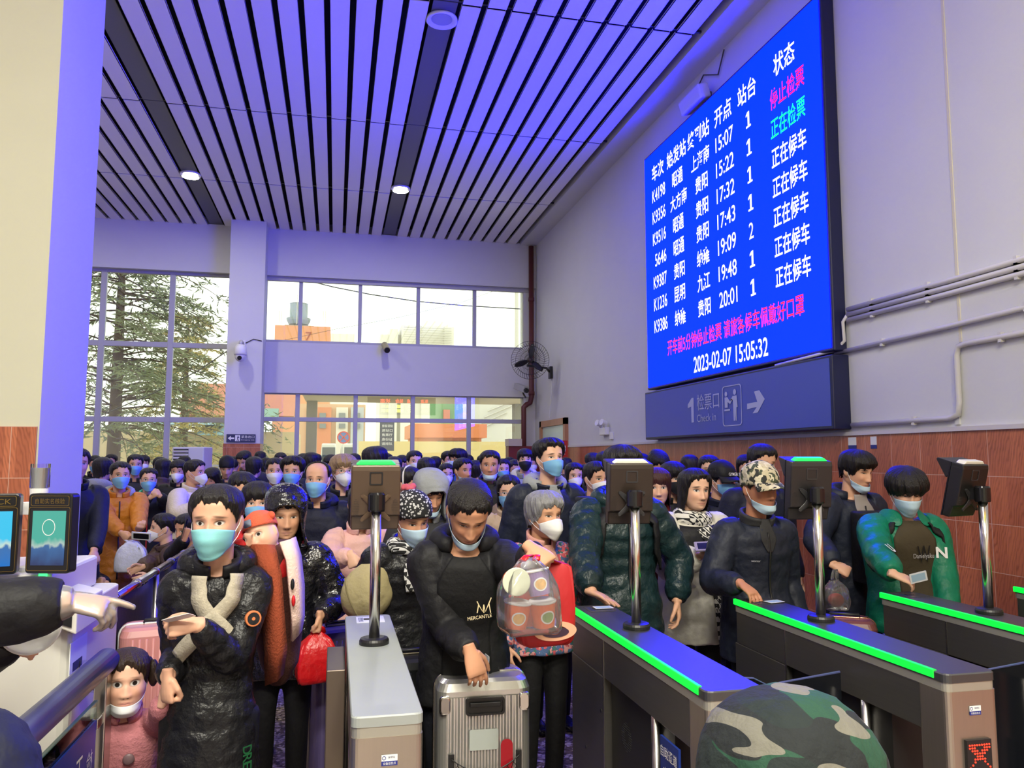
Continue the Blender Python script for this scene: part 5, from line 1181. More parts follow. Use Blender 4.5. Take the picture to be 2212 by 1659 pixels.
# ------------------------------------------------------------------ barriers, kiosk and luggage
def world_child(o, parent):
    o.parent = parent; o.matrix_parent_inverse = (Matrix.Translation(parent.location) @ Euler(parent.rotation_euler).to_matrix().to_4x4()).inverted(); return o
def part(mb, name, m, root, **k): return world_child(mb.build(name, m, None, **k), root)
FX = -1.03
fe = empty('queue_fence', (FX, 5.0, 0), 0, 'polished steel queue fence with dark cloth panel, left of the woman in black', 'fence')
part(MB().tube([A(FX, 3.55, 1.0), A(FX, 5.0, 1.0), A(FX, 6.9, 1.0)], .02, 16), 'top_rail', CHROME, fe, smooth=True)
for yy in (3.7, 4.15, 4.6, 5.05, 5.5, 5.95, 6.4): part(MB().cyl((FX, yy, 1.0), (FX, yy + .03, 1.0), .026, n=16), 'rail_ring', CHROME, fe, smooth=True)
for yy in (3.6, 5.1, 6.6): part(MB().cyl((FX, yy, 0), (FX, yy, .985), .018, n=14), 'post', STEEL, fe, smooth=True)
b = MB(); b.grid([[A(FX + .012 * math.sin(yy * 9 + z * 3), yy, z) for z in np.linspace(.28, .975, 12)] for yy in np.linspace(3.62, 6.6, 50)]); part(b, 'cloth_panel', mat('dark_banner_cloth', lin(52, 48, 52), .6, bump=.4, bs=30, stretch=(1, 6, .4)), fe, smooth=True, solid=.003)
part(MB().tube([A(FX, 3.55, .25), A(FX, 6.9, .25)], .015, 12), 'lower_rail', CHROME, fe, smooth=True)
# glass railing with blue-grey handrail
GX = -.745
gr = empty('glass_railing', (GX, 2.5, 0), 0, 'glass railing with round dark blue handrail at the lower left', 'railing')
part(MB().cyl((GX, 1.2, .99), (GX, 2.97, .99), .040, n=24), 'handrail', mat('handrail_blue', lin(72, 78, 128), .34, .15), gr, smooth=True)
part(MB().span((GX - .02, 2.90, 0), (GX + .02, 2.98, .965)), 'end_post', STEEL, gr, bev=.004)
GPANE = glass_mat('railing_glass', (.80, .92, .88), .9, .05)
part(MB().span((GX - .005, 1.2, .12), (GX + .005, 2.86, .885)), 'glass_pane', GPANE, gr)
part(MB().span((GX - .0055, 1.2, .885), (GX + .0055, 2.86, .889)), 'pane_edge', mat('glass_edge_green', lin(90, 150, 136), .2), gr)
for zz in (.80, .3): part(MB().span((GX - .014, 2.84, zz), (GX + .014, 2.905, zz + .035)), 'glass_clamp', CHROME, gr, bev=.003)
part(MB().cyl((GX, 2.94, .95), (GX, 2.94, .97), .012, n=12), 'rail_bracket', CHROME, gr)
ss = empty('staff_sign', (GX + .008, 2.6, .35), 0, 'blue sign panel with white characters on the glass railing', 'sign')
part(MB().span((GX + .006, 1.6, .25), (GX + .012, 2.83, .835)), 'panel', mat('staff_sign_blue', lin(22, 52, 150), .35), ss)
for i, s in enumerate('检票口'): world_child(text('characters', s, (GX + .0135, 2.80, .70 - .085 * i), (0, -1, 0), (0, 0, 1), .06, .06, WHITEPAINT), ss)
for i, s in enumerate('工作人员'): world_child(text('characters', s, (GX + .0135, 2.70 - .085 * i, .70), (0, -1, 0), (0, 0, 1), .065, .075, WHITEPAINT), ss)
# white service kiosk
KW = mat('kiosk_white', lin(214, 212, 204), .35)
kk = empty('service_kiosk', (-1.4, 3.2, 0), 0, 'white service kiosk cabinet at the left edge behind the glass railing', 'kiosk')
b = MB(); b.loft([[(-1.42 + x, 3.24 + y, z) for x, y in rrect(w_, .62, .05)] for z, w_ in ((0, 1.12), (.06, 1.14), (1.10, 1.14), (1.165, 1.14))]); part(b, 'cabinet', KW, kk, bev=.006)
part(MB().span((-1.95, 2.98, 1.166), (-.93, 3.5, 1.285)), 'raised_shelf', KW, kk, bev=.012)
b = MB(); b.loft([[(x, y, z) for x, z in ((-.90, 1.14), (-.815, 1.10), (-.815, 1.20), (-.90, 1.225))] for y in (2.86, 3.15)]); part(b, 'slanted_panel', KW, kk, bev=.005)
b = MB(); b.loft([[(x, 2.857, z) for x, z in ((-.885, 1.145), (-.828, 1.125), (-.828, 1.185), (-.885, 1.21))], [(x, 2.854, z) for x, z in ((-.885, 1.145), (-.828, 1.125), (-.828, 1.185), (-.885, 1.21))]]); part(b, 'panel_label', BLACKP, kk)
b = MB(); c_ = at(93, 1244, 2.97); b.prism([(0, -.018), (.013, -.002), (.013, .012), (0, .015), (-.013, .012), (-.013, -.002)], c_, (1, 0, 0), (0, 0, 1), (0, -1, 0), .004); part(b, 'shield_lamp', emis('shield_green', (.05, 1, .2), 2.0), kk)
part(MB().span((-1.0, 2.972, 1.215), (-.87 - .03, 2.979, 1.265)), 'nameplate', LABW, kk)
part(MB().span((-.849, 2.92, .85), (-.846, 3.1, 1.06)), 'side_notice', LABW, kk); part(MB().span((-.8465, 2.95, .96), (-.8455, 3.05, .99)), 'notice_print', INK, kk)
ACR = glass_mat('clear_acrylic', (.95, .96, .96), .9, .05)
part(MB().span((-.845, 3.02, .87), (-.70, 3.03, .98)), 'leaflet_holder', ACR, kk)
GOLD = mat('gold_line', lin(150, 126, 70), .35, .8)
def screen(label, cx, cz, yaw, m, wv):
    r = empty('check_screen', (cx, 2.93, cz), R(yaw), label, 'screen', 'screens of the white kiosk')
    b = MB(); b.prism(rrect(.15, .265, .012), (0, .03, 0), (1, 0, 0), (0, 0, 1), (0, -1, 0), .045); b.build('case', mat('screen_case_black', (.010, .010, .012), .28), r, bev=.004)
    MB().span((-.056, -.017, -.105), (.056, -.0155, .075)).build('display', m, r)
    for w_, h_, zc in ((.14, .21, -.018), (.13, .034, .108)):
        b = MB(); b.loft([[(x, -.0165, zc + z) for x, z in rrect(w_ - k_, h_ - k_, .006)] for k_ in (0, .003)], cap=False); b.build('gold_frame', GOLD, r, solid=.001)
    text('lettering', wv, (-.05, -.0165, .098), (1, 0, 0), (0, 0, 1), .10, .018, GOLD, r)
    return r
def scenic(name, top_, bot, s):                                      # lit screen picture: sky over a pale hill
    m, N, L, b = nt(name); tc = N.new('ShaderNodeTexCoord'); sp = N.new('ShaderNodeSeparateXYZ'); L.new(tc.outputs['Generated'], sp.inputs[0])
    nz = N.new('ShaderNodeTexNoise'); nz.inputs['Scale'].default_value = 3; L.new(tc.outputs['Generated'], nz.inputs['Vector'])
    k = math_node(N, L, 'ADD', sp.outputs[2], math_node(N, L, 'MULTIPLY', math_node(N, L, 'SUBTRACT', nz.outputs['Fac'], .5), .35))
    r = N.new('ShaderNodeValToRGB'); e = r.color_ramp.elements; e[0].position = .0; e[0].color = (*bot, 1); e[1].position = 1; e[1].color = (*top_, 1)
    x = e.new(.32); x.color = (*lin(60, 110, 170), 1); x = e.new(.36); x.color = (*lin(190, 215, 205), 1); x = e.new(.45); x.color = (*top_, 1)
    L.new(k, r.inputs[0]); L.new(r.outputs[0], b.inputs['Emission Color']); b.inputs['Emission Strength'].default_value = s; b.inputs['Base Color'].default_value = (.01, .01, .01, 1); b.inputs['Roughness'].default_value = .2
    return m
s1 = screen('black framed check screen with green landscape picture, right one on the kiosk', -.926, 1.425, -14, scenic('screen_green', lin(80, 190, 170), lin(40, 60, 110), .75), '自助实名核验')
b = MB(); b.loft([[(r_ * math.cos(t), -.0172, .02 + 1.25 * r_ * math.sin(t)) for t in [2 * PI * i / 24 for i in range(24)]] for r_ in (.022, .020)], cap=False); b.build('scan_ring', LABW, s1, solid=.0006)
s2 = screen('black framed check screen with blue picture cut off by the left edge', -1.10, 1.425, 6, scenic('screen_blue', lin(60, 190, 230), lin(30, 110, 190), 1.0), 'CHECK')
for s_, x_ in ((s1, -.935), (s2, -1.10)): b = MB(); b.tube([A(0, .03, -.05), A(0, .07, -.08), A(0, .075, -.13)], .012, 10); b.build('stand_arm', mat('bracket_grey', lin(150, 150, 150), .4, .5), s_, smooth=True)
cd_ = empty('cup_dispenser', (-1.02, 3.08, 1.286), 0, 'clear paper cup dispenser tube standing on the white kiosk', 'dispenser')
MB().lathe([(0, 0), (.05, 0), (.05, .012), (.02, .02), (.018, .19), (.055, .195), (.055, .235), (0, .235)], n=24).build('stand', WHITEP, cd_)
MB().lathe([(.026, .235), (.030, .28), (.030, .285), (.026, .285)], n=24).build('collar_ring', WHITEP, cd_)
MB().lathe([(.0315, .285), (.0315, .37), (0, .37)], n=24, cap=False).build('tube', ACR, cd_); MB().lathe([(0, .25), (.022, .25), (.027, .355), (0, .355)], n=24).build('paper_cups', LABW, cd_)
br_ = empty('card_reader', (-1.07, 2.92, 1.2), 0, 'small blue card reader beside the black sleeve', 'card reader')
b = MB(); b.ell((0, 0, .02), (.06, .05, .045)); b.build('shell', mat('reader_blue', lin(40, 120, 210), .3), br_, smooth=True); MB().span((-.05, -.053, .02), (-.01, -.046, .034)).build('window', LABW, br_)
dh = empty('round_dish', tuple(at(66, 1362, 2.22)), R(0), 'white oval dish held by the staff member in black', 'dish')
M_ = Matrix.Rotation(R(38), 3, 'Y') @ Matrix.Rotation(R(62), 3, 'X')
b = MB(); b.lathe([(.01, .0), (.03, .004), (.05, .016), (.064, .034), (.068, .045), (.064, .045), (.048, .022), (.02, .008), (.005, .006)], n=36)
b.v = [tuple(M_ @ Vector(p)) for p in b.v]; b.build('bowl', mat('dish_white', lin(220, 220, 216), .25), dh, smooth=True)
# suitcases
def suitcase(label, x, y, w_, h, d, m, yaw=0, trim=CHROME, ribs=0, z=0., handle=True, ribdir='v'):
    r = empty('suitcase', (x, y, z), R(yaw), label, 'suitcase')
    nx, nz_ = 60, 10
    b = MB(); out = rrect(w_, d, .045, 6); z0_, z1_ = .055, h
    def ring(zz, ins):
        P = []
        for px, py in rrect(w_ - ins, d - ins, .045, 6):
            P.append((px, py, zz))
        return P
    zs = [(z0_, .05), (z0_ + .012, .02), (z0_ + .04, 0), (z1_ - .04, 0), (z1_ - .012, .02), (z1_, .05)]
    b.loft([ring(a_, i_) for a_, i_ in zs]); b.build('shell', m, r, smooth=False, bev=.006)
    if ribs:
        for sy in (-1, 1):
            g = MB()
            for i in range(ribs):
                xx = -w_ / 2 + .06 + (w_ - .12) * i / (ribs - 1); g.cyl((xx, sy * d / 2, z0_ + .05), (xx, sy * d / 2, z1_ - .05), .0065, n=8)
            g.build('ribs', m, r, smooth=True)
    fr = MB(); k_ = .004
    for yy in (-.006, .010):
        ring_ = [(px, yy, (z0_ + z1_) / 2 + pz) for px, pz in rrect(w_ + .006, z1_ - z0_ + .006, .05, 6)]; fr.tube([A(*p) for p in ring_ + ring_[:1]], .005, 6)
    fr.build('frame_strip', trim, r, smooth=True)
    for sx_ in (-1, 1):
        for sy in (-1, 1):
            wl = MB(); wl.cyl((sx_ * (w_ / 2 - .05) - .012, sy * (d / 2 - .04), .026), (sx_ * (w_ / 2 - .05) + .012, sy * (d / 2 - .04), .026), .025, n=18); wl.span((sx_ * (w_ / 2 - .05) - .018, sy * (d / 2 - .04) - .02, .035), (sx_ * (w_ / 2 - .05) + .018, sy * (d / 2 - .04) + .02, .06)); wl.build('wheel', BLACKP, r)
    t = MB(); t.tube([A(-.075, 0, z1_ - .002), A(-.07, 0, z1_ + .018), A(.07, 0, z1_ + .018), A(.075, 0, z1_ - .002)], .009, 8, flat=1.3); t.build('top_handle', BLACKP, r, smooth=True)
    if handle == 'up':
        t = MB(); [t.cyl((sx_ * .07, d / 2 - .04, z1_), (sx_ * .07, d / 2 - .04, z1_ + .33), .007, n=10) for sx_ in (-1, 1)]; t.span((-.085, d / 2 - .055, z1_ + .32), (.085, d / 2 - .025, z1_ + .345)); t.build('pull_handle', STEEL, r)
    return r
SILV = mat('silver_shell', (.74, .73, .70), .30, .8, nz=.05, ns=3, stretch=(30, 30, 1))
sv = suitcase('silver ribbed hard suitcase with red sticker and black net pocket in the gate lane', .578, 3.12, .36, .835, .24, SILV, -2)
fy = -.1205
b = MB(); xs = np.linspace(-.145, .145, 120); zz_ = np.linspace(.09, .775, 12)
b.grid([[A(x_, fy - .004 - .0045 * (0.5 + .5 * math.cos(x_ * 2 * PI / .0235)) * min(1, (abs(z_ - .775)) * 25 + .15), z_) for x_ in xs] for z_ in zz_]); b.build('ribbed_front', SILV, sv, smooth=True)
hr = MB(); hr.loft([[(x_, fy - dy, .742 + z_) for x_, z_ in rrect(.15 - i_, .066 - i_, .012)] for dy, i_ in ((.006, 0), (.017, .002), (.017, .016), (.0105, .018))]); hr.build('handle_recess', mat('recess_black', (.012, .012, .013), .3), sv)
MB().span((-.06, fy - .020, .742), (.06, fy - .014, .758)).build('grip', BLACKP, sv, bev=.004)
for sx_ in (-1, 1):
    b = MB(); b.loft([[(sx_ * (.152) + x_, fy - dy, .75 + z_) for x_, z_ in rrect(.044 - i_, .07 - i_, .014)] for dy, i_ in ((.0, 0), (.008, .004), (.010, .014))]); b.build('corner_guard', CHROME, sv, smooth=False, bev=.002)
b = MB(); b.loft([[(.082 + x_, fy - .012 - dy, .555 + z_) for x_, z_ in rrect(.046, .125, .022, 6)] for dy in (0, .0025)]); b.build('red_sticker', mat('sticker_red', lin(176, 16, 36), .35), sv)
b = MB(); b.loft([[(-.005 + x_, fy - .0095 - dy, .62 + z_) for x_, z_ in rrect(.11, .075, .006, 3)] for dy in (0, .0015)]); b.build('protective_film', mat('film_pale', lin(176, 184, 180), .25), sv)
npk = MB()
for i in range(-16, 17):
    for sg_ in (-1, 1):
        pts = []
        for q_ in range(13):
            zv = .16 + .40 * q_ / 12; xv = i * .0235 + sg_ * (zv - .36) * .55
            if abs(xv) < .128: pts.append(A(xv, fy - .020 - .010 * math.cos(xv * 11), zv - .05 * (1 - (xv / .128) ** 2) * (zv - .16) / .4))
        if len(pts) > 1: npk.tube(pts, .0012, 4)
npk.tube([A(x_, fy - .020 - .010 * math.cos(x_ * 11), .56 - .05 * (1 - (x_ / .128) ** 2)) for x_ in np.linspace(-.128, .128, 14)], .0022, 6)
npk.build('net_pocket', BLACKP, sv)
for sx_ in (-1, 1): MB().span((sx_ * .128 - .011, fy - .016, .12), (sx_ * .128 + .011, fy - .010, .575)).build('pocket_band', BLACKP, sv)
b = MB(); b.span((-.03, fy - .018, .445), (.03, fy - .008, .50)); b.build('lock', CHROME, sv, bev=.004); MB().lathe([(0, 0), (.017, 0), (.012, .012), (0, .012)], n=20).build('lock_knob', CHROME, sv, smooth=True).matrix_local = Matrix.Translation((0, fy - .018, .47)) @ Matrix.Rotation(R(90), 4, 'X')
suitcase('black suitcase with pale frame behind the light grey gate and the silver suitcase', .36, 3.60, .38, .80, .24, mat('black_shell', (.012, .013, .015), .3), 4, mat('trim_pale', lin(150, 140, 120), .3, .8), 9)
suitcase('pale pink ribbed suitcase between the fence and the woman in black', -.83, 4.25, .36, .86, .24, mat('pink_shell', lin(206, 142, 140), .3), 12, LABW, 9)
suitcase('purple grey suitcase under the khaki sack', .04, 4.28, .30, .80, .24, mat('purple_shell', lin(112, 100, 150), .3), 20, STEEL, 7)
suitcase('rose brown and white suitcase behind the gate with red display', 2.66, 3.74, .30, .83, .22, mat('rose_shell', lin(120, 70, 66), .3), -28, mat('rose_gold', lin(214, 150, 130), .2, 1.), 9)
suitcase('dark suitcase with grey wheels behind the red shopping bag', .10, 5.66, .40, .7, .26, mat('graphite_shell', (.02, .02, .024), .35), 10, STEEL, 7, z=.001)
# bags
def carrier(label, c, w_, h, d, m, yaw, hand_pt, name='shopping_bag', clear=False, handle_m=None, box=False):
    r = empty(name, tuple(c), R(yaw), label, 'bag'); b = MB(); rn = np.random.default_rng(int(abs(c[0]) * 1000))
    rings = []
    for z_, k_ in (((0, .86), (.03, .97), (h * .3, 1.0), (h * .6, 1.0), (h * .88, .99), (h, .97)) if box else ((0, .90), (.015, .99), (h * .3, 1.02), (h * .55, .98), (h * .72, .86), (h * .86, .60), (h * .95, .36), (h, .30))):
        ring_ = []
        for j, (x_, y_) in enumerate(rrect(w_ * k_, d * (k_ if z_ < h * .8 or not box else .6), d * (.22 if box else .16), 5)): ring_.append((x_ + rn.normal(0, .004 if box else .009), y_ + rn.normal(0, .006), z_ + rn.normal(0, .003 if box else .007)))
        rings.append(ring_)
    b.loft(rings, cap=True); b.build('body', m, r, smooth=True, sub=1)
    hp_ = np.array((Matrix.Rotation(-R(yaw), 3, 'Z') @ Vector(A(*hand_pt) - A(*c))))
    b = MB()
    for sx_ in (-1, 1): b.tube([A(sx_ * w_ * (.26 if box else .12), 0, h * .97), (A(sx_ * w_ * .2, 0, h) + hp_) / 2, hp_ + A(sx_ * .008, 0, -.005)], [.016, .012, .008], 8, flat=.35)
    b.build('handle', handle_m or m, r, smooth=True); return r
REDBAG = mat('red_plastic', lin(206, 24, 30), .32, bump=.5, bs=18, bd=.02); REDTOTE = mat('red_tote', lin(176, 28, 34), .55, bump=.25, bs=12, bd=.02)
MOD = lambda f, nm: f.world(f.hand[nm](0, .06, -.02))
carrier('red plastic shopping bag hanging from the hand of the hooded woman', at(684, 1474, 3.92), .19, .235, .12, REDBAG, 8, at(690, 1352, 3.90))
hp1 = at(1154, 1196, 2.60)
tt_ = carrier('large red tote bag with oval cream emblem lifted by the bending man', at(1176, 1395, 2.80), .215, .30, .10, REDTOTE, 6, hp1, box=True)
b = MB(); b.loft([[(.02 + r_ * 1.5 * math.cos(t), -.057, .062 + r_ * .62 * math.sin(t)) for t in [2 * PI * i / 28 for i in range(28)]] for r_ in (.055, .03)], cap=False); b.build('emblem_ring', mat('emblem_cream', lin(226, 170, 140), .6), tt_, solid=.002)
b = MB(); b.loft([[(.02 + .052 * math.cos(t), -.058 - dy, .058 + .018 * math.sin(t)) for t in [2 * PI * i / 24 for i in range(24)]] for dy in (0, .002)]); b.build('emblem_plate', mat('emblem_dark', lin(60, 40, 60), .5), tt_)
CLEAR = glass_mat('clear_plastic', (.97, .97, .98), .9, .03, .12)
N_g, L_g = CLEAR.node_tree.nodes, CLEAR.node_tree.links
df = N_g.new('ShaderNodeBsdfDiffuse'); df.inputs[0].default_value = (.9, .9, .92, 1); mx = N_g.new('ShaderNodeMixShader'); mx.inputs[0].default_value = .07
o_ = N_g['Material Output'].inputs[0].links[0].from_socket; L_g.new(o_, mx.inputs[1]); L_g.new(df.outputs[0], mx.inputs[2]); L_g.new(mx.outputs[0], N_g['Material Output'].inputs[0])
cbag = at(1143, 1368, 2.56)
carrier('clear plastic bag full of instant noodle tubs in front of the red tote', cbag, .19, .245, .14, CLEAR, 4, hp1, 'plastic_bag', handle_m=REDBAG)
def tub(label, p, r0, r1, h, m, tilt=(0, 0, 0), lid=LABW, mark=None):
    r = empty('noodle_tub', tuple(p), 0, label, 'noodle tub'); r.rotation_euler = [R(a) for a in tilt]
    MB().lathe([(0, 0), (r0, 0), (r1, h), (0, h)], n=28).build('cup', m, r, smooth=False)
    MB().lathe([(0, h), (r1 + .002, h - .002), (r1 + .003, h + .002), (r1, h + .004), (0, h + .004)], n=28).build('lid', lid, r)
    if mark:
        b = MB(); rg = lambda k_: [((r0 + (r1 - r0) * (h * .45 + k_ * .022 * math.sin(t)) / h + .001) * math.sin(k_ * .62 * math.cos(t)), -(r0 + (r1 - r0) * (h * .45 + k_ * .022 * math.sin(t)) / h + .001) * math.cos(k_ * .62 * math.cos(t)), h * .45 + k_ * .022 * math.sin(t)) for t in [2 * PI * i / 24 for i in range(24)]]
        b.loft([rg(1), rg(.8)], cap=False); b.build('bowl_mark', LABW, r, solid=.001); b = MB(); b.loft([rg(.78), rg(.05)]); b.build('noodle_picture', mark, r, solid=.001)
    return r
ORANGE = mat('tub_orange', lin(222, 98, 40), .4, nz=.15, ns=30); PURPLE = mat('tub_purple', lin(136, 110, 168), .4, nz=.25, ns=40); NOOD = mat('noodle_print', lin(214, 168, 96), .5, nz=.4, ns=80)
b0 = cbag
tub('orange noodle tub with soup bowl picture, lower left in the clear bag', b0 + A(-.045, 0.01, .02), .036, .045, .082, ORANGE, (4, 6, 0), LABW, NOOD)
tub('orange and green noodle tub, lower right in the clear bag', b0 + A(.050, 0.0, .022), .036, .045, .082, ORANGE, (3, -5, 10), LABW, mat('tub_green_print', lin(120, 160, 90), .5, nz=.4, ns=60))
tub('noodle tub on its side showing its round pale lid in the clear bag', b0 + A(-.045, .05, .165), .036, .043, .085, ORANGE, (84, 0, -4), mat('lid_pale', lin(206, 210, 184), .5))
tub('purple noodle tub, upper right in the clear bag', b0 + A(.042, .012, .122), .034, .043, .08, PURPLE, (-6, -10, 0), LABW, NOOD)
# khaki sack on the purple suitcase
sk_ = empty('sack', tuple(at(788, 1335, 3.95)), 0, 'bulging khaki cloth sack tied on the purple grey suitcase', 'sack')
b = MB(); rn = np.random.default_rng(4)
for z_, k_ in ((0, 0),): pass
b.loft([[(k_ * .125 * math.cos(t) * (1 + .07 * math.sin(3 * t + z_ * 20) + .05 * math.sin(5 * t - z_ * 33)) + dx, k_ * .11 * math.sin(t) * (1 + .05 * math.sin(4 * t + 9 * z_)), z_) for t in [2 * PI * i / 28 for i in range(28)]] for z_, k_, dx in ((0, .55, 0), (.03, .85, 0), (.09, 1.02, 0), (.15, 1.0, .005), (.20, .84, .015), (.24, .6, .03), (.27, .34, .04), (.285, .2, .045))])
b.build('cloth_body', mat('khaki_cloth', lin(170, 158, 116), .8, nz=.15, ns=14, bump=.7, bs=9, bd=.03), sk_, smooth=True, sub=1)
b = MB(); b.tube([A(-.03 - .07 * math.sin(t), -.115 * math.cos(t * .3), .02 + .19 * t / 1.6) for t in np.linspace(0, 1.6, 8)], .004, 6); b.build('seam', mat('khaki_seam', lin(130, 120, 84), .8), sk_, smooth=True)
# bags held in the queue
carrier('clear plastic bag of red packets held by the tall man with chin mask', at(1806, 1318, 4.0), .13, .17, .10, CLEAR, 0, at(1804, 1228, 4.0), 'plastic_bag')
fd = empty('food_packet', tuple(at(1806, 1312, 4.0)), 0, 'red packet inside the clear bag behind the third gate pole', 'packet'); b = MB(); b.ell((0, 0, .04), (.05, .035, .04)); b.build('wrapper', mat('packet_red', lin(150, 60, 50), .5, nz=.4, ns=30), fd, smooth=True)
carrier('white translucent plastic bag held by the woman in orange puffer', at(282, 1236, 7.2), .24, .26, .12, mat('white_film', lin(196, 200, 220), .4, bump=.5, bs=14, bd=.02), 0, at(272, 1166, 7.24), 'plastic_bag')
# cards and phones in the hands
CARD = mat('ticket_card', lin(226, 228, 232), .35); CARDB = mat('card_print', lin(160, 190, 214), .4); PHN = mat('phone_glass', (.012, .012, .016), .12)
def slab(label, name, cat, p, ax, ay, w_, h, m, m2, th=.0012, pn='print'):
    ax = unit(ax); ay = unit(A(*ay) - ax * np.dot(ay, ax)); nn = np.cross(ax, ay); r = empty(name, tuple(p), 0, label, cat)
    b = MB(); b.prism(rrect(w_, h, .004), -nn * th / 2, ax, ay, nn, th); b.build('body', m, r); b = MB(); b.prism(rrect(w_ * .8, h * .7, .003), nn * th / 2, ax, ay, nn, .0004); b.build(pn, m2, r); return r
slab('ticket card held by the woman in black with the baby', 'ticket_card', 'card', at(386, 1335, 2.61), (1, -.2, .25), (.1, .9, -.35), .085, .054, CARD, CARDB)
slab('ticket card in the fingers of the young man in green jacket', 'ticket_card', 'card', at(1984, 1247, 3.42), (.9, -.3, .25), (-.2, -.2, .9), .085, .054, CARD, CARDB)
slab('ticket card between the fingers on the silver suitcase', 'ticket_card', 'card', at(1051, 1440, 2.93), (.1, -.9, 0), (.05, 0, 1), .054, .085, CARD, CARDB)
slab('ticket card on the gate under the hand of the man in camouflage cap', 'ticket_card', 'card', (2.02, 3.36, 1.006), (1, .2, 0), (-.2, 1, 0), .085, .054, CARD, CARDB)
slab('ticket card on the gate under the hand of the man in dark teal puffer', 'ticket_card', 'card', (1.19, 3.40, 1.006), (1, 0, 0), (0, 1, 0), .085, .054, CARD, CARDB)
slab('phone held by the woman in orange puffer', 'phone', 'phone', at(305, 1158, 7.12), (1, 0, -.1), (0, -.5, .8), .15, .075, LABW, PHN, .008, 'display')
slab('phone held by the young woman in houndstooth scarf', 'phone', 'phone', at(1531, 1180, 3.93), (.9, -.3, .05), (0, .8, .5), .15, .072, mat('phone_grey', lin(150, 140, 160), .3), PHN, .008, 'display')
slab('phone at the ear of the crouching person in black', 'phone', 'phone', at(398, 1142, 6.5), (.2, .2, 1), (0, 1, 0), .15, .072, PHN, PHN, .008, 'display')
# ------------------------------------------------------------------ fixtures on walls, pillar and beam
fn = empty('wall_fan', (RX, 14.7, 3.3), 0, 'black caged wall fan on the right wall in the far corner', 'fan')
fc = at(1145, 778, 14.2); fx = unit(A(-.30, -1, -.12)); fa = unit(np.cross(fx, A(0, 0, 1))); fb = np.cross(fa, fx)
FP = lambda x_, y_, z_: fc + fa * x_ + fb * y_ + fx * z_
FB = mat('fan_black', (.010, .010, .012), .4)
b = MB()
for i in range(44):
    a_ = 2 * PI * i / 44
    b.tube([FP(r_ * math.cos(a_ + .5 * (1 - r_ / .36)), r_ * math.sin(a_ + .5 * (1 - r_ / .36)), z_) for r_, z_ in ((.05, .09), (.2, .085), (.32, .05), (.36, 0), (.30, -.06), (.1, -.09))], .0022, 4)
for r_, z_ in ((.36, 0), (.27, .072), (.18, .087), (.10, .09), (.05, .09), (.28, -.062)): b.tube([FP(r_ * math.cos(t), r_ * math.sin(t), z_) for t in np.linspace(0, 2 * PI, 41)], .004 if r_ > .3 else .0026, 5)
part(b, 'cage', FB, fn)
for k_ in range(3):
    a_ = 2 * PI * k_ / 3 + 1.75; P = []
    for i in range(7):
        r_ = .05 + .26 * i / 6; P.append([FP(r_ * math.cos(a_) - w_ * math.sin(a_), r_ * math.sin(a_) + w_ * math.cos(a_), w_ * .35) for w_ in np.linspace(-.055, .055, 5) * math.sin(.5 + 2.2 * i / 6)])
    b = MB(); b.grid(P); part(b, 'blade', FB, fn, smooth=True, solid=.003)
b = MB(); b.tube([FP(0, 0, .06), FP(0, 0, .03), FP(0, 0, -.10), FP(0, 0, -.2)], [.03, .05, .06, .05], 18); part(b, 'motor', mat('motor_brown', lin(60, 44, 42), .4), fn, smooth=True)
b = MB(); b.tube([FP(0, 0, -.16), FP(.06, -.1, -.16), at(1180, 795, 14.5), A(RX - .06, 14.74, 3.36)], [.02, .025, .022, .025], 10); part(b, 'arm', FB, fn, smooth=True)
part(MB().span((RX - .06, 14.68, 3.22), (RX - .0, 14.82, 3.46)), 'wall_bracket', FB, fn, bev=.01)
part(MB().tube([A(RX - .012, 14.75, 3.22), A(RX - .012, 14.76, 2.9), A(RX - .012, 14.9, 2.45)], .006, 6), 'cable', LABW, fn)
PILLY = 15.5
dc = empty('dome_camera', (-1.75, PILLY, 3.75), 0, 'white dome security camera on the white pillar', 'security camera')
pc = at(519, 765, 15.22)
part(MB().span((pc[0] - .04, PILLY - .03, pc[2] + .14), (pc[0] + .06, PILLY, pc[2] + .30)), 'wall_plate', WHITEP, dc)
part(MB().tube([A(pc[0], PILLY - .02, pc[2] + .24), A(pc[0], 15.3, pc[2] + .25), A(pc[0], 15.22, pc[2] + .20)], .035, 10), 'arm', mat('camera_arm_grey', lin(190, 190, 190), .5), dc, smooth=True)
b = MB(); b.lathe([(0, .21), (.07, .2), (.115, .14), (.12, .02), (.11, -.0), (0, 0)], c=pc - A(0, 0, .02), n=28); part(b, 'housing', WHITEP, dc, smooth=True)
b = MB(); b.ell(pc - A(0, 0, .03), (.10, .10, .115)); part(b, 'camera_ball', WHITEP, dc, smooth=True)
b = MB(); b.cyl(pc + A(0, -.075, -.075), pc + A(0, -.112, -.085), .04, n=18); part(b, 'lens', BLACKP, dc)
part(MB().tube([A(pc[0] + .06, PILLY - .012, pc[2] + .25), A(pc[0] + .2, PILLY - .012, pc[2] + .33), A(-1.42, PILLY - .012, pc[2] + .3)], .008, 6), 'cable', DARKP, dc)
bc = empty('bullet_camera', (.94, 16.0, 3.85), 0, 'small bullet camera on the middle of the white beam', 'security camera', None)
b = MB(); p_ = at(833, 752, 15.9); b.tube([A(p_[0], 16.08, p_[2] + .12), p_ + A(0, .05, .1), p_], .012, 8); part(b, 'bracket', DARKP, bc)
part(MB().tube([p_ + A(-.02, .08, .08), p_ + A(.02, -.16, -.06)], .065, 16), 'housing', mat('camera_beige', lin(176, 168, 128), .45), bc, smooth=False)
part(MB().cyl(p_ + A(.019, -.155, -.058), p_ + A(.024, -.185, -.075), .055, n=16), 'lens', BLACKP, bc)
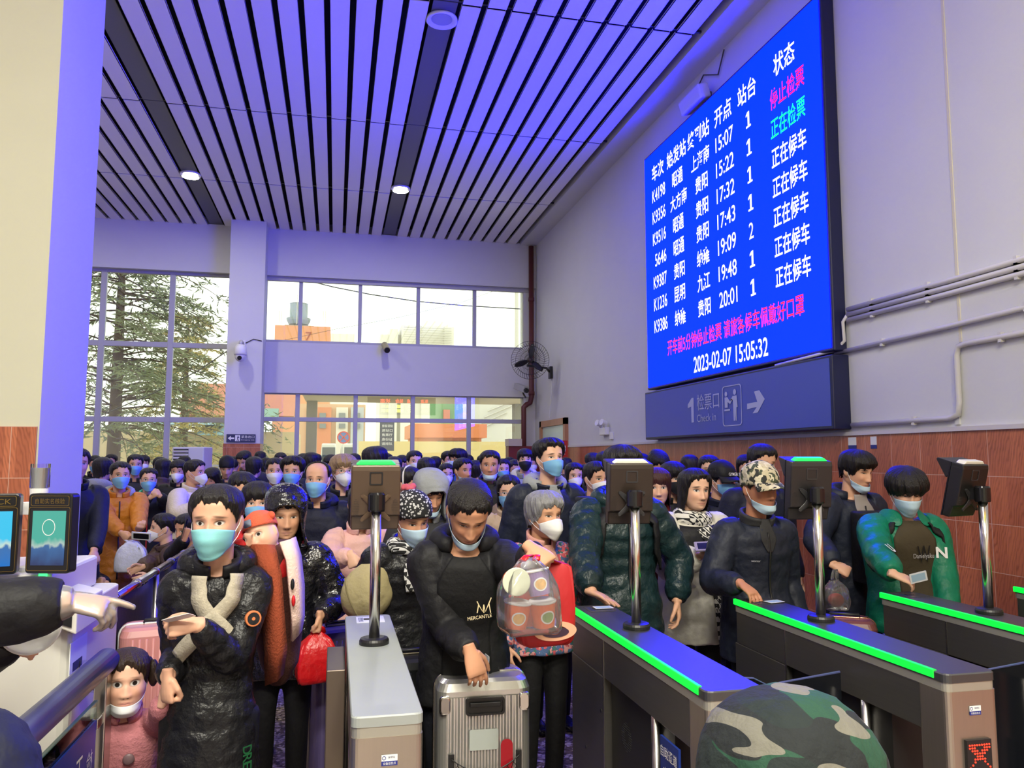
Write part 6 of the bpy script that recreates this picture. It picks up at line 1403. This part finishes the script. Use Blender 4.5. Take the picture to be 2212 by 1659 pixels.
bc = empty('box_camera', (3.8, 15.9, 3.0), 0, 'grey box security camera in the corner under the wall fan', 'security camera')
p_ = at(1126, 838, 15.6); part(MB().box(p_, (.13, .34, .13), rot=Matrix.Rotation(R(28), 3, 'Z') @ Matrix.Rotation(R(18), 3, 'X')), 'housing', mat('camera_grey', lin(170, 170, 172), .5), bc, bev=.01)
part(MB().cyl(p_ + A(.055, -.14, -.055), p_ + A(.075, -.19, -.075), .05, n=14), 'lens', BLACKP, bc); part(MB().tube([p_, p_ + A(.1, .2, -.12), A(p_[0] + .2, 16.05, p_[2] - .16)], .02, 8), 'bracket', DARKP, bc)
PIPE = mat('maroon_pipe', lin(96, 44, 46), .45)
dp = empty('drain_pipe', (4.03, 15.95, 0), 0, 'maroon drain pipe running down the far corner', 'pipe')
part(MB().tube([A(4.03, 15.93, 6.2), A(4.03, 15.93, 2.95), A(4.0, 15.93, 2.82), A(3.92, 15.93, 2.78), A(3.86, 15.93, 2.72), A(3.86, 15.93, 2.6), A(3.86, 15.93, .02)], .055, 16), 'pipe', PIPE, dp, smooth=True)
for zz in (5.0, 3.9, 2.98): part(MB().cyl((4.03, 15.93, zz), (4.03, 15.93, zz + .08), .066, n=16), 'joint_ring', PIPE, dp, smooth=True)
# emergency exit sign on the pillar
es = empty('emergency_exit_sign', (-1.75, PILLY - .02, 2.03), 0, 'dark blue emergency exit sign with white arrow on the pillar', 'sign')
part(MB().span((-2.0, PILLY - .035, 1.955), (-1.48, PILLY - .012, 2.105)), 'board', mat('exit_sign_navy', lin(32, 40, 88), .4), es)
ey = PILLY - .0365
def mark(name, P, y=None, m=WHITEPAINT): y = ey if y is None else y; return part(MB().loft([[A(x_, y + d_, z_) for x_, z_ in P] for d_ in (.002, -.001)]), name, m, es)
mark('arrow', [(-1.975, 2.03), (-1.92, 2.075), (-1.92, 2.045), (-1.86, 2.045), (-1.86, 2.015), (-1.92, 2.015), (-1.92, 1.985)])
mark('door_mark', [(-1.845, 1.975), (-1.845, 2.09), (-1.755, 2.09), (-1.755, 1.975)])
mark('running_figure', [(-1.82, 1.98), (-1.80, 2.01), (-1.81, 2.04), (-1.80, 2.06), (-1.80, 2.08), (-1.785, 2.08), (-1.785, 2.06), (-1.765, 2.04), (-1.79, 2.035), (-1.785, 2.005), (-1.77, 1.98), (-1.785, 1.98), (-1.795, 2.0), (-1.81, 1.98)], ey - .003, mat('exit_sign_navy', (0, 0, 0)))
world_child(text('characters', '紧急出口', (-1.735, ey, 2.03), (1, 0, 0), (0, 0, 1), .235, .055, WHITEPAINT), es); world_child(text('caption', 'Emergency exit', (-1.735, ey, 1.985), (1, 0, 0), (0, 0, 1), .235, .025, WHITEPAINT), es)
# small things on the right wall
el = empty('emergency_light', (RX, 11.6, 2.0), 0, 'small white twin emergency light on the right wall left of the check-in sign', 'emergency light')
part(MB().span((RX - .07, 11.46, 2.02), (RX, 11.76, 2.14)), 'box', WHITEP, el, bev=.01)
for yy in (11.5, 11.72): b = MB(); b.tube([A(RX - .05, yy, 2.14), A(RX - .06, yy, 2.2), A(RX - .13, yy - .02, 2.22)], [.02, .045, .05], 12); part(b, 'lamp_head', WHITEP, el)
part(MB().span((RX - .03, 11.28, 1.95), (RX, 11.4, 2.06)), 'socket', WHITEP, el, bev=.005)
lsp = empty('loudspeaker', (RX, 8.1, 5.85), 0, 'white column loudspeaker with loose cable high above the departure board', 'speaker')
part(MB().box((RX - .14, 8.06, 5.84), (.14, .52, .17), rot=Matrix.Rotation(R(-16), 3, 'Y')), 'cabinet', mat('speaker_white', lin(200, 200, 204), .5), lsp, bev=.02)
part(MB().span((RX - .1, 7.9, 5.82), (RX, 7.96, 5.88)), 'bracket', DARKP, lsp)
part(MB().tube([A(RX - .02, 8.6, 6.08), A(RX - .02, 8.3, 6.02), A(RX - .02, 8.05, 6.15), A(RX - .02, 7.7, 5.98), A(RX - .02, 7.55, 6.2)], .008, 5), 'cable', DARKP, lsp)
COND = mat('conduit_white', lin(206, 204, 204), .45)
def conduit(label, pts, r_=.016, clips=()):
    e_ = empty('conduit_pipe', tuple(pts[0]), 0, label, 'pipe', None); part(MB().tube([A(*p) for p in pts], r_, 10), 'tube', COND, e_, smooth=True)
    for c in clips: part(MB().box(c, (.03, .025, r_ * 3.2)), 'clip', COND, e_)
CXX = RX - .025
for zz, nm in ((2.90, 'top'), (2.855, 'middle'), (2.81, 'bottom')): conduit('white conduit along the right wall, %s one of the bundle of three' % nm, [(CXX, 5.60, zz), (CXX, 4.5, zz - .003), (CXX, 2.6, zz + .004)], .019, [(CXX, y_, zz) for y_ in (5.3, 4.7, 3.95, 3.2)])
conduit('single white conduit crossing the wall below the bundle of three', [(CXX, 5.78, 2.555), (CXX, 4.5, 2.58), (CXX, 2.6, 2.63)], .018, [(CXX, 5.2, 2.565), (CXX, 3.9, 2.60)])
conduit('white conduit bending down the right wall to the tile edge', [(CXX, 2.6, 2.45), (CXX, 4.38, 2.44), (CXX, 4.45, 2.43), (CXX, 4.47, 2.37), (CXX, 4.47, 2.05), (CXX, 4.48, 1.97), (CXX, 4.56, 1.945), (CXX, 5.6, 1.94)], .02, [(CXX, 4.1, 2.44), (CXX, 4.9, 1.943)])
conduit('white bent conduit at the lower right corner of the departure board', [(CXX, 5.6, 2.86), (CXX - .02, 5.64, 2.8), (CXX - .02, 5.63, 2.64), (CXX - .04, 5.72, 2.575), (4.0, 5.95, 2.545), (4.0, 6.5, 2.53)], .014)
st(MB().span((RX - .006, 4.44, 2.46), (RX, 4.462, 6.25)), 'trim_5', mat('caulk_cream', lin(214, 208, 184), .7)); st(MB().span((RX - .012, 4.49, 1.9), (RX, 4.53, 2.4)), 'trim_6', WALL)
for i, (yy, w_) in enumerate(((5.62, .1), (5.36, .07))):
    l_ = empty('wall_label', (RX - .016, yy, 1.77), 0, 'small white and blue label on the tiles, %s of the two below the check-in sign' % ('left' if i == 0 else 'right'), 'label')
    part(MB().span((RX - .0185, yy - w_ / 2, 1.80 - .03), (RX - .0155, yy + w_ / 2, 1.84)), 'plate', LABW, l_); part(MB().span((RX - .0195, yy - w_ / 2, 1.745), (RX - .0155, yy + w_ / 2, 1.775)), 'blue_band', LABB, l_)
# door in the right wall and the red stand before it
DW = mat('door_wood', lin(176, 124, 92), .45, nz=.15, ns=5, stretch=(1, 1, .2))
dr = empty('door_1', (RX, 14.5, 0), 0, kind='structure')
b = MB(); b.span((RX - .07, 13.66, 0), (RX + .02, 13.78, 2.40)); b.span((RX - .07, 15.36, 0), (RX + .02, 15.48, 2.40)); b.span((RX - .07, 13.66, 2.28), (RX + .02, 15.48, 2.40)); part(b, 'door_frame', DW, dr)
part(MB().span((RX - .03, 13.78, 0), (RX - .02, 15.36, 2.28)), 'door_leaf', mat('door_pane_green', lin(196, 220, 204), .25), dr)
rb = empty('banner_stand', (3.95, 13.3, 0), 0, 'red roll-up banner with white characters behind the tall young man', 'banner')
part(MB().span((3.55, 13.28, .1), (4.02, 13.29, 1.97)), 'fabric', mat('banner_red', lin(196, 44, 40), .55), rb); part(MB().span((3.55, 13.2, 0), (4.02, 13.36, .09)), 'base', STEEL, rb)
for i, s in enumerate('服务台'): world_child(text('characters', s, (3.86, 13.277, 1.72 - .2 * i), (1, 0, 0), (0, 0, 1), .13, .16, WHITEPAINT, bold=.02), rb)
cb_ = empty('fire_cabinet', (3.75, 15.7, 0), 0, 'dark red cabinet with pale top in the far right corner', 'cabinet')
part(MB().span((3.45, 15.55, 0), (4.1, 15.85, 1.9)), 'body', mat('cabinet_red', lin(120, 32, 40), .45), cb_, bev=.01); part(MB().span((3.44, 15.5, 1.9), (3.72, 15.85, 2.05)), 'top_box', mat('box_pale', lin(200, 186, 172), .5), cb_)
# floor-standing air conditioner
ac = empty('air_conditioner', (-2.55, 15.2, 0), R(-14), 'white floor-standing air conditioner left of the pillar', 'air conditioner')
MB().span((-.28, -.2, 0), (.3, .2, 1.86)).build('cabinet', mat('appliance_white', lin(212, 214, 218), .4), ac, bev=.02)
MB().span((-.25, -.207, 1.4), (.02, -.198, 1.82)).build('outlet', BLACKP, ac)
for i in range(7): MB().box((-.115, -.212, 1.43 + .058 * i), (.27, .02, .03), rot=Matrix.Rotation(R(28), 3, 'X')).build('louver', WHITEP, ac)
# LED strip board over the gates (seen mirrored in the door glass)
lb = empty('gate_led_board', (2.4, 1.2, 3.4), 0, 'hanging LED board above the gates, mirrored in the far door glass', 'display board')
part(MB().span((1.2, 1.12, 3.35), (3.9, 1.22, 4.05)), 'case', BLACKP, lb)
LR2 = emis('strip_red', (1, .06, .02), 14); LY2 = emis('strip_yellow', (.9, 1, .05), 12)
for i, (s, x_, w_) in enumerate((('车次', 3.6, .3), ('开点', 3.05, .3), ('站台', 2.6, .3), ('状态', 2.1, .4))):
    world_child(text('characters', s, (x_, 1.226, 3.82), (-1, 0, 0), (0, 0, 1), w_, .16, LR2), lb)
    world_child(text('characters', ('K4198', '15:07', '1', '检票')[i], (x_, 1.226, 3.62), (-1, 0, 0), (0, 0, 1), w_ * .9, .12, LY2), lb); world_child(text('characters', ('K9356', '15:22', '1', '检票')[i], (x_, 1.226, 3.45), (-1, 0, 0), (0, 0, 1), w_ * .9, .12, LY2), lb)
for xx in (1.4, 3.7): part(MB().cyl((xx, 1.17, 4.05), (xx, 1.17, CE + .1), .015, n=8), 'hanger_rod', STEEL, lb)

# ------------------------------------------------------------------ outside the windows
def outb(label, name, cat, u0, u1, v0, Y, m, d=6, zb=-.02):
    a, c = at(u0, v0, Y), at(u1, v0, Y); r = empty(name, ((a[0] + c[0]) / 2, Y, 0), 0, label, cat); part(MB().span((a[0], Y, zb), (c[0], Y + d, a[2])), 'wall', m, r); return r
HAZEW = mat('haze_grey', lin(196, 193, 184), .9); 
ob = outb('orange office block with blue glass tower, seen through the upper window', 'office_block', 'building', 594, 714, 702, 95, mat('orange_render', lin(205, 146, 108), .85), 20)
p0, p1 = at(618, 700, 95), at(672, 683, 95); part(MB().span((p0[0] - .3, 97, p0[2] - .5), (p1[0] + .3, 107, p0[2] + .25)), 'parapet', mat('parapet_grey', lin(160, 152, 140), .8), ob)
b = MB(); b.lathe([(1.2, 0), (1.45, .5), (1.5, .8), (1.1, .8), (1.1, 2.6), (1.15, 2.7), (0, 2.7)], c=(at(644, 699, 100)[0], 101, at(644, 699, 100)[2]), n=20); part(b, 'tower', mat('tower_glass', lin(140, 152, 160), .6), ob)
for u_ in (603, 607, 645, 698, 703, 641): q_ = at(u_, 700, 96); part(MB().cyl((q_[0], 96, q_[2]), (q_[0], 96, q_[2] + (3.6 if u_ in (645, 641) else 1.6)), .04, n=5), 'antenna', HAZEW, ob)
q_ = at(660, 726, 94.9); world_child(text('sign_character', '7', (q_[0], 94.9, q_[2] - .5), (1, 0, 0), (0, 0, 1), .7, 1.0, mat('faded_red', lin(150, 80, 56), .8)), ob)
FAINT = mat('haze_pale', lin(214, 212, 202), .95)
for k_, (u0, u1, v0) in enumerate(((822, 868, 722), (842, 860, 710), (868, 912, 702), (912, 968, 693), (960, 981, 706))):
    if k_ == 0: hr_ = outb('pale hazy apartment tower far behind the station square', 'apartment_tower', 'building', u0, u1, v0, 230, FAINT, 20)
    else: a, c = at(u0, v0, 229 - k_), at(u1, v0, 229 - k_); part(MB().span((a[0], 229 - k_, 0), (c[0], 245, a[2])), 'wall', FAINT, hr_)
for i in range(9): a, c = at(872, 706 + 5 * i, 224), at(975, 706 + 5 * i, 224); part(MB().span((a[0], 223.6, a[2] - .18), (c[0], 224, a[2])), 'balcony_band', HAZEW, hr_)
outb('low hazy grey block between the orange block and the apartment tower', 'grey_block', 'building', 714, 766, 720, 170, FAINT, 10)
pl_ = empty('light_pole', tuple(at(1116, 990, 40) * A(1, 1, 0)), 0, 'tall pale floodlight pole seen through the right window', 'pole'); q_ = at(1116, 630, 40); part(MB().cyl((q_[0], 40, 0), (q_[0], 40, q_[2]), .13, .10, n=12), 'mast', mat('mast_grey', lin(196, 194, 186), .5), pl_)
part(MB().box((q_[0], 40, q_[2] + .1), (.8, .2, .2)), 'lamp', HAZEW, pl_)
def cable(label, P, r_): e_ = tag(MB().tube([A(*p) for p in P], r_, 5).build('overhead_cable', DARKP, None), label, 'cable'); return e_
cable('dark overhead cable sagging across the upper window', [at(u_, v_, 19) for u_, v_ in ((640, 600), (720, 620), (800, 636), (900, 651), (1000, 660), (1150, 669))], .014)
cable('thin overhead wire rising to the right across the upper window', [at(u_, v_, 24) for u_, v_ in ((590, 740), (720, 712), (860, 686), (1000, 652), (1080, 624))], .006)
cable('dark cable slanting across the left windows', [at(u_, v_, 19) for u_, v_ in ((200, 905), (330, 850), (430, 800), (500, 752))], .014)
# entrance canopy, forecourt wall and shops
cn = empty('entrance_canopy', (2, 17.5, 0), 0, 'cream canopy slab above the entrance doors', 'canopy'); part(MB().span((-.7, 16.5, 2.98), (4.6, 19.0, 3.25)), 'slab', mat('canopy_cream', lin(196, 184, 160), .8), cn); 
for xx in (-.55, 4.4): part(MB().span((xx - .12, 18.6, -.02), (xx + .12, 18.9, 2.98)), 'column', mat('column_grey', lin(150, 146, 140), .7), cn)
YW = mat('yellow_wall', lin(206, 186, 132), .85)
yw = outb('pale yellow low wall across the forecourt', 'forecourt_wall', 'wall', 775, 1160, 953, 34, YW, .3)
ORW = mat('orange_cladding', lin(204, 124, 80), .6, nz=.12, ns=40, stretch=(8, 1, .1))
ks = empty('shop_kiosk', tuple(at(960, 990, 40) * A(1, 1, 0)), 0, 'orange clad flat-roofed kiosk beyond the doors', 'kiosk')
for nm, (u0, u1, v0, v1), m_, dy in (('roof_band', (892, 1052, 916, 945), ORW, -.4), ('wall', (900, 1040, 940, 985), mat('orange_wall', lin(212, 146, 104), .7), 0), ('window', (945, 1012, 953, 978), mat('kiosk_window', lin(88, 92, 88), .3), -.1), ('side_window', (1016, 1030, 953, 972), mat('kiosk_window', (0, 0, 0)), -.1)):
    a, c = at(u0, v1, 40 + dy), at(u1, v0, 40 + dy); part(MB().span((a[0], 40 + dy, a[2] if nm != 'wall' else -.02), (c[0], 40 + dy + (5 if 'window' not in nm else .2), c[2])), nm, m_, ks)
wh = empty('white_building', tuple(at(1080, 990, 55) * A(1, 1, 0)), 0, 'pale white building with thin slanted lines on the right beyond the doors', 'building'); a, c = at(1010, 1010, 55), at(1160, 868, 55); part(MB().span((a[0], 55, -.02), (c[0] + 6, 65, c[2])), 'wall', mat('white_render', lin(206, 204, 198), .85), wh)
for k_ in range(4): a, c = at(1030 + 8 * k_, 930 - 14 * k_, 54.9), at(1085 + 10 * k_, 905 - 14 * k_, 54.9); part(MB().tube([a, c], .05, 4), 'facade_line', HAZEW, wh)
ob2 = outb('orange and beige apartment block behind the forecourt', 'apartment_block', 'building', 640, 790, 872, 75, mat('beige_render', lin(196, 160, 130), .85), 12)
for u0, u1, c_ in ((660, 716, lin(196, 120, 84)), (724, 752, lin(205, 200, 190)), (756, 786, lin(170, 176, 182))): a, c = at(u0, 1000, 74.6), at(u1, 880, 74.6); part(MB().span((a[0], 74.6, -.02), (c[0], 75, c[2])), 'facade_bay', mat('bay_%d' % u0, c_, .85), ob2)
for u_ in (668, 690, 732, 764): 
    for v_ in (892, 915): a, c = at(u_, v_ + 10, 74.4), at(u_ + 14, v_, 74.4); part(MB().span((a[0], 74.4, a[2]), (c[0], 74.6, c[2])), 'window', mat('far_window', lin(104, 112, 120), .3), ob2)
gb = outb('green building panel with pale shapes behind the kiosk', 'hoarding', 'hoarding', 930, 1000, 868, 52, mat('hoarding_green', lin(112, 152, 110), .8), .4)
a, c = at(958, 905, 51.8), at(972, 885, 51.8); part(MB().span((a[0], 51.8, a[2]), (c[0], 52, c[2])), 'red_panel', mat('hoarding_red', lin(190, 120, 100), .8), gb)
nb = empty('notice_board', tuple(at(836, 1000, 24) * A(1, 1, 0)), 0, 'navy notice board with rows of small white characters outside the doors', 'sign')
a, c = at(820, 974, 24), at(852, 912, 24); part(MB().span((a[0], 24, a[2]), (c[0], 24.05, c[2])), 'panel', mat('notice_navy', lin(44, 52, 84), .6), nb)
for i in range(5): world_child(text('characters', ('旅客须知', '进站口', '售票厅', '身份证', '请排队')[i], (a[0] + .06, 23.99, c[2] - .16 - .135 * i), (1, 0, 0), (0, 0, 1), .32, .085, WHITEPAINT), nb)
part(MB().cyl(((a[0] + c[0]) / 2, 24.03, 0), ((a[0] + c[0]) / 2, 24.03, a[2]), .03, n=8), 'post', STEEL, nb)
rs = empty('no_stopping_sign', tuple(at(742, 1000, 26) * A(1, 1, 0)), 0, 'round blue no-stopping sign with red ring and cross outside the doors', 'road sign')
q_ = at(742, 945, 26); RRED = mat('road_red', lin(204, 50, 50), .5)
disc = lambda r0, r1, y_: [[(q_[0] + r_ * math.cos(t), y_, q_[2] + r_ * math.sin(t)) for t in [2 * PI * i / 28 for i in range(28)]] for r_ in (r1, r0)]
part(MB().loft([[(q_[0] + .2 * math.cos(t), y_, q_[2] + .2 * math.sin(t)) for t in [2 * PI * i / 28 for i in range(28)]] for y_ in (26, 26.01)]), 'disc', mat('road_blue', lin(70, 110, 180), .5), rs)
part(MB().loft(disc(.165, .205, 25.995), cap=False), 'ring', RRED, rs, solid=.004)
for sg_ in (-1, 1): part(MB().box((q_[0], 25.995, q_[2]), (.36, .004, .035), rot=Matrix.Rotation(R(45 * sg_), 3, 'Y')), 'cross_bar', RRED, rs)
part(MB().cyl((q_[0], 26.03, 0), (q_[0], 26.03, q_[2]), .03, n=8), 'post', STEEL, rs)
for k_, (u0, u1) in enumerate(((692, 728), (735, 770))):
    a, c = at(u0, 990, 29), at(u1, 958, 29); bs_ = empty('minibus', ((a[0] + c[0]) / 2, 31, 0), 0, 'white minibus parked outside the doors, %s one of two' % ('left' if k_ == 0 else 'right'), 'minibus')
    b = MB(); b.loft([[(x_, y_, z_) for x_, z_ in ((a[0], .35), (c[0], .35), (c[0], 1.6), (c[0] - .04, c[2]), (a[0] + .04, c[2]), (a[0], 1.6))] for y_ in (29, 33)]); part(b, 'body', mat('bus_white', lin(214, 214, 210), .35), bs_, bev=.04)
    part(MB().span((a[0] + .06, 28.97, 1.5), (c[0] - .06, 29.0, c[2] - .14)), 'windscreen', mat('bus_glass', lin(70, 80, 92), .15), bs_)
    for xx in (a[0] + .12, c[0] - .12): part(MB().cyl((xx - .08, 29.5, .32), (xx + .08, 29.5, .32), .32, n=18), 'wheel', BLACKP, bs_)
sh = outb('row of low shops with blue and red awnings behind the trees', 'shop_row', 'shop', 150, 640, 930, 45, mat('shop_beige', lin(176, 160, 128), .85), 6)
for u0, u1, v0, v1, c_ in ((330, 480, 900, 918, lin(120, 150, 166)), (430, 486, 918, 940, lin(126, 166, 186)), (500, 600, 880, 905, lin(110, 140, 126))):
    a, c = at(u0, v1, 44), at(u1, v0, 44); part(MB().loft([[(x_, y_, z_) for y_, z_ in ((43.0, a[2]), (45, c[2]), (45, a[2]))] for x_ in (a[0], c[0])]), 'awning', mat('awning_%d' % u0, c_, .7), sh)
a, c = at(400, 900, 50), at(640, 820, 50); part(MB().loft([[(x_, y_, z_) for y_, z_ in ((48, a[2]), (54, c[2]), (54, a[2]))] for x_ in (a[0], c[0])]), 'tiled_roof', mat('roof_red', lin(168, 104, 84), .8, nz=.15, ns=5), sh)
rl = empty('white_railing', tuple(at(420, 1010, 18.5) * A(1, 1, 0)), 0, 'white picket railing outside the left windows', 'railing')
a, c = at(205, 1004, 18.5), at(600, 1004, 18.5); zt = at(420, 1004, 18.5)[2]
part(MB().span((a[0], 18.48, zt - .04), (c[0], 18.52, zt)), 'top_rail', WHITEP, rl); part(MB().span((a[0], 18.48, .2), (c[0], 18.52, .24)), 'bottom_rail', WHITEP, rl)
b = MB(); n_ = int((c[0] - a[0]) / .12)
for i in range(n_): b.span((a[0] + .12 * i, 18.49, .2), (a[0] + .12 * i + .025, 18.51, zt))
for xx in np.linspace(a[0], c[0], 5): part(MB().span((xx - .03, 18.47, -.02), (xx + .03, 18.53, zt + .03)), 'post', WHITEP, rl)
part(b, 'pickets', WHITEP, rl)['kind'] = 'stuff'
# conifer trees
BARK = mat('bark', lin(76, 62, 48), .9, bump=.5, bs=20); NEEDLE = mat('needle_green', lin(122, 132, 98), .85, nz=.3, ns=3); NEEDLE2 = mat('needle_yellow_green', lin(164, 152, 92), .85, nz=.3, ns=3)
def conifer(label, X, Y, h, spread, n, nm, z0_=1.6, seed=1, lean=0., bx=0.):
    rn = np.random.default_rng(seed); r = empty('conifer_tree', (X, Y, 0), 0, label, 'tree')
    MB().tube([A(0, 0, 0), A(lean * .3, 0, h * .4), A(lean, 0, h)], [.22, .16, .03], 10).build('trunk', BARK, r, smooth=True)
    bw = MB(); nd = MB(); V = []; F = []
    for i in range(n):
        t = (i + rn.uniform(0, 1)) / n; z = z0_ + (h - z0_) * t; L = spread * (1 - .72 * t) * rn.uniform(.65, 1.1); az = rn.uniform(0, 2 * PI)
        dr = A(math.cos(az) + bx * rn.uniform(0, 1), math.sin(az), 0); dr = dr / max(.5, np.linalg.norm(dr)); c0 = A(lean * t, 0, z); up = rn.uniform(.05, .4)
        P = [c0 + dr * L * s + A(0, 0, L * (up * s - .42 * s * s)) for s in np.linspace(0, 1, 6)]; bw.tube(P, np.linspace(.03, .006, 6), 5)
        for k_ in range(26):
            s = rn.uniform(.18, 1); p = c0 + dr * L * s + A(0, 0, L * (up * s - .42 * s * s)); sd = unit(np.cross(dr, A(0, 0, 1)) * rn.choice((-1, 1)) + dr * rn.uniform(.2, 1.1) + A(0, 0, rn.uniform(-.7, .15))); l_ = rn.uniform(.25, .7) * spread * .22
            for q in range(4):
                e_ = p + sd * l_ * (q + 1) / 4 + rn.normal(0, .02, 3); wv = unit(rn.normal(0, 1, 3)) * .03; t_ = unit(sd + rn.normal(0, .45, 3)) * .17
                m = len(V); V += [e_ - wv, e_ + wv, e_ + t_]; F.append((m, m + 1, m + 2))
                V += [e_ + t_ * .3 - wv, e_ + t_ * .3 + wv, e_ - t_ * .8]; F.append((m + 3, m + 4, m + 5))
    bw.build('branches', BARK, r)['kind'] = 'stuff'; nd.add(V, F); o = nd.build('foliage', nm, r); o['kind'] = 'stuff'; return r
p_ = at(245, 980, 25); conifer('big dark green conifer outside the left windows', p_[0], 25, 10.5, 5.2, 150, NEEDLE, 2.2, 3, bx=.5)
p_ = at(395, 980, 36); conifer('smaller yellowish conifer right of the big one, near the pillar', p_[0], 36, 8.0, 3.4, 70, NEEDLE2, 1.0, 8)
p_ = at(120, 980, 60); conifer('conifer farthest left, beside the near pillar edge', p_[0], 60, 17.0, 6.0, 80, NEEDLE, 1.5, 12)
